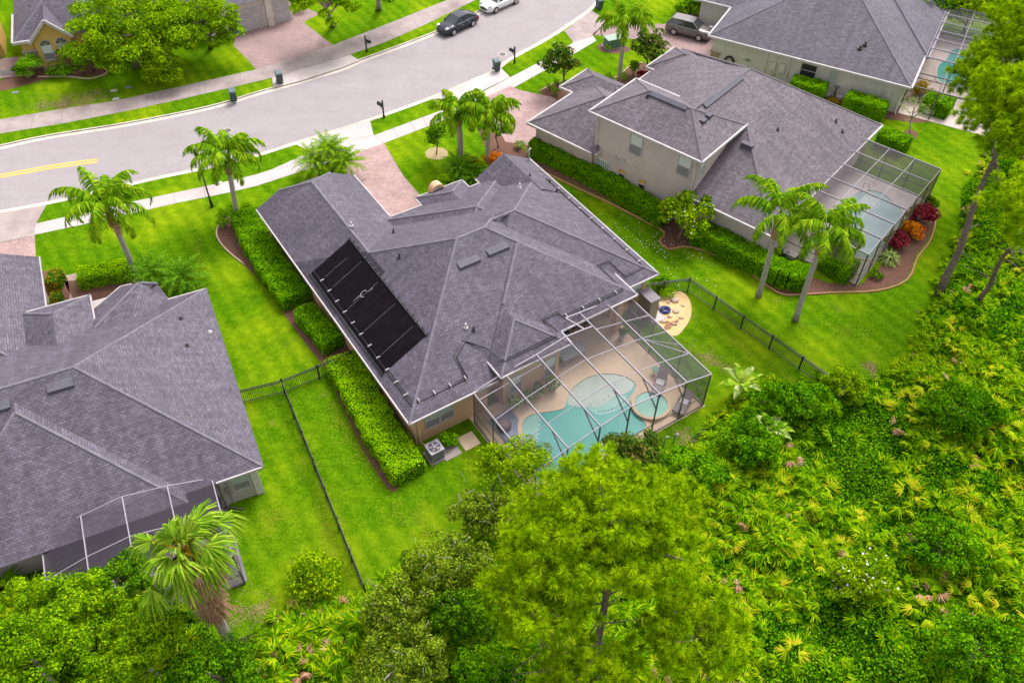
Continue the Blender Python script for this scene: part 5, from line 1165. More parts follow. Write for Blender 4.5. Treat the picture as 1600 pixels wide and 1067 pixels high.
STRAWM = leafmat('straw', [(0, (.22, .13, .06)), (.5, (.40, .27, .14)), (1, (.52, .40, .22))], nv=.3); STRAWY = leafmat('yellowed_turf', [(0, (.16, .26, .01)), (.6, (.30, .36, .02)), (1, (.42, .38, .06))], nv=.3)
straw('dry_grass', 'pinkish dry patches in the top left lawn and beside the main pool screen', [(110, 158, 4.2, 1.4, 12), (145, 147, 2.2, .9, 12), (95, 168, 3, .8, 12), (1100, 555, 1.7, .8, -40), (1130, 572, 1.3, .7, -40), (1360, 572, .7, .6, 0), (1365, 582, .5, .8, 0), (1070, 682, 1.2, .8, 20), (715, 865, .8, .5, 0), (395, 950, 1.5, 1.1, 0), (375, 978, 1.0, .7, 0)], 91, STRAWM)
straw('yellow_turf', 'yellowed worn streaks along the fences and in the rear lawns', [(470, 690, .35, 4.5, 17), (500, 760, .4, 4.5, 17), (540, 860, .5, 4.0, 17), (530, 650, .9, 2.6, 25), (560, 700, 1.2, 2.4, 30), (510, 830, .8, 2.2, 20), (430, 815, 1.6, 1.3, 0), (640, 800, 1.6, 1.0, 0), (670, 840, 1.2, .8, 0), (1230, 590, 2.2, .5, -50), (1160, 545, 2.4, .5, -50), (1330, 520, 1.8, 1.2, 0), (1215, 470, .8, .5, 0), (1250, 510, .9, .5, 0), (310, 395, .4, 3.5, 20), (960, 330, 1.6, .5, -50), (1010, 360, 1.2, .6, -50)], 92, STRAWY, 75)
# trees across the street and by the houses
tree('large spreading green tree filling the top left lawn beside the yellow house', (215, 105), (215, 44), (6.8, 5.2, 3.5), 31, L_OAK, nclump=130, nleaf=42000, size=.21, zc=4.1, r0=.25, clr=.20, shell=.45, low=-.85)
tree('right hand limb crowned tree beside the beige garage and pink driveway', (330, 75), (318, 38), (4.4, 3.2, 2.8), 32, L_OAK, nclump=70, nleaf=15000, size=.21, zc=3.9, r0=.2, clr=.23, shell=.45, low=-.85)
tree('low weeping lime tree at the front edge of the top left lawn', (246, 122), (243, 98), (2.3, 1.9, 1.9), 33, L_LIME, nclump=40, nleaf=10000, size=.17, low=-.9, zc=2.2, r0=.1, clr=.34)
tree('small yellow green tree in front of the yellow house wall', (147, 112), (140, 84), (1.9, 1.6, 1.5), 34, L_LIME, nclump=22, nleaf=2600, size=.22, zc=2.6, r0=.09, clr=.34)
tree('street tree with a stout grey trunk beside the beige garage driveway', (521, 40), (505, 6), (4.0, 3.0, 2.0), 35, L_OAK, trunk=BARKG, nclump=50, nleaf=10000, size=.25, zc=4.6, r0=.26, clr=.28)
tree('smaller street tree at the top edge, right of its stout grey trunked neighbour', (592, 14), (590, -18), (2.8, 2.4, 1.7), 36, L_TREE, trunk=BARKG, nclump=34, nleaf=6000, size=.25, zc=4.6, r0=.26, clr=.3)
tree('upright magnolia with bronze green leaves nearest the two storey garage', (880, 138), (876, 98), (1.5, 1.5, 2.2), 37, L_MAG, nclump=34, nleaf=3000, size=.26, zc=2.9, r0=.08, clr=.34, name='magnolia_tree', flowers=12)
tree('round magnolia beside the pale driveway and green utility box', (1012, 102), (1013, 76), (1.5, 1.5, 1.8), 38, L_MAG, nclump=30, nleaf=2800, size=.26, zc=2.6, r0=.08, clr=.36, name='magnolia_tree', flowers=8)
tree('thin young tree in a round mulch ring beside the peach driveway', (682, 240), (680, 216), (.8, .8, 1.3), 39, L_DARK, nclump=20, nleaf=900, size=.17, zc=2.0, r0=.05, clr=.4, name='young_tree')
tree('thin young tree in the mulch bed between the two front drives', (779, 231), (779, 202), (.8, .8, 1.1), 40, L_DARK, nclump=18, nleaf=800, size=.17, zc=2.0, r0=.05, clr=.4, name='young_tree')
tree('bushy frangipani with white flowers against the two storey house wall', (1058, 378), (1070, 334), (2.3, 2.0, 1.7), 41, L_LIME, nclump=34, nleaf=4200, size=.28, zc=2.3, r0=.1, clr=.34, name='flowering_tree', flowers=60, asp=.4)
tree('nearly leafless small tree in a round bed behind the two storey house', (1422, 212), (1428, 172), (1.3, 1.3, 1.4), 42, L_GRS, trunk=BARKG, nclump=26, nleaf=420, size=.12, zc=2.3, r0=.07, clr=.34, name='bare_tree')
shrub('citrus like bushy shrub alone on the lawn below the taupe house', (498, 908), (1.55, 1.3, 1.15), 43, L_LIME, 1500, .19, nclump=22)

# hedges
hedge('long clipped hedge, upper part from the palm bed to the gap', [(385, 345), (400, 380), (430, 430), (466, 478)], 2.1, 1.15, 51, [L_HEDGE])
hedge('short middle clipped hedge block just above the black fence', [(478, 495), (500, 522), (524, 548)], 1.5, 1.1, 52, [L_HEDGE])
hedge('lower long bright hedge ending beside the air conditioner', [(535, 572), (562, 620), (598, 685), (642, 748)], 2.1, 1.15, 53, [L_HEDGEY])
hedge('long dark sided hedge along the two storey house from the garage to the frangipani', [(832, 240), (880, 262), (950, 300), (1035, 352)], 1.3, 1.5, 54, [L_HEDGE], round_=.1)
hedge('clipped hedge right of the frangipani ending by the white pad', [(1085, 372), (1150, 405), (1215, 438), (1258, 448)], 1.6, 1.45, 55, [L_HEDGE], round_=.12)
hedge('short thick hedge block at the corner of the neighbour pool screen', [(1285, 412), (1325, 438)], 1.7, 1.35, 56, [L_HEDGE])
hedge('clipped hedge block under the dark open window of the pale grey house', [(1233, 144), (1285, 158)], 1.6, 1.5, 57, [L_HEDGE], round_=.1)
hedge('clipped hedge block near the right corner of the pale grey house wall', [(1318, 168), (1378, 188)], 1.6, 1.5, 58, [L_HEDGE], round_=.1)
hedge('rounded hedge outside the dark bare metal cage frame', [(1440, 168), (1480, 182)], 1.9, 1.4, 59, [L_HEDGE], round_=.3)
hedge('low hedge behind the two storey house next to the buried white pots', [(1372, 222), (1412, 240)], 1.7, 1.3, 60, [L_HEDGE], round_=.3)
hedge('clipped hedge in front of the taupe house under the fruiting palm', [(128, 442), (165, 436), (205, 430)], 1.5, 1.0, 61, [L_HEDGEY], round_=.15)
hedge('small golden brown clipped block beside the taupe house path', [(80, 446), (100, 445)], 1.5, 1.0, 62, [L_GOLD], dens=110, size=.1)
hedge('small golden brown clipped block touching the taupe house roof', [(84, 474), (100, 472)], .9, .8, 63, [L_GOLD], dens=110, size=.1)
# shrubs and bedding plants
SHB_ = [('round clipped shrub against the stone base of the yellow house', (52, 122), (1.25, 1.1, 1.35), L_HEDGE, 1800, .14), ('low dark shrub left of the round clipped shrub', (30, 116), (.6, .6, .5), L_DARK, 350, .15),
 ('green shrub under the arched windows of the yellow house', (96, 120), (1.6, .7, .7), L_DARK, 900, .15), ('upright shrub at the right end of the yellow house bed', (132, 116), (.6, .6, 1.1), L_TREE, 700, .15), ('bushy plant beside the small yellow green tree', (112, 104), (1.1, .8, 1.3), L_TREE, 900, .17),
 ('small round ball shrub in the palm bed nearest the hedge tip', (352, 356), (.5, .5, .5), L_TREE, 350, .1), ('small round ball shrub in the palm bed above its neighbour', (352, 342), (.5, .5, .5), L_TREE, 350, .1), ('small round ball shrub beside the palm bed wall of stones', (387, 332), (.5, .5, .5), L_TREE, 350, .1), ('small round shrub left of the lamp post palm trunk', (366, 333), (.45, .45, .5), L_DARK, 300, .1),
 ('orange flowering croton at the foot of the slimmer front palm', (770, 254), (.8, .6, .6), L_ORG, 500, .2), ('dark gold croton beside the low palm fronds at the peach entry', (746, 268), (.7, .6, .8), L_GOLD, 500, .2), ('golden shrub by the entry arch of the peach house', (697, 292), (.9, .6, .6), L_HEDGEY, 500, .16),
 ('leafy plants filling the bed at the peach entry', (752, 275), (1.2, .8, .7), L_TREE, 800, .2), ('dark red bromeliad in the bed by the two storey entry', (1006, 124), (.6, .6, .5), L_RED, 350, .22), ('green column shrub by the two storey entry', (989, 118), (.5, .5, .9), L_TREE, 500, .14),
 ('small ball shrub in the left part of the two storey front bed', (859, 141), (.4, .4, .4), L_TREE, 250, .1), ('small ball shrub in front of the nearest magnolia', (868, 148), (.4, .4, .4), L_TREE, 250, .1), ('small ball shrub left of the magnolia trunk', (871, 134), (.4, .4, .4), L_TREE, 250, .1), ('small ball shrub right of the magnolia trunk', (888, 134), (.4, .4, .4), L_TREE, 250, .1),
 ('small round shrub beneath the tall slender palm', (975, 124), (.5, .5, .4), L_TREE, 260, .1), ('small round shrub between the slender palm and the curb bend', (952, 124), (.5, .5, .35), L_TREE, 260, .1), ('tiny plant in the mulch in front of the green utility box', (950, 78), (.35, .35, .35), L_HEDGEY, 200, .12),
 ('lime shrub against the pale grey wall beneath the meter boxes', (1178, 108), (1.5, .9, 1.0), L_LIME, 1200, .15), ('brown dry shrub between the pale grey wall and the roof', (1212, 121), (.9, .5, .5), L_GOLD, 500, .12), ('reddish brown dry plant between the two wall hedges', (1302, 164), (.8, .5, .4), L_GOLD, 400, .12),
 ('gold green bush beside the curved hedge by the bare cage frame', (1436, 155), (1.1, .9, 1.1), L_GOLD, 900, .15), ('low bushy planting behind the grey suv', (1068, 26), (1.0, .7, .7), L_DARK, 600, .15), ('dark round shrub at the foot of the pale grey garage', (1108, 38), (.8, .6, .6), L_DARK, 500, .14),
 ('purple red croton in the bed behind the neighbour screen', (1432, 347), (1.0, .8, .9), L_RED, 900, .24), ('bright orange croton in the bed behind the neighbour screen', (1419, 367), (.9, .8, .7), L_ORG, 900, .24), ('purple red croton below the bright orange one', (1400, 385), (.8, .7, .8), L_RED, 700, .24), ('dark green round plant at the far end of the pool bed', (1452, 324), (.7, .6, .5), L_DARK, 500, .16),
 ('dark box shrub by the beige garage pillar', (468, 18), (1.0, .8, .9), L_DARK, 700, .13), ('shrub on the fence corner beside the beige cabinet', (1030, 448), (.8, .6, .7), L_HEDGE, 600, .15), ('lime bedding plant at the edge of the yellow gravel', (1040, 462), (.55, .45, .4), L_HEDGEY, 400, .12), ('small bright shrub behind the air conditioner', (701, 694), (.55, .5, .6), L_HEDGE, 400, .16),
 ('green bushy palm like plant inside the corner of the neighbour bed', (1312, 400), (1.2, 1.0, 1.5), L_LIME, 1300, .3), ('green plant in the mulch bed between the drives', (812, 232), (.5, .5, .4), L_GRS, 200, .15), ('pair of green plants in the mulch next to the two storey drive', (795, 205), (.5, .4, .3), L_TREE, 150, .15), ('low green plants in the bed at the neighbour screen foot', (1367, 432), (.6, .5, .3), L_TREE, 200, .15),
 ('flowering plant clump at the far end of the beige house walk', (1040, 30), (.3, .3, .3), L_TREE, 60, .12)]
for i, (lb, b, R, mt, n, s) in enumerate(SHB_[:-1]): shrub(lb, b, R, 200 + i, mt, n, s, group='garden shrubs and bedding plants')
def grass_tuft(label, base, seed, n=160, L=1.0, mat=L_GRS):
    b = P(*base); rg = rgen(seed); t = thing('grass_clump', label, 'ornamental grass', (b.x, b.y, 0))
    a = rg.uniform(0, 6.28, n); e = rg.uniform(.25, 1.4, n); d = np.stack([np.cos(a) * np.cos(e), np.sin(a) * np.cos(e), np.sin(e)], 1); l = (L * rg.uniform(.6, 1.1, n))[:, None]
    o = np.array([b.x, b.y, .03]); s = np.stack([-np.sin(a), np.cos(a), a * 0], 1) * .035; m1 = o + d * l * .6; tp = m1 + unit(d + np.array([0, 0, -.9])) * l * .5
    V = np.concatenate([np.stack([o - s + d * 0, o + s + d * 0, m1 + s, m1 - s], 1), np.stack([m1 - s, m1 + s, tp + s * .2, tp - s * .2], 1)]).reshape(-1, 3)
    lit([(V, np.arange(len(V)).reshape(-1, 4), 0)], 'blades', mat, t)
grass_tuft('pale striped grass clump in the mulch behind the neighbour screen', (1388, 408), 301)

# pines
def pine(label, base, crown_px, zc, R, seed, ntuft=700, trunk_top=None, r0=.25, mat=L_PINE, tuft=.36, blades=120, gap=.40, nl=12, low=-.5, zb=0):
    rg = rgen(seed); c = P(*crown_px, zc); b = P(*base) if base else Vector((c.x, c.y, 0)); t = thing('pine_tree', label, 'pine tree', (b.x, b.y, 0), 'pines at the edge of the woods')
    R = np.array(R); d = unit(rg.normal(0, 1, (90, 3))); d = d[d[:, 2] > low]; bc = np.array(c) + d * R * rg.uniform(.35, .95, (len(d), 1))
    k = rg.integers(0, len(bc), ntuft); e = unit(rg.normal(0, 1, (ntuft, 3))); e[:, 2] = e[:, 2] * .55 + .15
    tc = bc[k] + e * R.mean() * .30 * rg.uniform(.65, 1.1, (ntuft, 1))
    keep = []; cell = {}
    for i, q in enumerate(tc):     # tufts stand apart
        c_ = tuple(np.floor(q / gap).astype(int)); ok = True
        for dx in (-1, 0, 1):
            for dy in (-1, 0, 1):
                for dz in (-1, 0, 1):
                    for j in cell.get((c_[0] + dx, c_[1] + dy, c_[2] + dz), ()):
                        if np.sum((tc[j] - q) ** 2) < gap * gap: ok = False
        if ok: keep.append(i); cell.setdefault(c_, []).append(i)
    tc = tc[keep]; ntuft = len(tc); n = ntuft * blades; o = np.repeat(tc, blades, 0); tufty = np.repeat(rg.uniform(.75, 1.15, ntuft), blades)[:, None]; dr = unit(unit(rg.normal(0, 1, (n, 3))) + np.array([0, 0, .35])); ln = tuft * tufty * rg.uniform(.7, 1.1, (n, 1))
    s = unit(np.cross(dr, rg.normal(0, 1, (n, 3)))) * .0150
    tip = o + dr * ln + np.array([0, 0, -.06]); st = o + dr * ln * .12
    V = np.stack([st - s, st + s, tip + s * .45, tip - s * .45], 1).reshape(-1, 3)
    lit([(V, np.arange(len(V)).reshape(-1, 4), 0)], 'crown', mat, t)
    m = MB(); tp = Vector((c.x, c.y, c.z + R[2] * .6)); P_ = [b.lerp(tp, k / 8) + Vector((.12 * sin(k * 1.3 + seed), .12 * cos(k * 1.7), 0)) * (k > 0) for k in range(9)]
    m.tube(P_, [r0 * 1.3] + [r0 * (1.05 - .1 * k) for k in range(1, 9)], 9, world=True)
    for i in range(min(len(bc), nl + 12)):
        e = Vector(bc[i]); s_ = b.lerp(tp, max(.35, min(.97, (e.z - .8) / max(tp.z, .1)))); kk = s_.lerp(e, .55) + Vector((0, 0, -.1))
        m.tube([s_, kk, e], [r0 * .34, r0 * .22, .03], 5, world=True)
    for i in range(14):
        a = rg.uniform(0, 6.28); s_ = b.lerp(tp, float(rg.uniform(.25, .75))); l = rg.uniform(.6, 2.0); m.tube([s_, s_ + Vector((cos(a) * l, sin(a) * l, .2))], [.045, .012], 4, world=True)
    m.build('trunk', BARK, t, uv=False); return t
pine('big pine with tufted lime green needles in the centre foreground woods', (925, 1110), (950, 832), 10.5, (4.7, 3.5, 2.4), 71, 3600)
pine('pine crown on the left front of the big centre pine', (850, 1120), (848, 925), 9.5, (2.4, 2.3, 1.8), 72, 1200, r0=.2)
pine('lower pine crown right of the big centre pine', (1140, 1150), (1085, 1000), 7.5, (2.7, 2.1, 1.7), 73, 1300, r0=.2)
pine('tall pine leaning over the right edge with a long bare trunk', (1465, 465), (1580, 175), 13.5, (2.9, 3.4, 2.9), 74, 2200, r0=.27, low=-.8)
pine('thin bare trunked pine behind the other at the right edge', (1520, 480), (1622, 330), 13.5, (2.6, 2.6, 2.2), 75, 900, r0=.19)
pine('pine with hanging needles at the upper right corner before the grey house pool', (1640, 330), (1615, 60), 13.0, (3.7, 3.9, 3.2), 76, 2600, r0=.27, low=-.8)
pine('dark pine crown hiding part of the grey house pool', (1560, 300), (1530, 118), 11.0, (2.0, 2.2, 1.8), 77, 900, r0=.2, low=-.8)
pine('low pine crown in front of the big centre pine trunk at the bottom edge', (880, 1190), (920, 1062), 7.0, (2.3, 1.5, 1.3), 78, 900, r0=.15)
# bamboo-like feathery shrub hanging over the main screen
def feathery(label, base, c, zc, R, seed, n=9000, mat=L_LIME, size=.24, asp=.22, cat='tree', name='feathery_tree', **k):
    return tree(label, base, c, R, seed, mat, nclump=90, nleaf=n, size=size, zc=zc, r0=.07, asp=asp, clr=.24, shell=.4, name=name, cat=cat, **k)
feathery('feathery lime green bush leaning on the left corner of the main pool screen', (760, 790), (795, 728), 2.4, (2.9, 1.8, 1.4), 81, 9000)
feathery('bronze and green bush against the right front of the main pool screen', (975, 760), (985, 708), 2.3, (2.1, 1.5, 1.6), 82, 5200, L_MAG, .2, .5)
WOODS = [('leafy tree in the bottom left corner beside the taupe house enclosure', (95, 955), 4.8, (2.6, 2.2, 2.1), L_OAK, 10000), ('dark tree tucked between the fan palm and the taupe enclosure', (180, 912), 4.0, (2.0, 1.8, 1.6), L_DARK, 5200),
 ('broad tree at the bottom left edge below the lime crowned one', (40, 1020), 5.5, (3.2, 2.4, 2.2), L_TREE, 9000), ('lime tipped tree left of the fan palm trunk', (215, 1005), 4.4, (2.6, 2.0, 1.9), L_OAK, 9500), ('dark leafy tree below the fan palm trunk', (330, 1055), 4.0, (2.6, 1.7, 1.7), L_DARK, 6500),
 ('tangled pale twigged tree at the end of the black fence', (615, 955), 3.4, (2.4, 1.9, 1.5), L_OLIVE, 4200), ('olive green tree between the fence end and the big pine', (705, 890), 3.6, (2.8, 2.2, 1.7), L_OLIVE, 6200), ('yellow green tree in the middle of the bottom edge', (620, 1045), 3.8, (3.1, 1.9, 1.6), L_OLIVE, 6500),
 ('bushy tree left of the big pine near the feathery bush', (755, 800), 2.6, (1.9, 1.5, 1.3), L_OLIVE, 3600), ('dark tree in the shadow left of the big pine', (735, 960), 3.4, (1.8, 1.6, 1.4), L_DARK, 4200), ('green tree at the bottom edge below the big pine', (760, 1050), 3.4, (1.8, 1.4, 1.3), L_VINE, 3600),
 ('dense dark green shrub tree at the end of the diagonal black fence', (1240, 625), 2.2, (2.6, 1.8, 1.5), L_VINE, 6500), ('dense green tree right of the main pool screen', (1170, 690), 2.4, (2.3, 1.9, 1.7), L_VINE, 6500), ('dense green tree between the pool screen corner and the banana plant', (1080, 740), 2.3, (2.4, 1.6, 1.5), L_VINE, 6000), ('white flowering bush amid the palmettos at lower right', (1345, 905), 2.6, (1.9, 1.6, 1.3), L_LIME, 3600),
 ('leafy bush by the woods edge behind the diagonal fence', (1320, 605), 1.8, (1.7, 1.3, 1.2), L_LIME, 3000), ('green vine covered tree at the bottom right edge', (1540, 1010), 2.8, (2.8, 2.0, 1.5), L_VINE, 6000), ('vine covered mound tree on the right edge', (1500, 640), 2.2, (3.2, 2.2, 1.3), L_VINE, 7500), ('dark vine tree among palmettos right of the white flowering bush', (1480, 850), 2.2, (2.4, 1.8, 1.3), L_VINE, 5200)]
for i, (lb, c, zc, R, mt, n) in enumerate(WOODS): tree(lb, None, c, R, 400 + i, mt, nclump=95, nleaf=int(n * 1.9), size=.15, zc=zc, r0=.13, clr=.21, shell=.4, low=-.6, trunk=BARKG, flowers=70 if 'white flowering bush amid' in lb else 0, group='trees of the foreground woods')
for i, (x, y, lb) in enumerate(((1420, 15, 'hazy bush right behind the pale grey house roof'), (1460, 10, 'large green bush at the top edge behind the grey house'), (1520, 15, 'yellow green bush at the top right behind the screen enclosure'), (1385, -8, 'dark bush at the top edge touching the slate roof'))):
    tree(lb, None, (x, y), (3.2, 2.4, 2.2), 450 + i, (L_TREE, L_DARK, L_LIME, L_DARK)[i], nclump=36, nleaf=4000, size=.32, zc=2.5, r0=.12, group='bushes beyond the grey house')

# ---- palmettos and vines of the understorey (no one could count them)
def in_poly(pts, poly):
    x, y = pts[:, 0], pts[:, 1]; n = len(poly); ins = np.zeros(len(pts), bool); j = n - 1
    for i in range(n):
        xi, yi = poly[i]; xj, yj = poly[j]
        ins ^= ((yi > y) != (yj > y)) & (x < (xj - xi) * (y - yi) / (yj - yi + 1e-12) + xi); j = i
    return ins
def scatter(poly, n, rg):
    p = np.array(poly); lo, hi = p.min(0), p.max(0); out = []
    tot = 0
    while tot < n:
        q = rg.uniform(lo, hi, (n, 2)); q = q[in_poly(q, poly)]; out.append(q); tot += len(q)
        if len(q) == 0: break
    return np.concatenate(out)[:n]
RIGHT = W([(1640, 170), (1575, 200), (1535, 262), (1502, 295), (1500, 360), (1472, 430), (1440, 500), (1425, 552), (1385, 592), (1300, 592), (1235, 602), (1150, 604), (1122, 655), (1075, 715), (1000, 730), (1000, 900), (1080, 1110), (1700, 1110), (1720, 500)])
BOT = W([(1080, 1130), (1000, 900), (900, 780), (800, 800), (700, 850), (620, 905), (560, 945), (470, 945), (395, 985), (370, 1130)])
LEFTW = W([(370, 1130), (350, 1010), (330, 985), (270, 930), (230, 900), (120, 885), (20, 890), (-60, 900), (-80, 1130)])
def mound(x, y):
    return .55 + .45 * np.sin(x * .55 + 1.3) * np.cos(y * .47) + .30 * np.sin(x * 1.25 + y * .9) + .18 * np.sin(x * 2.6 - y * 2.1 + 2)
def edge_fade(p, poly, w_=1.4):
    q = np.array(poly); r = np.roll(q, -1, 0); d = np.full(len(p), 1e9)
    for a, b in zip(q, r):
        ab = b - a; t = np.clip(((p - a) @ ab) / (ab @ ab + 1e-9), 0, 1); d = np.minimum(d, np.linalg.norm(p - a - t[:, None] * ab, axis=1))
    return np.clip(d / w_, .12, 1)
def vines(name, label, poly, dens, area, seed, mat, size=.17, base=.35, amp=1.0):
    rg = rgen(seed); n = int(dens * area); p = scatter(poly, n, rg); f = edge_fade(p, poly)
    z = (np.maximum(mound(p[:, 0], p[:, 1]), .05) * amp + base) * f * rg.uniform(.62, 1.04, n) ** .7
    ex = .05; gx = (mound(p[:, 0] + ex, p[:, 1]) - mound(p[:, 0] - ex, p[:, 1])) / (2 * ex); gy = (mound(p[:, 0], p[:, 1] + ex) - mound(p[:, 0], p[:, 1] - ex)) / (2 * ex)
    nn = np.stack([-gx * amp, -gy * amp, np.ones(n)], 1); v, q = leaves(np.stack([p[:, 0], p[:, 1], z], 1), nn, size, .65, .6, rg)
    o = npmesh(name, v, q, [mat]); return tag(o, label, 'ground cover', kind='stuff')
vines('vine_cover', 'dense bright green vines and low bushes covering the woods floor on the right', RIGHT, 250, 900, 501, L_VINE, .16, .55)
vines('vine_cover', 'mixed olive green undergrowth below the big pine and along the bottom edge', BOT, 220, 300, 502, L_TREE, .14, .3, .9)
vines('vine_cover', 'green undergrowth between the trees in the bottom left corner', LEFTW, 150, 130, 503, L_DARK, .17, .3, .9)
def palmettos(name, label, poly, n, seed, mat, size=(.55, .85), keep=None, up=0.0):
    rg = rgen(seed); p = scatter(poly, n * 3, rg); cl = np.sin(p[:, 0] * .42 + seed) + np.cos(p[:, 1] * .37 + p[:, 0] * .2) + rg.normal(0, 1.5, len(p)); p = p[np.argsort(-cl)[:n]]
    f = edge_fade(p, poly, 2.0); z = (np.maximum(mound(p[:, 0], p[:, 1]), .05) + .40 + up) * f + .08
    parts = []
    for i in range(n):
        for k in range(rg.integers(3, 6)):
            a = rg.uniform(0, 6.28); e = rg.uniform(.15, 1.0); d = np.array([cos(a) * cos(e), sin(a) * cos(e), sin(e)]); L_ = rg.uniform(.15, .6)
            parts.append(fan(np.array([p[i, 0], p[i, 1], z[i] - .1]) + d * L_, d + np.array([0, 0, -.25]), rg.uniform(*size), rg, 11, 2.4, .3, split=.42))
    v, q, m_ = join_np(parts); o = npmesh(name, v, q, [mat]); return tag(o, label, 'palmetto scrub', kind='stuff')
palmettos('palmetto_scrub', 'green and yellow fan leaved palmetto scrub over the right woods', RIGHT, 1700, 511, L_PMT, (.42, .72))
palmettos('palmetto_scrub', 'bright yellow fan leaves standing out in the right woods', RIGHT, 130, 512, L_PMY, (.45, .7), up=.2)
palmettos('dry_palmetto_leaves', 'pinkish brown dead fan leaves dotted through the right woods', RIGHT, 50, 513, L_DRY, (.3, .55), up=.1)
palmettos('palmetto_scrub', 'fan leaved palmettos along the bottom edge left of the big pine', BOT, 420, 514, L_PMT, (.5, .85), up=.3)
palmettos('dry_palmetto_leaves', 'rust coloured dead fan leaves along the bottom edge', BOT, 40, 515, L_DRY, (.35, .6), up=.1)
palmettos('palmetto_scrub', 'few fan leaved palmettos in the bottom left corner', LEFTW, 60, 516, L_PMT, (.7, 1.0), up=.5)
# banana-like plants
def banana(label, base, seed, h=2.2, n=9):
    b = P(*base); rg = rgen(seed); t = thing('banana_plant', label, 'banana plant', (b.x, b.y, 0), 'banana like plants'); m = MB(); m.tube([(b.x, b.y, 0), (b.x, b.y, h * .7)], [.12, .07], 7, world=True); m.build('stem', L_GRS, t, uv=False)
    for i in range(n):
        az = i * 2.4; el = radians(rg.uniform(35, 75)); ps = []; p = np.array([b.x, b.y, h * .65]); L_ = rg.uniform(1.2, 1.8)
        for k in range(8): ps.append(p.copy()); p = p + L_ / 7 * np.array([cos(az) * cos(el), sin(az) * cos(el), sin(el)]); el -= .24
        s = np.array([-sin(az), cos(az), 0]); w_ = [.02, .06, .2, .27, .27, .22, .13, .02]; V = []
        for k in range(7):
            for sg in (-1, 1): V.append([ps[k], ps[k] + sg * s * w_[k] + np.array([0, 0, .05 * w_[k] * 4]), ps[k + 1] + sg * s * w_[k + 1] * .92 + np.array([0, 0, .2 * w_[k + 1]]), ps[k + 1]])
        lit([(np.array(V).reshape(-1, 3), np.arange(56).reshape(-1, 4), 0)], 'leaf', L_GRS if i % 2 else L_FAN, t)
banana('broad leaved banana like plant right of the main pool screen corner', (1150, 625), 601); banana('lower broad leaved banana like plant among the dense bushes', (1192, 700), 602, 2.4)

# ------------------------------------------------------------------ fences
def fence(label, pts, h=1.25, group='black aluminium garden fences', step=.115, post=2.2):
    A = [Vector((p[0], p[1])) for p in pts]; t = thing('fence', label, 'fence', (A[0].x, A[0].y, 0), group)
    for a, b in zip(A[:-1], A[1:]):
        L = (b - a).length; n = max(1, round(L / post)); d = (b - a) / L
        m = MB()
        for z in (.12, h - .18, h - .03): m.bar((*a, z), (*b, z), .045, .045)
        m.build('rail', BLACK, t)
        m = MB(); k = step
        while k < L - .02: q = a + d * k; m.box(q.x - .012, q.x + .012, q.y - .012, q.y + .012, .05, h - .03); k += step
        tag(m.build('pickets', BLACK, t), kind='stuff')
        for i in range(n + (1 if b is A[-1] else 0)):
            q = a + (b - a) * (i / n); m = MB(); m.box(q.x - .04, q.x + .04, q.y - .04, q.y + .04, 0, h + .06); m.box(q.x - .05, q.x + .05, q.y - .05, q.y + .05, h + .06, h + .09); m.build('post', BLACK, t)
    return t
fA = P(372, 632); fB = P(445, 614); fC = P(552, 570)
fence('black picket fence running between the taupe house and the hedge gap', [fA, fB, fC])
fence('long black fence seen from above dividing the lawn towards the woods', [fB, P(572, 930)])
fence('black fence from the peach house corner turning down to the right woods', [H1(31.5, 31.2), P(1074, 455), P(1296, 612)])

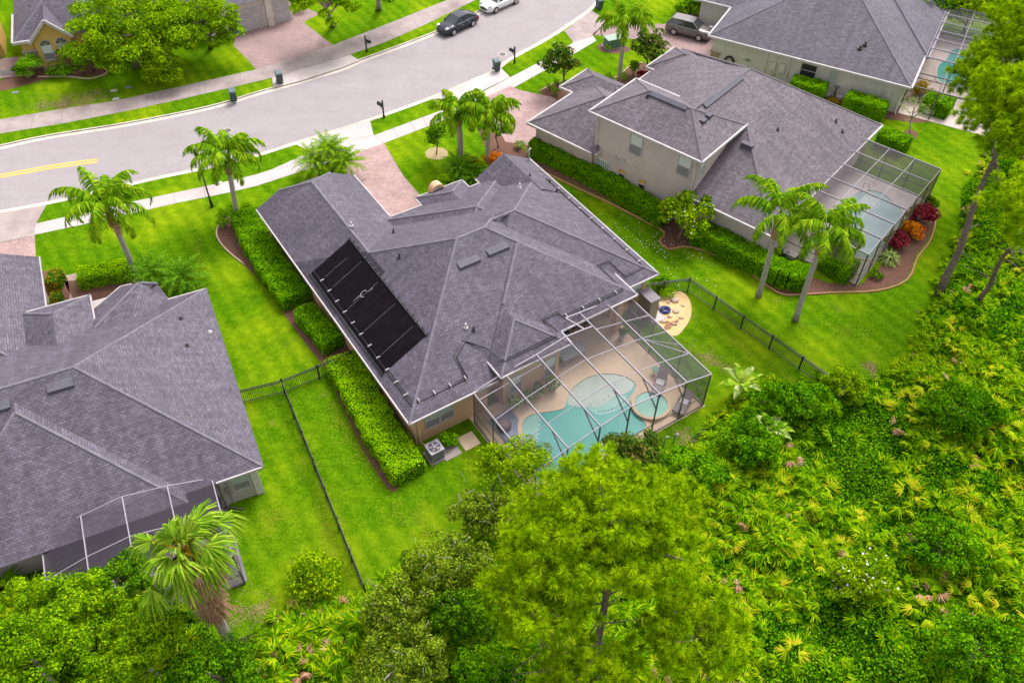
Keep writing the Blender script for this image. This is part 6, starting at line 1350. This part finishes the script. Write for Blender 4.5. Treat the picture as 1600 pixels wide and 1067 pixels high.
# ------------------------------------------------------------------ vehicles
def xf(m, org, ang):    # wrap points of a local mesh builder into the world
    c_, s_ = cos(ang), sin(ang); m.v = [(org[0] + x * c_ - y * s_, org[1] + x * s_ + y * c_, org[2] + z) for x, y, z in m.v]; return m
CARGLASS = plain('car_glass', (.02, .028, .032), (.04, .05, .055), .05, .9, bs=0); CHROME = plain('rim_metal', (.62, .60, .60), None, .3, .6, .7); TYRE = plain('tyre_rubber', (.02, .02, .02), None, .85, .2)
LAMPG = plain('headlamp_glass', (.70, .72, .75), None, .1, .9); REDL = plain('tail_lamp', (.45, .02, .02), None, .2, .6)
def paint(n, c): return plain(n, c, tuple(x * .94 for x in c), .28, .6, .2, scale=2, bs=0)
def car(label, org, ang, L, Wd, Hh, mat, prof, cabin, wb, wr, group='cars in the street and drives', z=0):
    """prof: (x/L, z_top) of the lower body; cabin: (x/L, z) ring: base front, roof front, roof rear, base rear"""
    t = thing('car', label, 'car', (org[0], org[1], z), group); hw = Wd / 2; o = (org[0], org[1], z)
    m = MB(); ps = []; n = len(prof)
    for x, zt, wf in prof:
        w_ = hw * wf; X = (x - .5) * L; zb = .24
        ps += [(X, -w_ * .92, zb), (X, -w_, zb + .22), (X, -w_, zt - .16), (X, -w_ * .90, zt - .03), (X, -w_ * .5, zt + .02), (X, 0, zt + .03), (X, w_ * .5, zt + .02), (X, w_ * .90, zt - .03), (X, w_, zt - .16), (X, w_, zb + .22), (X, w_ * .92, zb)]
    fs = []
    for i in range(n - 1):
        for k in range(10): fs.append((i * 11 + k, i * 11 + k + 1, (i + 1) * 11 + k + 1, (i + 1) * 11 + k))
        fs.append((i * 11 + 10, i * 11, (i + 1) * 11, (i + 1) * 11 + 10))
    m.faces(ps, fs, smooth=True); m.faces([ps[k] for k in range(11)], [tuple(range(11))[::-1]]); m.faces(ps[-11:], [tuple(range(11))])
    xf(m, o, ang).build('body', mat, t)
    (xa, za), (xb, zb_), (xc, zc_), (xd, zd) = cabin; X = lambda q: (q - .5) * L; wi = hw * .88; wt_2 = hw * .68
    ring = [(X(xa), za, wi), (X(xb), zb_, wt_2), (X(xc), zc_, wt_2), (X(xd), zd, wi)]
    m = MB(); q = [(x, -w_, z_) for x, z_, w_ in ring] + [(x, w_, z_) for x, z_, w_ in ring]
    m.faces(q, [(0, 4, 5, 1), (2, 6, 7, 3), (0, 1, 2, 3), (4, 7, 6, 5)]); xf(m, o, ang).build('windows', CARGLASS, t)
    m = MB(); e = .012
    m.faces([(X(xb) + .0, -wt_2 - e, zb_ + e), (X(xc), -wt_2 - e, zc_ + e), (X(xc), wt_2 + e, zc_ + e), (X(xb), wt_2 + e, zb_ + e), (X((xb + xc) / 2), -wt_2 - e, max(zb_, zc_) + .05), (X((xb + xc) / 2), wt_2 + e, max(zb_, zc_) + .05)], [(0, 4, 5, 3), (4, 1, 2, 5)], smooth=True)
    for s_ in (-1, 1):
        for a, b in ((ring[0], ring[1]), (ring[2], ring[3])): m.bar((a[0], s_ * (a[2] + .008), a[1]), (b[0], s_ * (b[2] + .008), b[1]), .07, .07)
        mx = X((xb + xc) / 2 + .03); m.bar((mx, s_ * (wi + .01), za + .0), (mx, s_ * (wt_2 + .01), max(zb_, zc_)), .06)
        m.bar((ring[1][0], s_ * wt_2, ring[1][1]), (ring[2][0], s_ * wt_2, ring[2][1]), .06)
    xf(m, o, ang).build('roof', mat, t)
    for sx in (-1, 1):
        for sy in (-1, 1):
            wx = sx * wb / 2 - .05 * L * 0; m = MB(); m.tube([(wx, sy * (hw - .20), wr), (wx, sy * (hw + .015), wr)], wr, 20); w_ = xf(m, o, ang).build('wheel', TYRE, t)
            m = MB(); m.tube([(wx, sy * (hw + .005), wr), (wx, sy * (hw + .03), wr)], wr * .64, 14, smooth=False)
            for k in range(5): a = k * 2 * pi / 5; m.bar((wx, sy * (hw + .035), wr), (wx + cos(a) * wr * .6, sy * (hw + .035), wr + sin(a) * wr * .6), .05)
            xf(m, o, ang).build('rim', CHROME, w_)
    zf = prof[1][1]; zr_ = prof[-2][1]
    for sy in (-1, 1):
        m = MB(); m.ball((L * .5 - .28, sy * hw * .72, zf - .10), .2, 8, 6, 0, (1.2, .8, .6)); xf(m, o, ang).build('headlight', LAMPG, t)
        m = MB(); m.ball((-L * .5 + .12, sy * hw * .80, zr_ - .14), .2, 8, 6, 0, (.6, .7, 1.2)); xf(m, o, ang).build('tail_light', REDL, t)
        m = MB(); m.ball((X(xa) - .25, sy * (hw + .06), za + .05), .12, 8, 6, 0, (.7, 1, .7)); xf(m, o, ang).build('side_mirror', mat, t)
    m = MB(); m.box(L * .5 - .04, L * .5 + .012, -hw * .5, hw * .5, .36, .58); m.box(L * .5 - .02, L * .5 + .02, -.2, .2, .60, .66); xf(m, o, ang).build('grille', BLACK, t)
    m = MB()
    for sy in (-1, 1):
        for xx in ((xb + xc) / 2 + .10, (xb + xc) / 2 - .10): m.box(X(xx) - .09, X(xx) + .09, sy * hw - .01 * (sy < 0), sy * hw + .01 * (sy > 0) + .0001, za - .24, za - .20)
    xf(m, o, ang).build('door_handles', CHROME, t)
    return t
def ang_(a, b): return atan2(b[1] - a[1], b[0] - a[0])
F1, R1 = P(707, 57, -.1), P(741, 41, -.1)     # sedan: near side wheels; nose to the left
an = ang_(R1, F1); nrm = Vector((-sin(an), cos(an), 0)); nrm = nrm if nrm.y > 0 else -nrm
mid = (F1 + R1) / 2 + nrm * .85
SED = [(1.0, .62, .72), (.965, .74, .88), (.86, .86, .98), (.70, .95, 1), (.5, .97, 1), (.3, .98, 1), (.12, 1.0, .97), (.03, .96, .88), (0, .80, .78)][::-1]
car('dark navy four door sedan parked at the far kerb behind the white car', mid, an, 4.6, 1.8, 1.45, paint('navy_paint', (.022, .024, .045)), SED, ((.74, .94), (.56, 1.42), (.30, 1.42), (.10, 1.0)), 2.65, .33, z=-.1)
mid2 = mid + (mid - P(700, 60, -.1)).normalized() * 0 + (P(793, 0, -.1) - P(728, 34, -.1))
SED2 = [(x, z_ + .02, w_) for x, z_, w_ in SED]
car('white car parked at the far kerb, cut off by the top edge', mid2, an + radians(-1), 4.75, 1.9, 1.5, paint('white_paint', (.78, .78, .80)), SED2, ((.76, .96), (.56, 1.46), (.34, 1.46), (.04, 1.02)), 2.9, .34, z=-.1)
F3, R3 = P(1090.5, 65), P(1052, 55.5); an3 = ang_(R3, F3); n3 = Vector((-sin(an3), cos(an3), 0)); n3 = n3 if n3.y > 0 else -n3
SUVP = [(1.0, .70, .80), (.97, .86, .90), (.88, 1.0, .98), (.74, 1.08, 1), (.5, 1.10, 1), (.3, 1.12, 1), (.1, 1.14, .98), (.02, 1.08, .92), (0, .80, .88)][::-1]
car('brown grey suv parked on the driveway of the pale grey house', (F3 + R3) / 2 + n3 * .85, an3, 4.55, 1.82, 1.7, paint('taupe_paint', (.17, .145, .15)), SUVP, ((.76, 1.06), (.60, 1.62), (.12, 1.62), (.01, 1.10)), 2.62, .36, z=.014)

# ------------------------------------------------------------------ street furniture
def bin_(label, base, ang, mat, lid, z=0.01):
    b = P(*base, z); t = thing('wheelie_bin', label, 'trash bin', (b.x, b.y, z), 'bins put out on the street'); o = (b.x, b.y, z)
    m = MB(); m.frustum((0, 0), .24, .27, .08, 1.0, .30, .35); m.box(-.31, .31, -.36, .36, .97, 1.03); m.box(-.18, .18, -.285, -.27, .3, .5); xf(m, o, ang).build('body', mat, t, bevel=.02)
    m = MB(); m.faces([(-.32, -.40, 1.032), (.32, -.40, 1.032), (.32, .38, 1.032), (-.32, .38, 1.032), (-.26, -.33, 1.12), (.26, -.33, 1.12), (.26, .33, 1.14), (-.26, .33, 1.14)], [(4, 5, 6, 7), (0, 1, 5, 4), (1, 2, 6, 5), (2, 3, 7, 6), (3, 0, 4, 7)]); m.bar((-.25, .42, 1.02), (.25, .42, 1.02), .05); xf(m, o, ang).build('lid', lid, t)
    for s_ in (-1, 1): m = MB(); m.tube([(s_ * .24, .28, .13), (s_ * .31, .28, .13)], .13, 12); xf(m, o, ang).build('wheel', BLACK, t)
GB = plain('green_bin', (.045, .085, .075), (.03, .06, .052), .5, .4); GBL = plain('bin_lid', (.12, .17, .18), (.09, .13, .14), .45, .4); BB = plain('blue_bin', (.03, .14, .50), None, .5, .4)
for lb, b, a, mm, ll in (('green lidded bin on the grass verge nearest the big top left tree', (366, 158), .35, GB, GBL), ('green lidded bin standing on the pale apron of the beige garage drive', (438, 130), .4, GB, GBL), ('green lidded bin on the near pavement beside the manhole', (776, 111), .4, GB, GBL), ('green lidded bin at the top edge by the stained apron', (936, 15), .5, GB, GBL), ('blue recycling bin under the tree by the beige garage', (371, 54), .4, BB, BB)): bin_(lb, b, a, mm, ll)
def mailbox(label, base, ang, ext=''):
    b = P(*base); t = thing('mailbox', label, 'mailbox', (b.x, b.y, 0), 'black kerbside mailboxes'); o = (b.x, b.y, 0)
    m = MB(); m.box(-.05, .05, -.05, .05, 0, 1.62); m.box(-.08, .08, -.08, .08, 0, .25); m.ball((0, 0, 1.66), .07, 8, 6); m.bar((0, 0, 1.05), (.4, 0, 1.05), .06); m.bar((.05, 0, .75), (.35, 0, 1.03), .04); xf(m, o, ang).build('post', BLACK, t)
    m = MB(); pr = [(-.12, 0), (.12, 0), (.12, .18), (.08, .26), (0, .29), (-.08, .26), (-.12, .18)]
    m.faces([(.08, y, 1.09 + z) for y, z in pr] + [(.62, y, 1.09 + z) for y, z in pr], [tuple(range(7)), tuple(range(7, 14))[::-1]] + [(k, (k + 1) % 7, 7 + (k + 1) % 7, 7 + k) for k in range(7)]); xf(m, o, ang).build('box', BLACK, t)
mailbox('black mailbox on the far grass verge left of the dark sedan', (573, 82), radians(-30)); mailbox('black mailbox on the short verge in front of the peach driveway', (600, 184), radians(140)); mailbox('black mailbox beside the near pavement and green bin', (804, 99), radians(140))
lb_ = P(331.5, 323.5); lz = top_z(lb_, 308, 232); t = thing('street_lamp', 'slim black lamp post with a lantern beside the leaning left palm', 'street lamp', (lb_.x, lb_.y, 0))
m = MB(); m.tube([(lb_.x, lb_.y, 0), (lb_.x, lb_.y, .6), (lb_.x, lb_.y, .65), (lb_.x, lb_.y, lz - .7)], [.13, .11, .07, .05], 10); m.build('pole', BLACK, t)
m = MB(); m.tube([(lb_.x, lb_.y, lz - .7), (lb_.x, lb_.y, lz - .65), (lb_.x, lb_.y, lz - .2), (lb_.x, lb_.y, lz - .18), (lb_.x, lb_.y, lz + .05)], [.07, .12, .19, .22, .03], 8, smooth=False); m.build('lantern', BLACK, t)
b = P(958, 73); t = thing('utility_box', 'green metal electrical box in the mulch beside the slender palm', 'utility box', (b.x, b.y, 0))
m = MB(); m.box(-.85, .85, -.5, .5, .05, .95); xf(m, (b.x, b.y, 0), radians(25)).build('cabinet', plain('utility_green', (.10, .19, .15), (.08, .15, .12), .5), t); m = MB(); m.box(-.9, .9, -.55, .56, .95, 1.02); xf(m, (b.x, b.y, 0), radians(25)).build('lid', plain('utility_lid', (.30, .38, .32), None, .5), t); m = MB(); m.box(-1, 1, -.65, .65, 0, .05); xf(m, (b.x, b.y, 0), radians(25)).build('pad', WALKD, t)
b = P(12, 121); t = thing('yard_sign', 'small white yard sign in the bed at the left of the yellow house', 'sign', (b.x, b.y, 0)); m = MB(); m.box(-.45, .45, -.01, .01, .15, .75); xf(m, (b.x, b.y, 0), .4).build('board', WHITE, t); m = MB(); m.box(-.38, -.36, -.008, .008, 0, .15); m.box(.36, .38, -.008, .008, 0, .15); xf(m, (b.x, b.y, 0), .4).build('stake', GALV, t)
# small things standing on lawns: irrigation lids
for i, (x, y, lb, mt) in enumerate(((178, 142, 'pale rectangular meter lid in the dry grass patch of the top left lawn', WALK), (201, 137, 'grey meter lid beside the pale one under the weeping tree', GALV), (24, 145, 'small round dark lid in the lawn by the yellow house', GALV), (181, 155, 'tiny pale lid at the far pavement edge', WALK), (341, 286, 'pale meter lid in the near pavement verge by the lamp post', WALK))):
    b = P(x, y); m = MB(); m.box(-.28, .28, -.18, .18, 0, .03); m.box(-.22, .22, -.13, .13, .03, .036); tag(xf(m, (b.x, b.y, 0), .2).build('meter_lid', mt), lb, 'meter lid', 'meter lids in the lawns')

# ------------------------------------------------------------------ things around the main house
def put(fr, u, v, z=0): q = fr(u, v, z); return (q.x, q.y, q.z), fr.a
b = H1(13.0, 26.95); t = thing('air_conditioner', 'grey outdoor air conditioner with a round fan grille by the end of the lime hedge', 'air conditioner', (b.x, b.y, 0)); o = (b.x, b.y, 0)
q = P(680, 712); o = (q.x, q.y, 0); t.location = o
m = MB(); m.box(-.55, .55, -.55, .55, 0, .06); xf(m, o, H1.a).build('pad', WALKD, t)
m = MB(); m.box(-.42, .42, -.42, .42, .06, .86)
for k in range(14): z = .12 + k * .05; m.box(-.435, .435, -.435, .435, z, z + .018)
xf(m, o, H1.a).build('cabinet', GALV, t)
m = MB(); m.box(-.45, .45, -.45, .45, .862, .90); xf(m, o, H1.a).build('top_cover', SILVER, t)
m = MB(); m.tube([(0, 0, .9), (0, 0, .915)], .36, 20); xf(m, o, H1.a).build('fan_opening', BLACK, t)
m = MB()
for k in range(5): a = k * 2 * pi / 5; m.faces([(0, 0, .93), (cos(a) * .33, sin(a) * .33, .925), (cos(a + .6) * .33, sin(a + .6) * .33, .935)], [(0, 1, 2)])
m.tube([(0, 0, .92), (0, 0, .96)], .09, 10); xf(m, o, H1.a).build('fan', SILVER, t)
m = MB()
for k in range(5): rr = .08 + k * .07; m.tube([(rr * cos(a), rr * sin(a), .965) for a in np.linspace(0, 2 * pi, 22)], .007, 4, cap=False)
xf(m, o, H1.a).build('grille', SILVER, t)
# resin cabinet on the right side
b = H1(31.55, 29.25); q = P(1010, 492); b = q; t = thing('storage_cabinet', 'tall beige grey resin storage cabinet by the right rear corner of the peach house', 'storage cabinet', (b.x, b.y, 0)); o = (b.x, b.y, 0)
RES = plain('resin_taupe', (.30, .25, .22), (.25, .21, .18), .6); REST = plain('resin_lid', (.22, .19, .22), None, .6)
m = MB(); m.box(-.38, .38, -.6, .6, 0, 1.85); xf(m, o, H1.a).build('body', RES, t, bevel=.02)
m = MB(); m.box(-.44, .44, -.66, .66, 1.853, 1.93); xf(m, o, H1.a).build('lid', REST, t, bevel=.02)
for s_ in (-1, 1): m = MB(); m.box(.382, .41, min(s_ * .02, s_ * .56), max(s_ * .02, s_ * .56), .06, 1.8); d_ = xf(m, o, H1.a).build('door', RES, t); m = MB(); m.box(.412, .44, s_ * .09 - .015, s_ * .09 + .015, .85, 1.05); xf(m, o, H1.a).build('handle', BRONZE, d_)
t = thing('paving_slab', 'white square slab beside the beige grey cabinet', 'paving slab', P(1020, 494)); q = P(1022, 494); m = MB(); m.box(-.55, .55, -.6, .6, 0, .05); xf(m, (q.x, q.y, 0), H1.a).build('slab', WALK, t)
q = P(1027, 482); t = thing('gas_bottle', 'white gas bottle against the beige grey cabinet', 'gas bottle', q); m = MB(); m.tube([(q.x, q.y, .03), (q.x, q.y, .08), (q.x, q.y, .4), (q.x, q.y, .48)], [.13, .16, .16, .08], 12); m.build('tank', WHITE, t); m = MB(); m.tube([(q.x, q.y, .48), (q.x, q.y, .56)], .06, 8); m.build('collar', GALV, t)
q = P(1039, 486); m = MB(); pts = []
for k in range(120): a = k * .42; rr = .16 + .22 * abs(sin(k * .13)); pts.append((q.x + rr * cos(a), q.y + rr * .8 * sin(a), .05 + .16 * k / 120))
m.tube(pts, .028, 6); tag(m.build('garden_hose', plain('blue_hose', (.03, .06, .30), None, .4)), 'heap of coiled dark blue hose on the yellow gravel', 'garden hose')
ROCKM = plain('rock', (.58, .46, .38), (.42, .30, .22), .85, scale=5, fine=12, bs=.5)
rk = [(1054, 470, .34, 'large pale flat stone in the gravel near the fence'), (1056, 487, .26, 'pale rounded stone right of the blue hose'), (1064, 497, .18, 'small brown stone at the gravel middle'), (1046, 495, .2, 'tan stone under the blue hose heap'), (1036, 503, .24, 'reddish stone at the lower left of the gravel'), (1052, 506, .22, 'tan stone among the lowest gravel stones'), (1067, 478, .16, 'small tan stone at the right rim of the gravel'), (1044, 473, .17, 'small orange stone below the lime bedding plant')]
for i, (x, y, rr, lb) in enumerate(rk):
    q = P(x, y); rg = rgen(700 + i); m = MB(); m.ball((q.x, q.y, rr * .18), rr, 9, 6, 0, (1, .8, .45)); m.v = [tuple(np.array(p) + rg.normal(0, rr * .06, 3)) for p in m.v]; tag(m.build('stone', ROCKM), lb, 'stone', 'stones on the yellow gravel')
for i, (x0, y0, x1, y1, lb) in enumerate(((1034, 500, 1058, 507, 'upper weathered wooden plank lying on the gravel'), (1040, 508, 1060, 500, 'crossed weathered plank lying on the gravel'), (1038, 512, 1050, 508, 'short plank at the bottom of the plank pile'))):
    a, b = P(x0, y0, .06 + .05 * i), P(x1, y1, .08 + .05 * i); m = MB(); m.bar(a, b, .13, .05); tag(m.build('plank', BOOT), lb, 'plank', 'planks on the gravel')
# pvc pipes, drain, and well pipe beyond the screen
for i, (x, y, h, lb) in enumerate(((1037, 695, .75, 'white pvc pipe standing left behind the pool screen'), (1052, 692, .85, 'white pvc pipe standing right behind the pool screen'), (762, 742, .6, 'bent white pvc pipe in the grass beside the feathery bush'))):
    q = P(x, y); m = MB(); m.tube([(q.x, q.y, 0), (q.x, q.y, h), (q.x + .06, q.y, h + .07), (q.x + .2, q.y, h + .06)], .045, 8); tag(m.build('pvc_pipe', WHITE), lb, 'pipe', 'white pvc pipes')
b = P(1168 + 70, 397); t = thing('equipment_pad', 'pale pool equipment lid on the mulch between the clipped hedges', 'equipment pad', b); m = MB(); m.box(-.7, .7, -.5, .5, .3, .38); m.box(-.6, .6, -.4, .4, 0, .3); xf(m, (b.x, b.y, 0), H2.a).build('slab', WALK, t)
q = P(1222, 400); t = thing('pool_pump', 'dark pool pump beside the pale pad at the two storey house', 'pool pump', q); m = MB(); m.tube([(q.x - .25, q.y, .2), (q.x + .3, q.y, .2)], .16, 10); m.build('motor', BLACK, t); m = MB(); m.tube([(q.x + .35, q.y, 0), (q.x + .35, q.y, .55)], .14, 10); m.build('strainer', GALV, t)
for i, (x, y, lb) in enumerate(((1379, 226, 'white rimmed round planter against the low hedge behind the screen'), (1400, 236, 'dark rimmed round planter against the low hedge behind the screen'))):
    q = P(x, y); t = thing('planter', lb, 'planter', q, 'round planters'); m = MB(); m.tube([(q.x, q.y, 0), (q.x, q.y, .5)], [.4, .5], 14); m.build('pot', WHITE if i == 0 else GALV, t); m = MB(); m.tube([(q.x, q.y, .5), (q.x, q.y, .53)], .42, 14); m.build('soil', BLACK, t)
q = P(1303, 152); t = thing('garden_light', 'dark wall lamp standing above the white pots by the grey wall', 'lamp', q); m = MB(); m.tube([(q.x, q.y, 0), (q.x, q.y, .9)], .05, 6); m.build('stem', BLACK, t); m = MB(); m.tube([(q.x, q.y, .9), (q.x, q.y, 1.15)], [.12, .3], 12); m.build('bowl', GALV, t)
for i, (x, y) in enumerate(((1291, 152), (1310, 157))): q = P(x, y); m = MB(); m.tube([(q.x, q.y, 0), (q.x, q.y, .45)], [.25, .33], 12); tag(m.build('pot', WHITE), ('white pot left of the dark wall lamp', 'white pot right of the dark wall lamp')[i], 'pot', 'white pots by the grey wall')
q = P(1434, 152); m = MB(); m.tube([(q.x + .6 * cos(a), q.y + .6 * sin(a), .75) for a in np.linspace(0, 2 * pi, 18)], .07, 6, cap=False); m.tube([(q.x, q.y, 0), (q.x, q.y, .7)], .5, 12); tag(m.build('birdbath', WHITE), 'white ringed basin at the corner of the pale grey house', 'basin')
for i, (x, y) in enumerate(((1456, 180), (1448, 178))): q = P(x, y); m = MB(); m.ball((q.x, q.y, .3), .4, 8, 6, 0, (1, .8, .9)); tag(m.build('boulder', WHITE if i else ROCKM), ('brown boulder in the bed by the rounded hedge', 'white boulder in the bed by the rounded hedge')[i], 'boulder')
q = P(1460, 182); m = MB(); m.bar((q.x, q.y, 0), (q.x + .5, q.y + .9, 1.5), .08); m.bar((q.x - .3, q.y + .1, 0), (q.x + .2, q.y + 1.0, 1.4), .08)
for k in range(4): m.bar((q.x - .2 + .12 * k, q.y + .15 + .2 * k, .3 + .3 * k), (q.x + .15 + .1 * k, q.y + .1 + .2 * k, .3 + .3 * k), .06)
tag(m.build('trellis', WHITE), 'leaning white ladder trellis in the bed by the rounded hedge', 'trellis')

# ------------------------------------------------------------------ patio furniture under the main screen
def lounger(label, px, ang, recl=.9, z=.035):
    b = P(*px); o = (b.x, b.y, z); t = thing('sun_lounger', label, 'sun lounger', (b.x, b.y, z), 'loungers by the main pool'); CUS = plain('taupe_sling', (.28, .24, .24), (.24, .20, .20), .8); 
    m = MB(); m.box(-.95, .3, -.32, .32, .30, .35); xf(m, o, ang).build('seat', CUS, t)
    m = MB(); m.faces([(.3, -.32, .33), (.3, .32, .33), (.85, .32, .33 + recl * .65), (.85, -.32, .33 + recl * .65), (.3, -.32, .29), (.3, .32, .29), (.88, .32, .29 + recl * .62), (.88, -.32, .29 + recl * .62)], [(0, 3, 2, 1), (4, 5, 6, 7), (0, 4, 7, 3), (1, 2, 6, 5), (2, 3, 7, 6)]); xf(m, o, ang).build('backrest', CUS, t)
    m = MB(); m.box(-.2, .25, -.25, .25, .352, .40); xf(m, o, ang).build('towel', WHITE, t)
    for s_ in (-1, 1): m = MB(); m.bar((-.98, s_ * .34, .33), (.35, s_ * .34, .33), .04); m.bar((-.8, s_ * .34, 0), (-.8, s_ * .34, .32), .04); m.bar((.3, s_ * .34, 0), (.3, s_ * .34, .32), .04); m.bar((-.1, s_ * .36, .33), (.0, s_ * .36, .55), .03); m.bar((0, s_ * .36, .55), (.4, s_ * .36, .55), .04); xf(m, o, ang).build('frame', BRONZE, t)
lounger('lounger with a white towel on the patio above the round spa', (1030, 604), H1.a + radians(35)); lounger('lounger right of the other one near the screen corner', (1067, 634), H1.a + radians(25), .5)
q = P(1023, 585); t = thing('side_table', 'small green topped side table beside the upper lounger', 'side table', (q.x, q.y, .03)); m = MB(); m.tube([(q.x, q.y, .48), (q.x, q.y, .52)], .25, 16); m.build('table_top', plain('green_top', (.12, .28, .20), None, .4), t)
for k in range(3): a = k * 2.1; m = MB(); m.tube([(q.x + .05 * cos(a), q.y + .05 * sin(a), .48), (q.x + .2 * cos(a), q.y + .2 * sin(a), .03)], .02, 6); m.build('leg', BRONZE, t)
RUG = m_brick('blue_rug', (.22, .26, .34), (.16, .20, .28), (.30, .34, .42), .4, .12, 0)
q = P(792, 668); t = thing('rug', 'blue grey patterned rug on the patio at the left end of the pool', 'rug', (q.x, q.y, .03)); fr = H1; u_, v_ = fr.inv(q); m = MB(fr); rg_ = [(u_ + 1.0 * cos(a) * (1 if abs(cos(a)) > .3 else 1), v_ + 1.35 * sin(a)) for a in np.linspace(0, 2 * pi, 5)[:-1]]
m.box(u_ - .75, u_ + .95, v_ - 1.2, v_ + 1.1, .032, .045); m.build('rug_mat', RUG, t)
q = P(788, 668); t = thing('fire_pit_table', 'round dark wicker ottoman table on the blue rug', 'table', (q.x, q.y, .045)); m = MB(); m.tube([(q.x, q.y, .045), (q.x, q.y, .1), (q.x, q.y, .40), (q.x, q.y, .46)], [.38, .44, .44, .36], 20); m.build('drum', plain('wicker', (.13, .09, .10), (.08, .055, .06), .8, scale=14), t); m = MB(); m.tube([(q.x, q.y, .461), (q.x, q.y, .48)], .3, 18); m.build('table_top', plain('wicker_top', (.20, .15, .16), (.14, .10, .11), .7, scale=10), t)
POTW = plain('white_pot', (.62, .54, .50), (.52, .44, .40), .6)
for i, (u, v, R, mt, lb, fl) in enumerate(((18.75, 27.5, (.55, .5, .6), L_TREE, 'potted white flowering plant leftmost against the rear bay wall', 10), (19.7, 27.5, (.4, .4, .5), L_TREE, 'small potted green plant second from the left on the patio', 0), (20.55, 27.55, (.38, .38, .7), L_DARK, 'potted dark bush in a large white pot below the bay windows', 0), (21.7, 27.5, (.65, .5, .55), L_LIME, 'potted lime green plant rightmost below the bay windows', 0),
                                       (22.85, 28.9, (.3, .3, .55), L_DARK, 'dark potted plant at the corner of the porch wall', 0), (28.0, 28.6, (.35, .35, .5), L_DARK, 'dark potted plant at the foot of the porch post', 0))):
    q = H1(u, v, .03); rg = rgen(800 + i); t = thing('potted_plant', lb, 'potted plant', q, 'potted plants on the main patio')
    m = MB(); m.tube([(q.x, q.y, .03), (q.x, q.y, .38), (q.x, q.y, .42)], [.16, .26, .28], 12); m.build('pot', POTW, t)
    vv, ff, cc = crown((q.x, q.y, .42 + R[2] * .6), R, 9, 420, .16, rg, clr=.5, low=-.2); parts = [(vv, ff, 0)]
    if fl: k = rg.integers(0, len(vv), 24); fv, f2 = leaves(vv[k] + np.array([0, 0, .04]), np.tile([0, 0, 1.], (24, 1)), .12, .9, .3, rg); parts.append((fv, f2, 1))
    lit(parts, 'foliage', [mt, L_WHT], t)
BLUEF = plain('blue_fabric', (.035, .075, .20), (.03, .06, .16), .8)
def chair(label, u, v, a, mat=BLUEF):
    q = H1(u, v, .035); o = (q.x, q.y, .035); t = thing('patio_chair', label, 'chair', o, 'blue chairs under the porch roof'); an = H1.a + a
    m = MB(); m.box(-.27, .27, -.27, .27, .38, .46); xf(m, o, an).build('seat', mat, t); m = MB(); m.box(-.27, .27, .22, .29, .46, 1.0); xf(m, o, an).build('backrest', mat, t)
    for x in (-.25, .25):
        for y in (-.24, .25): m = MB(); m.box(x - .02, x + .02, y - .02, y + .02, 0, .38); xf(m, o, an).build('leg', BRONZE, t)
chair('blue chair left in the row under the porch roof', 25.0, 31.0, 0); chair('blue chair second from left under the porch roof', 25.9, 31.1, .1); chair('blue chair right in the row under the porch roof', 26.9, 31.0, -.2)
q = H1(24.2, 29.2, .035); t = thing('patio_table', 'grey rectangular glass table at the edge of the porch roof', 'table', q); m = MB(H1); m.box(23.3, 25.1, 28.6, 29.5, .70, .74); m.build('table_top', BLIND, t); m = MB(H1); m.bar((23.28, 28.58, .72), (25.12, 28.58, .72), .05); m.bar((23.28, 29.52, .72), (25.12, 29.52, .72), .05); m.bar((23.28, 28.58, .72), (23.28, 29.52, .72), .05); m.bar((25.12, 28.58, .72), (25.12, 29.52, .72), .05); m.build('table_rim', SILVER, t)
for u in (23.4, 25.0):
    for v in (28.7, 29.4): m = MB(H1); m.box(u - .025, u + .025, v - .025, v + .025, .035, .70); m.build('leg', SILVER, t)
# fallen white petals under the frangipani
rg = rgen(900); c0 = P(1040, 375); pp_ = np.array([c0.x, c0.y, .03]) + np.stack([rg.normal(0, 2.6, 260), rg.normal(0, 2.3, 260), rg.uniform(0, .02, 260)], 1); v, f = leaves(pp_, np.tile([0, 0, 1.], (260, 1)), .09, .9, .1, rg); tag(npmesh('fallen_petals', v, f, L_WHT), 'fallen white blossoms on the lawn around the frangipani', 'fallen petals', kind='stuff')
# handrail of the neighbour pool
q = P(1345, 300); m = MB(); m.tube([(q.x, q.y, .05), (q.x + .05, q.y + .05, .8), (q.x + .35, q.y - .1, .85), (q.x + .5, q.y - .3, .3)], .03, 6); tag(m.build('pool_handrail', SILVER), 'thin metal handrail at the steps of the grey blue pool', 'handrail')
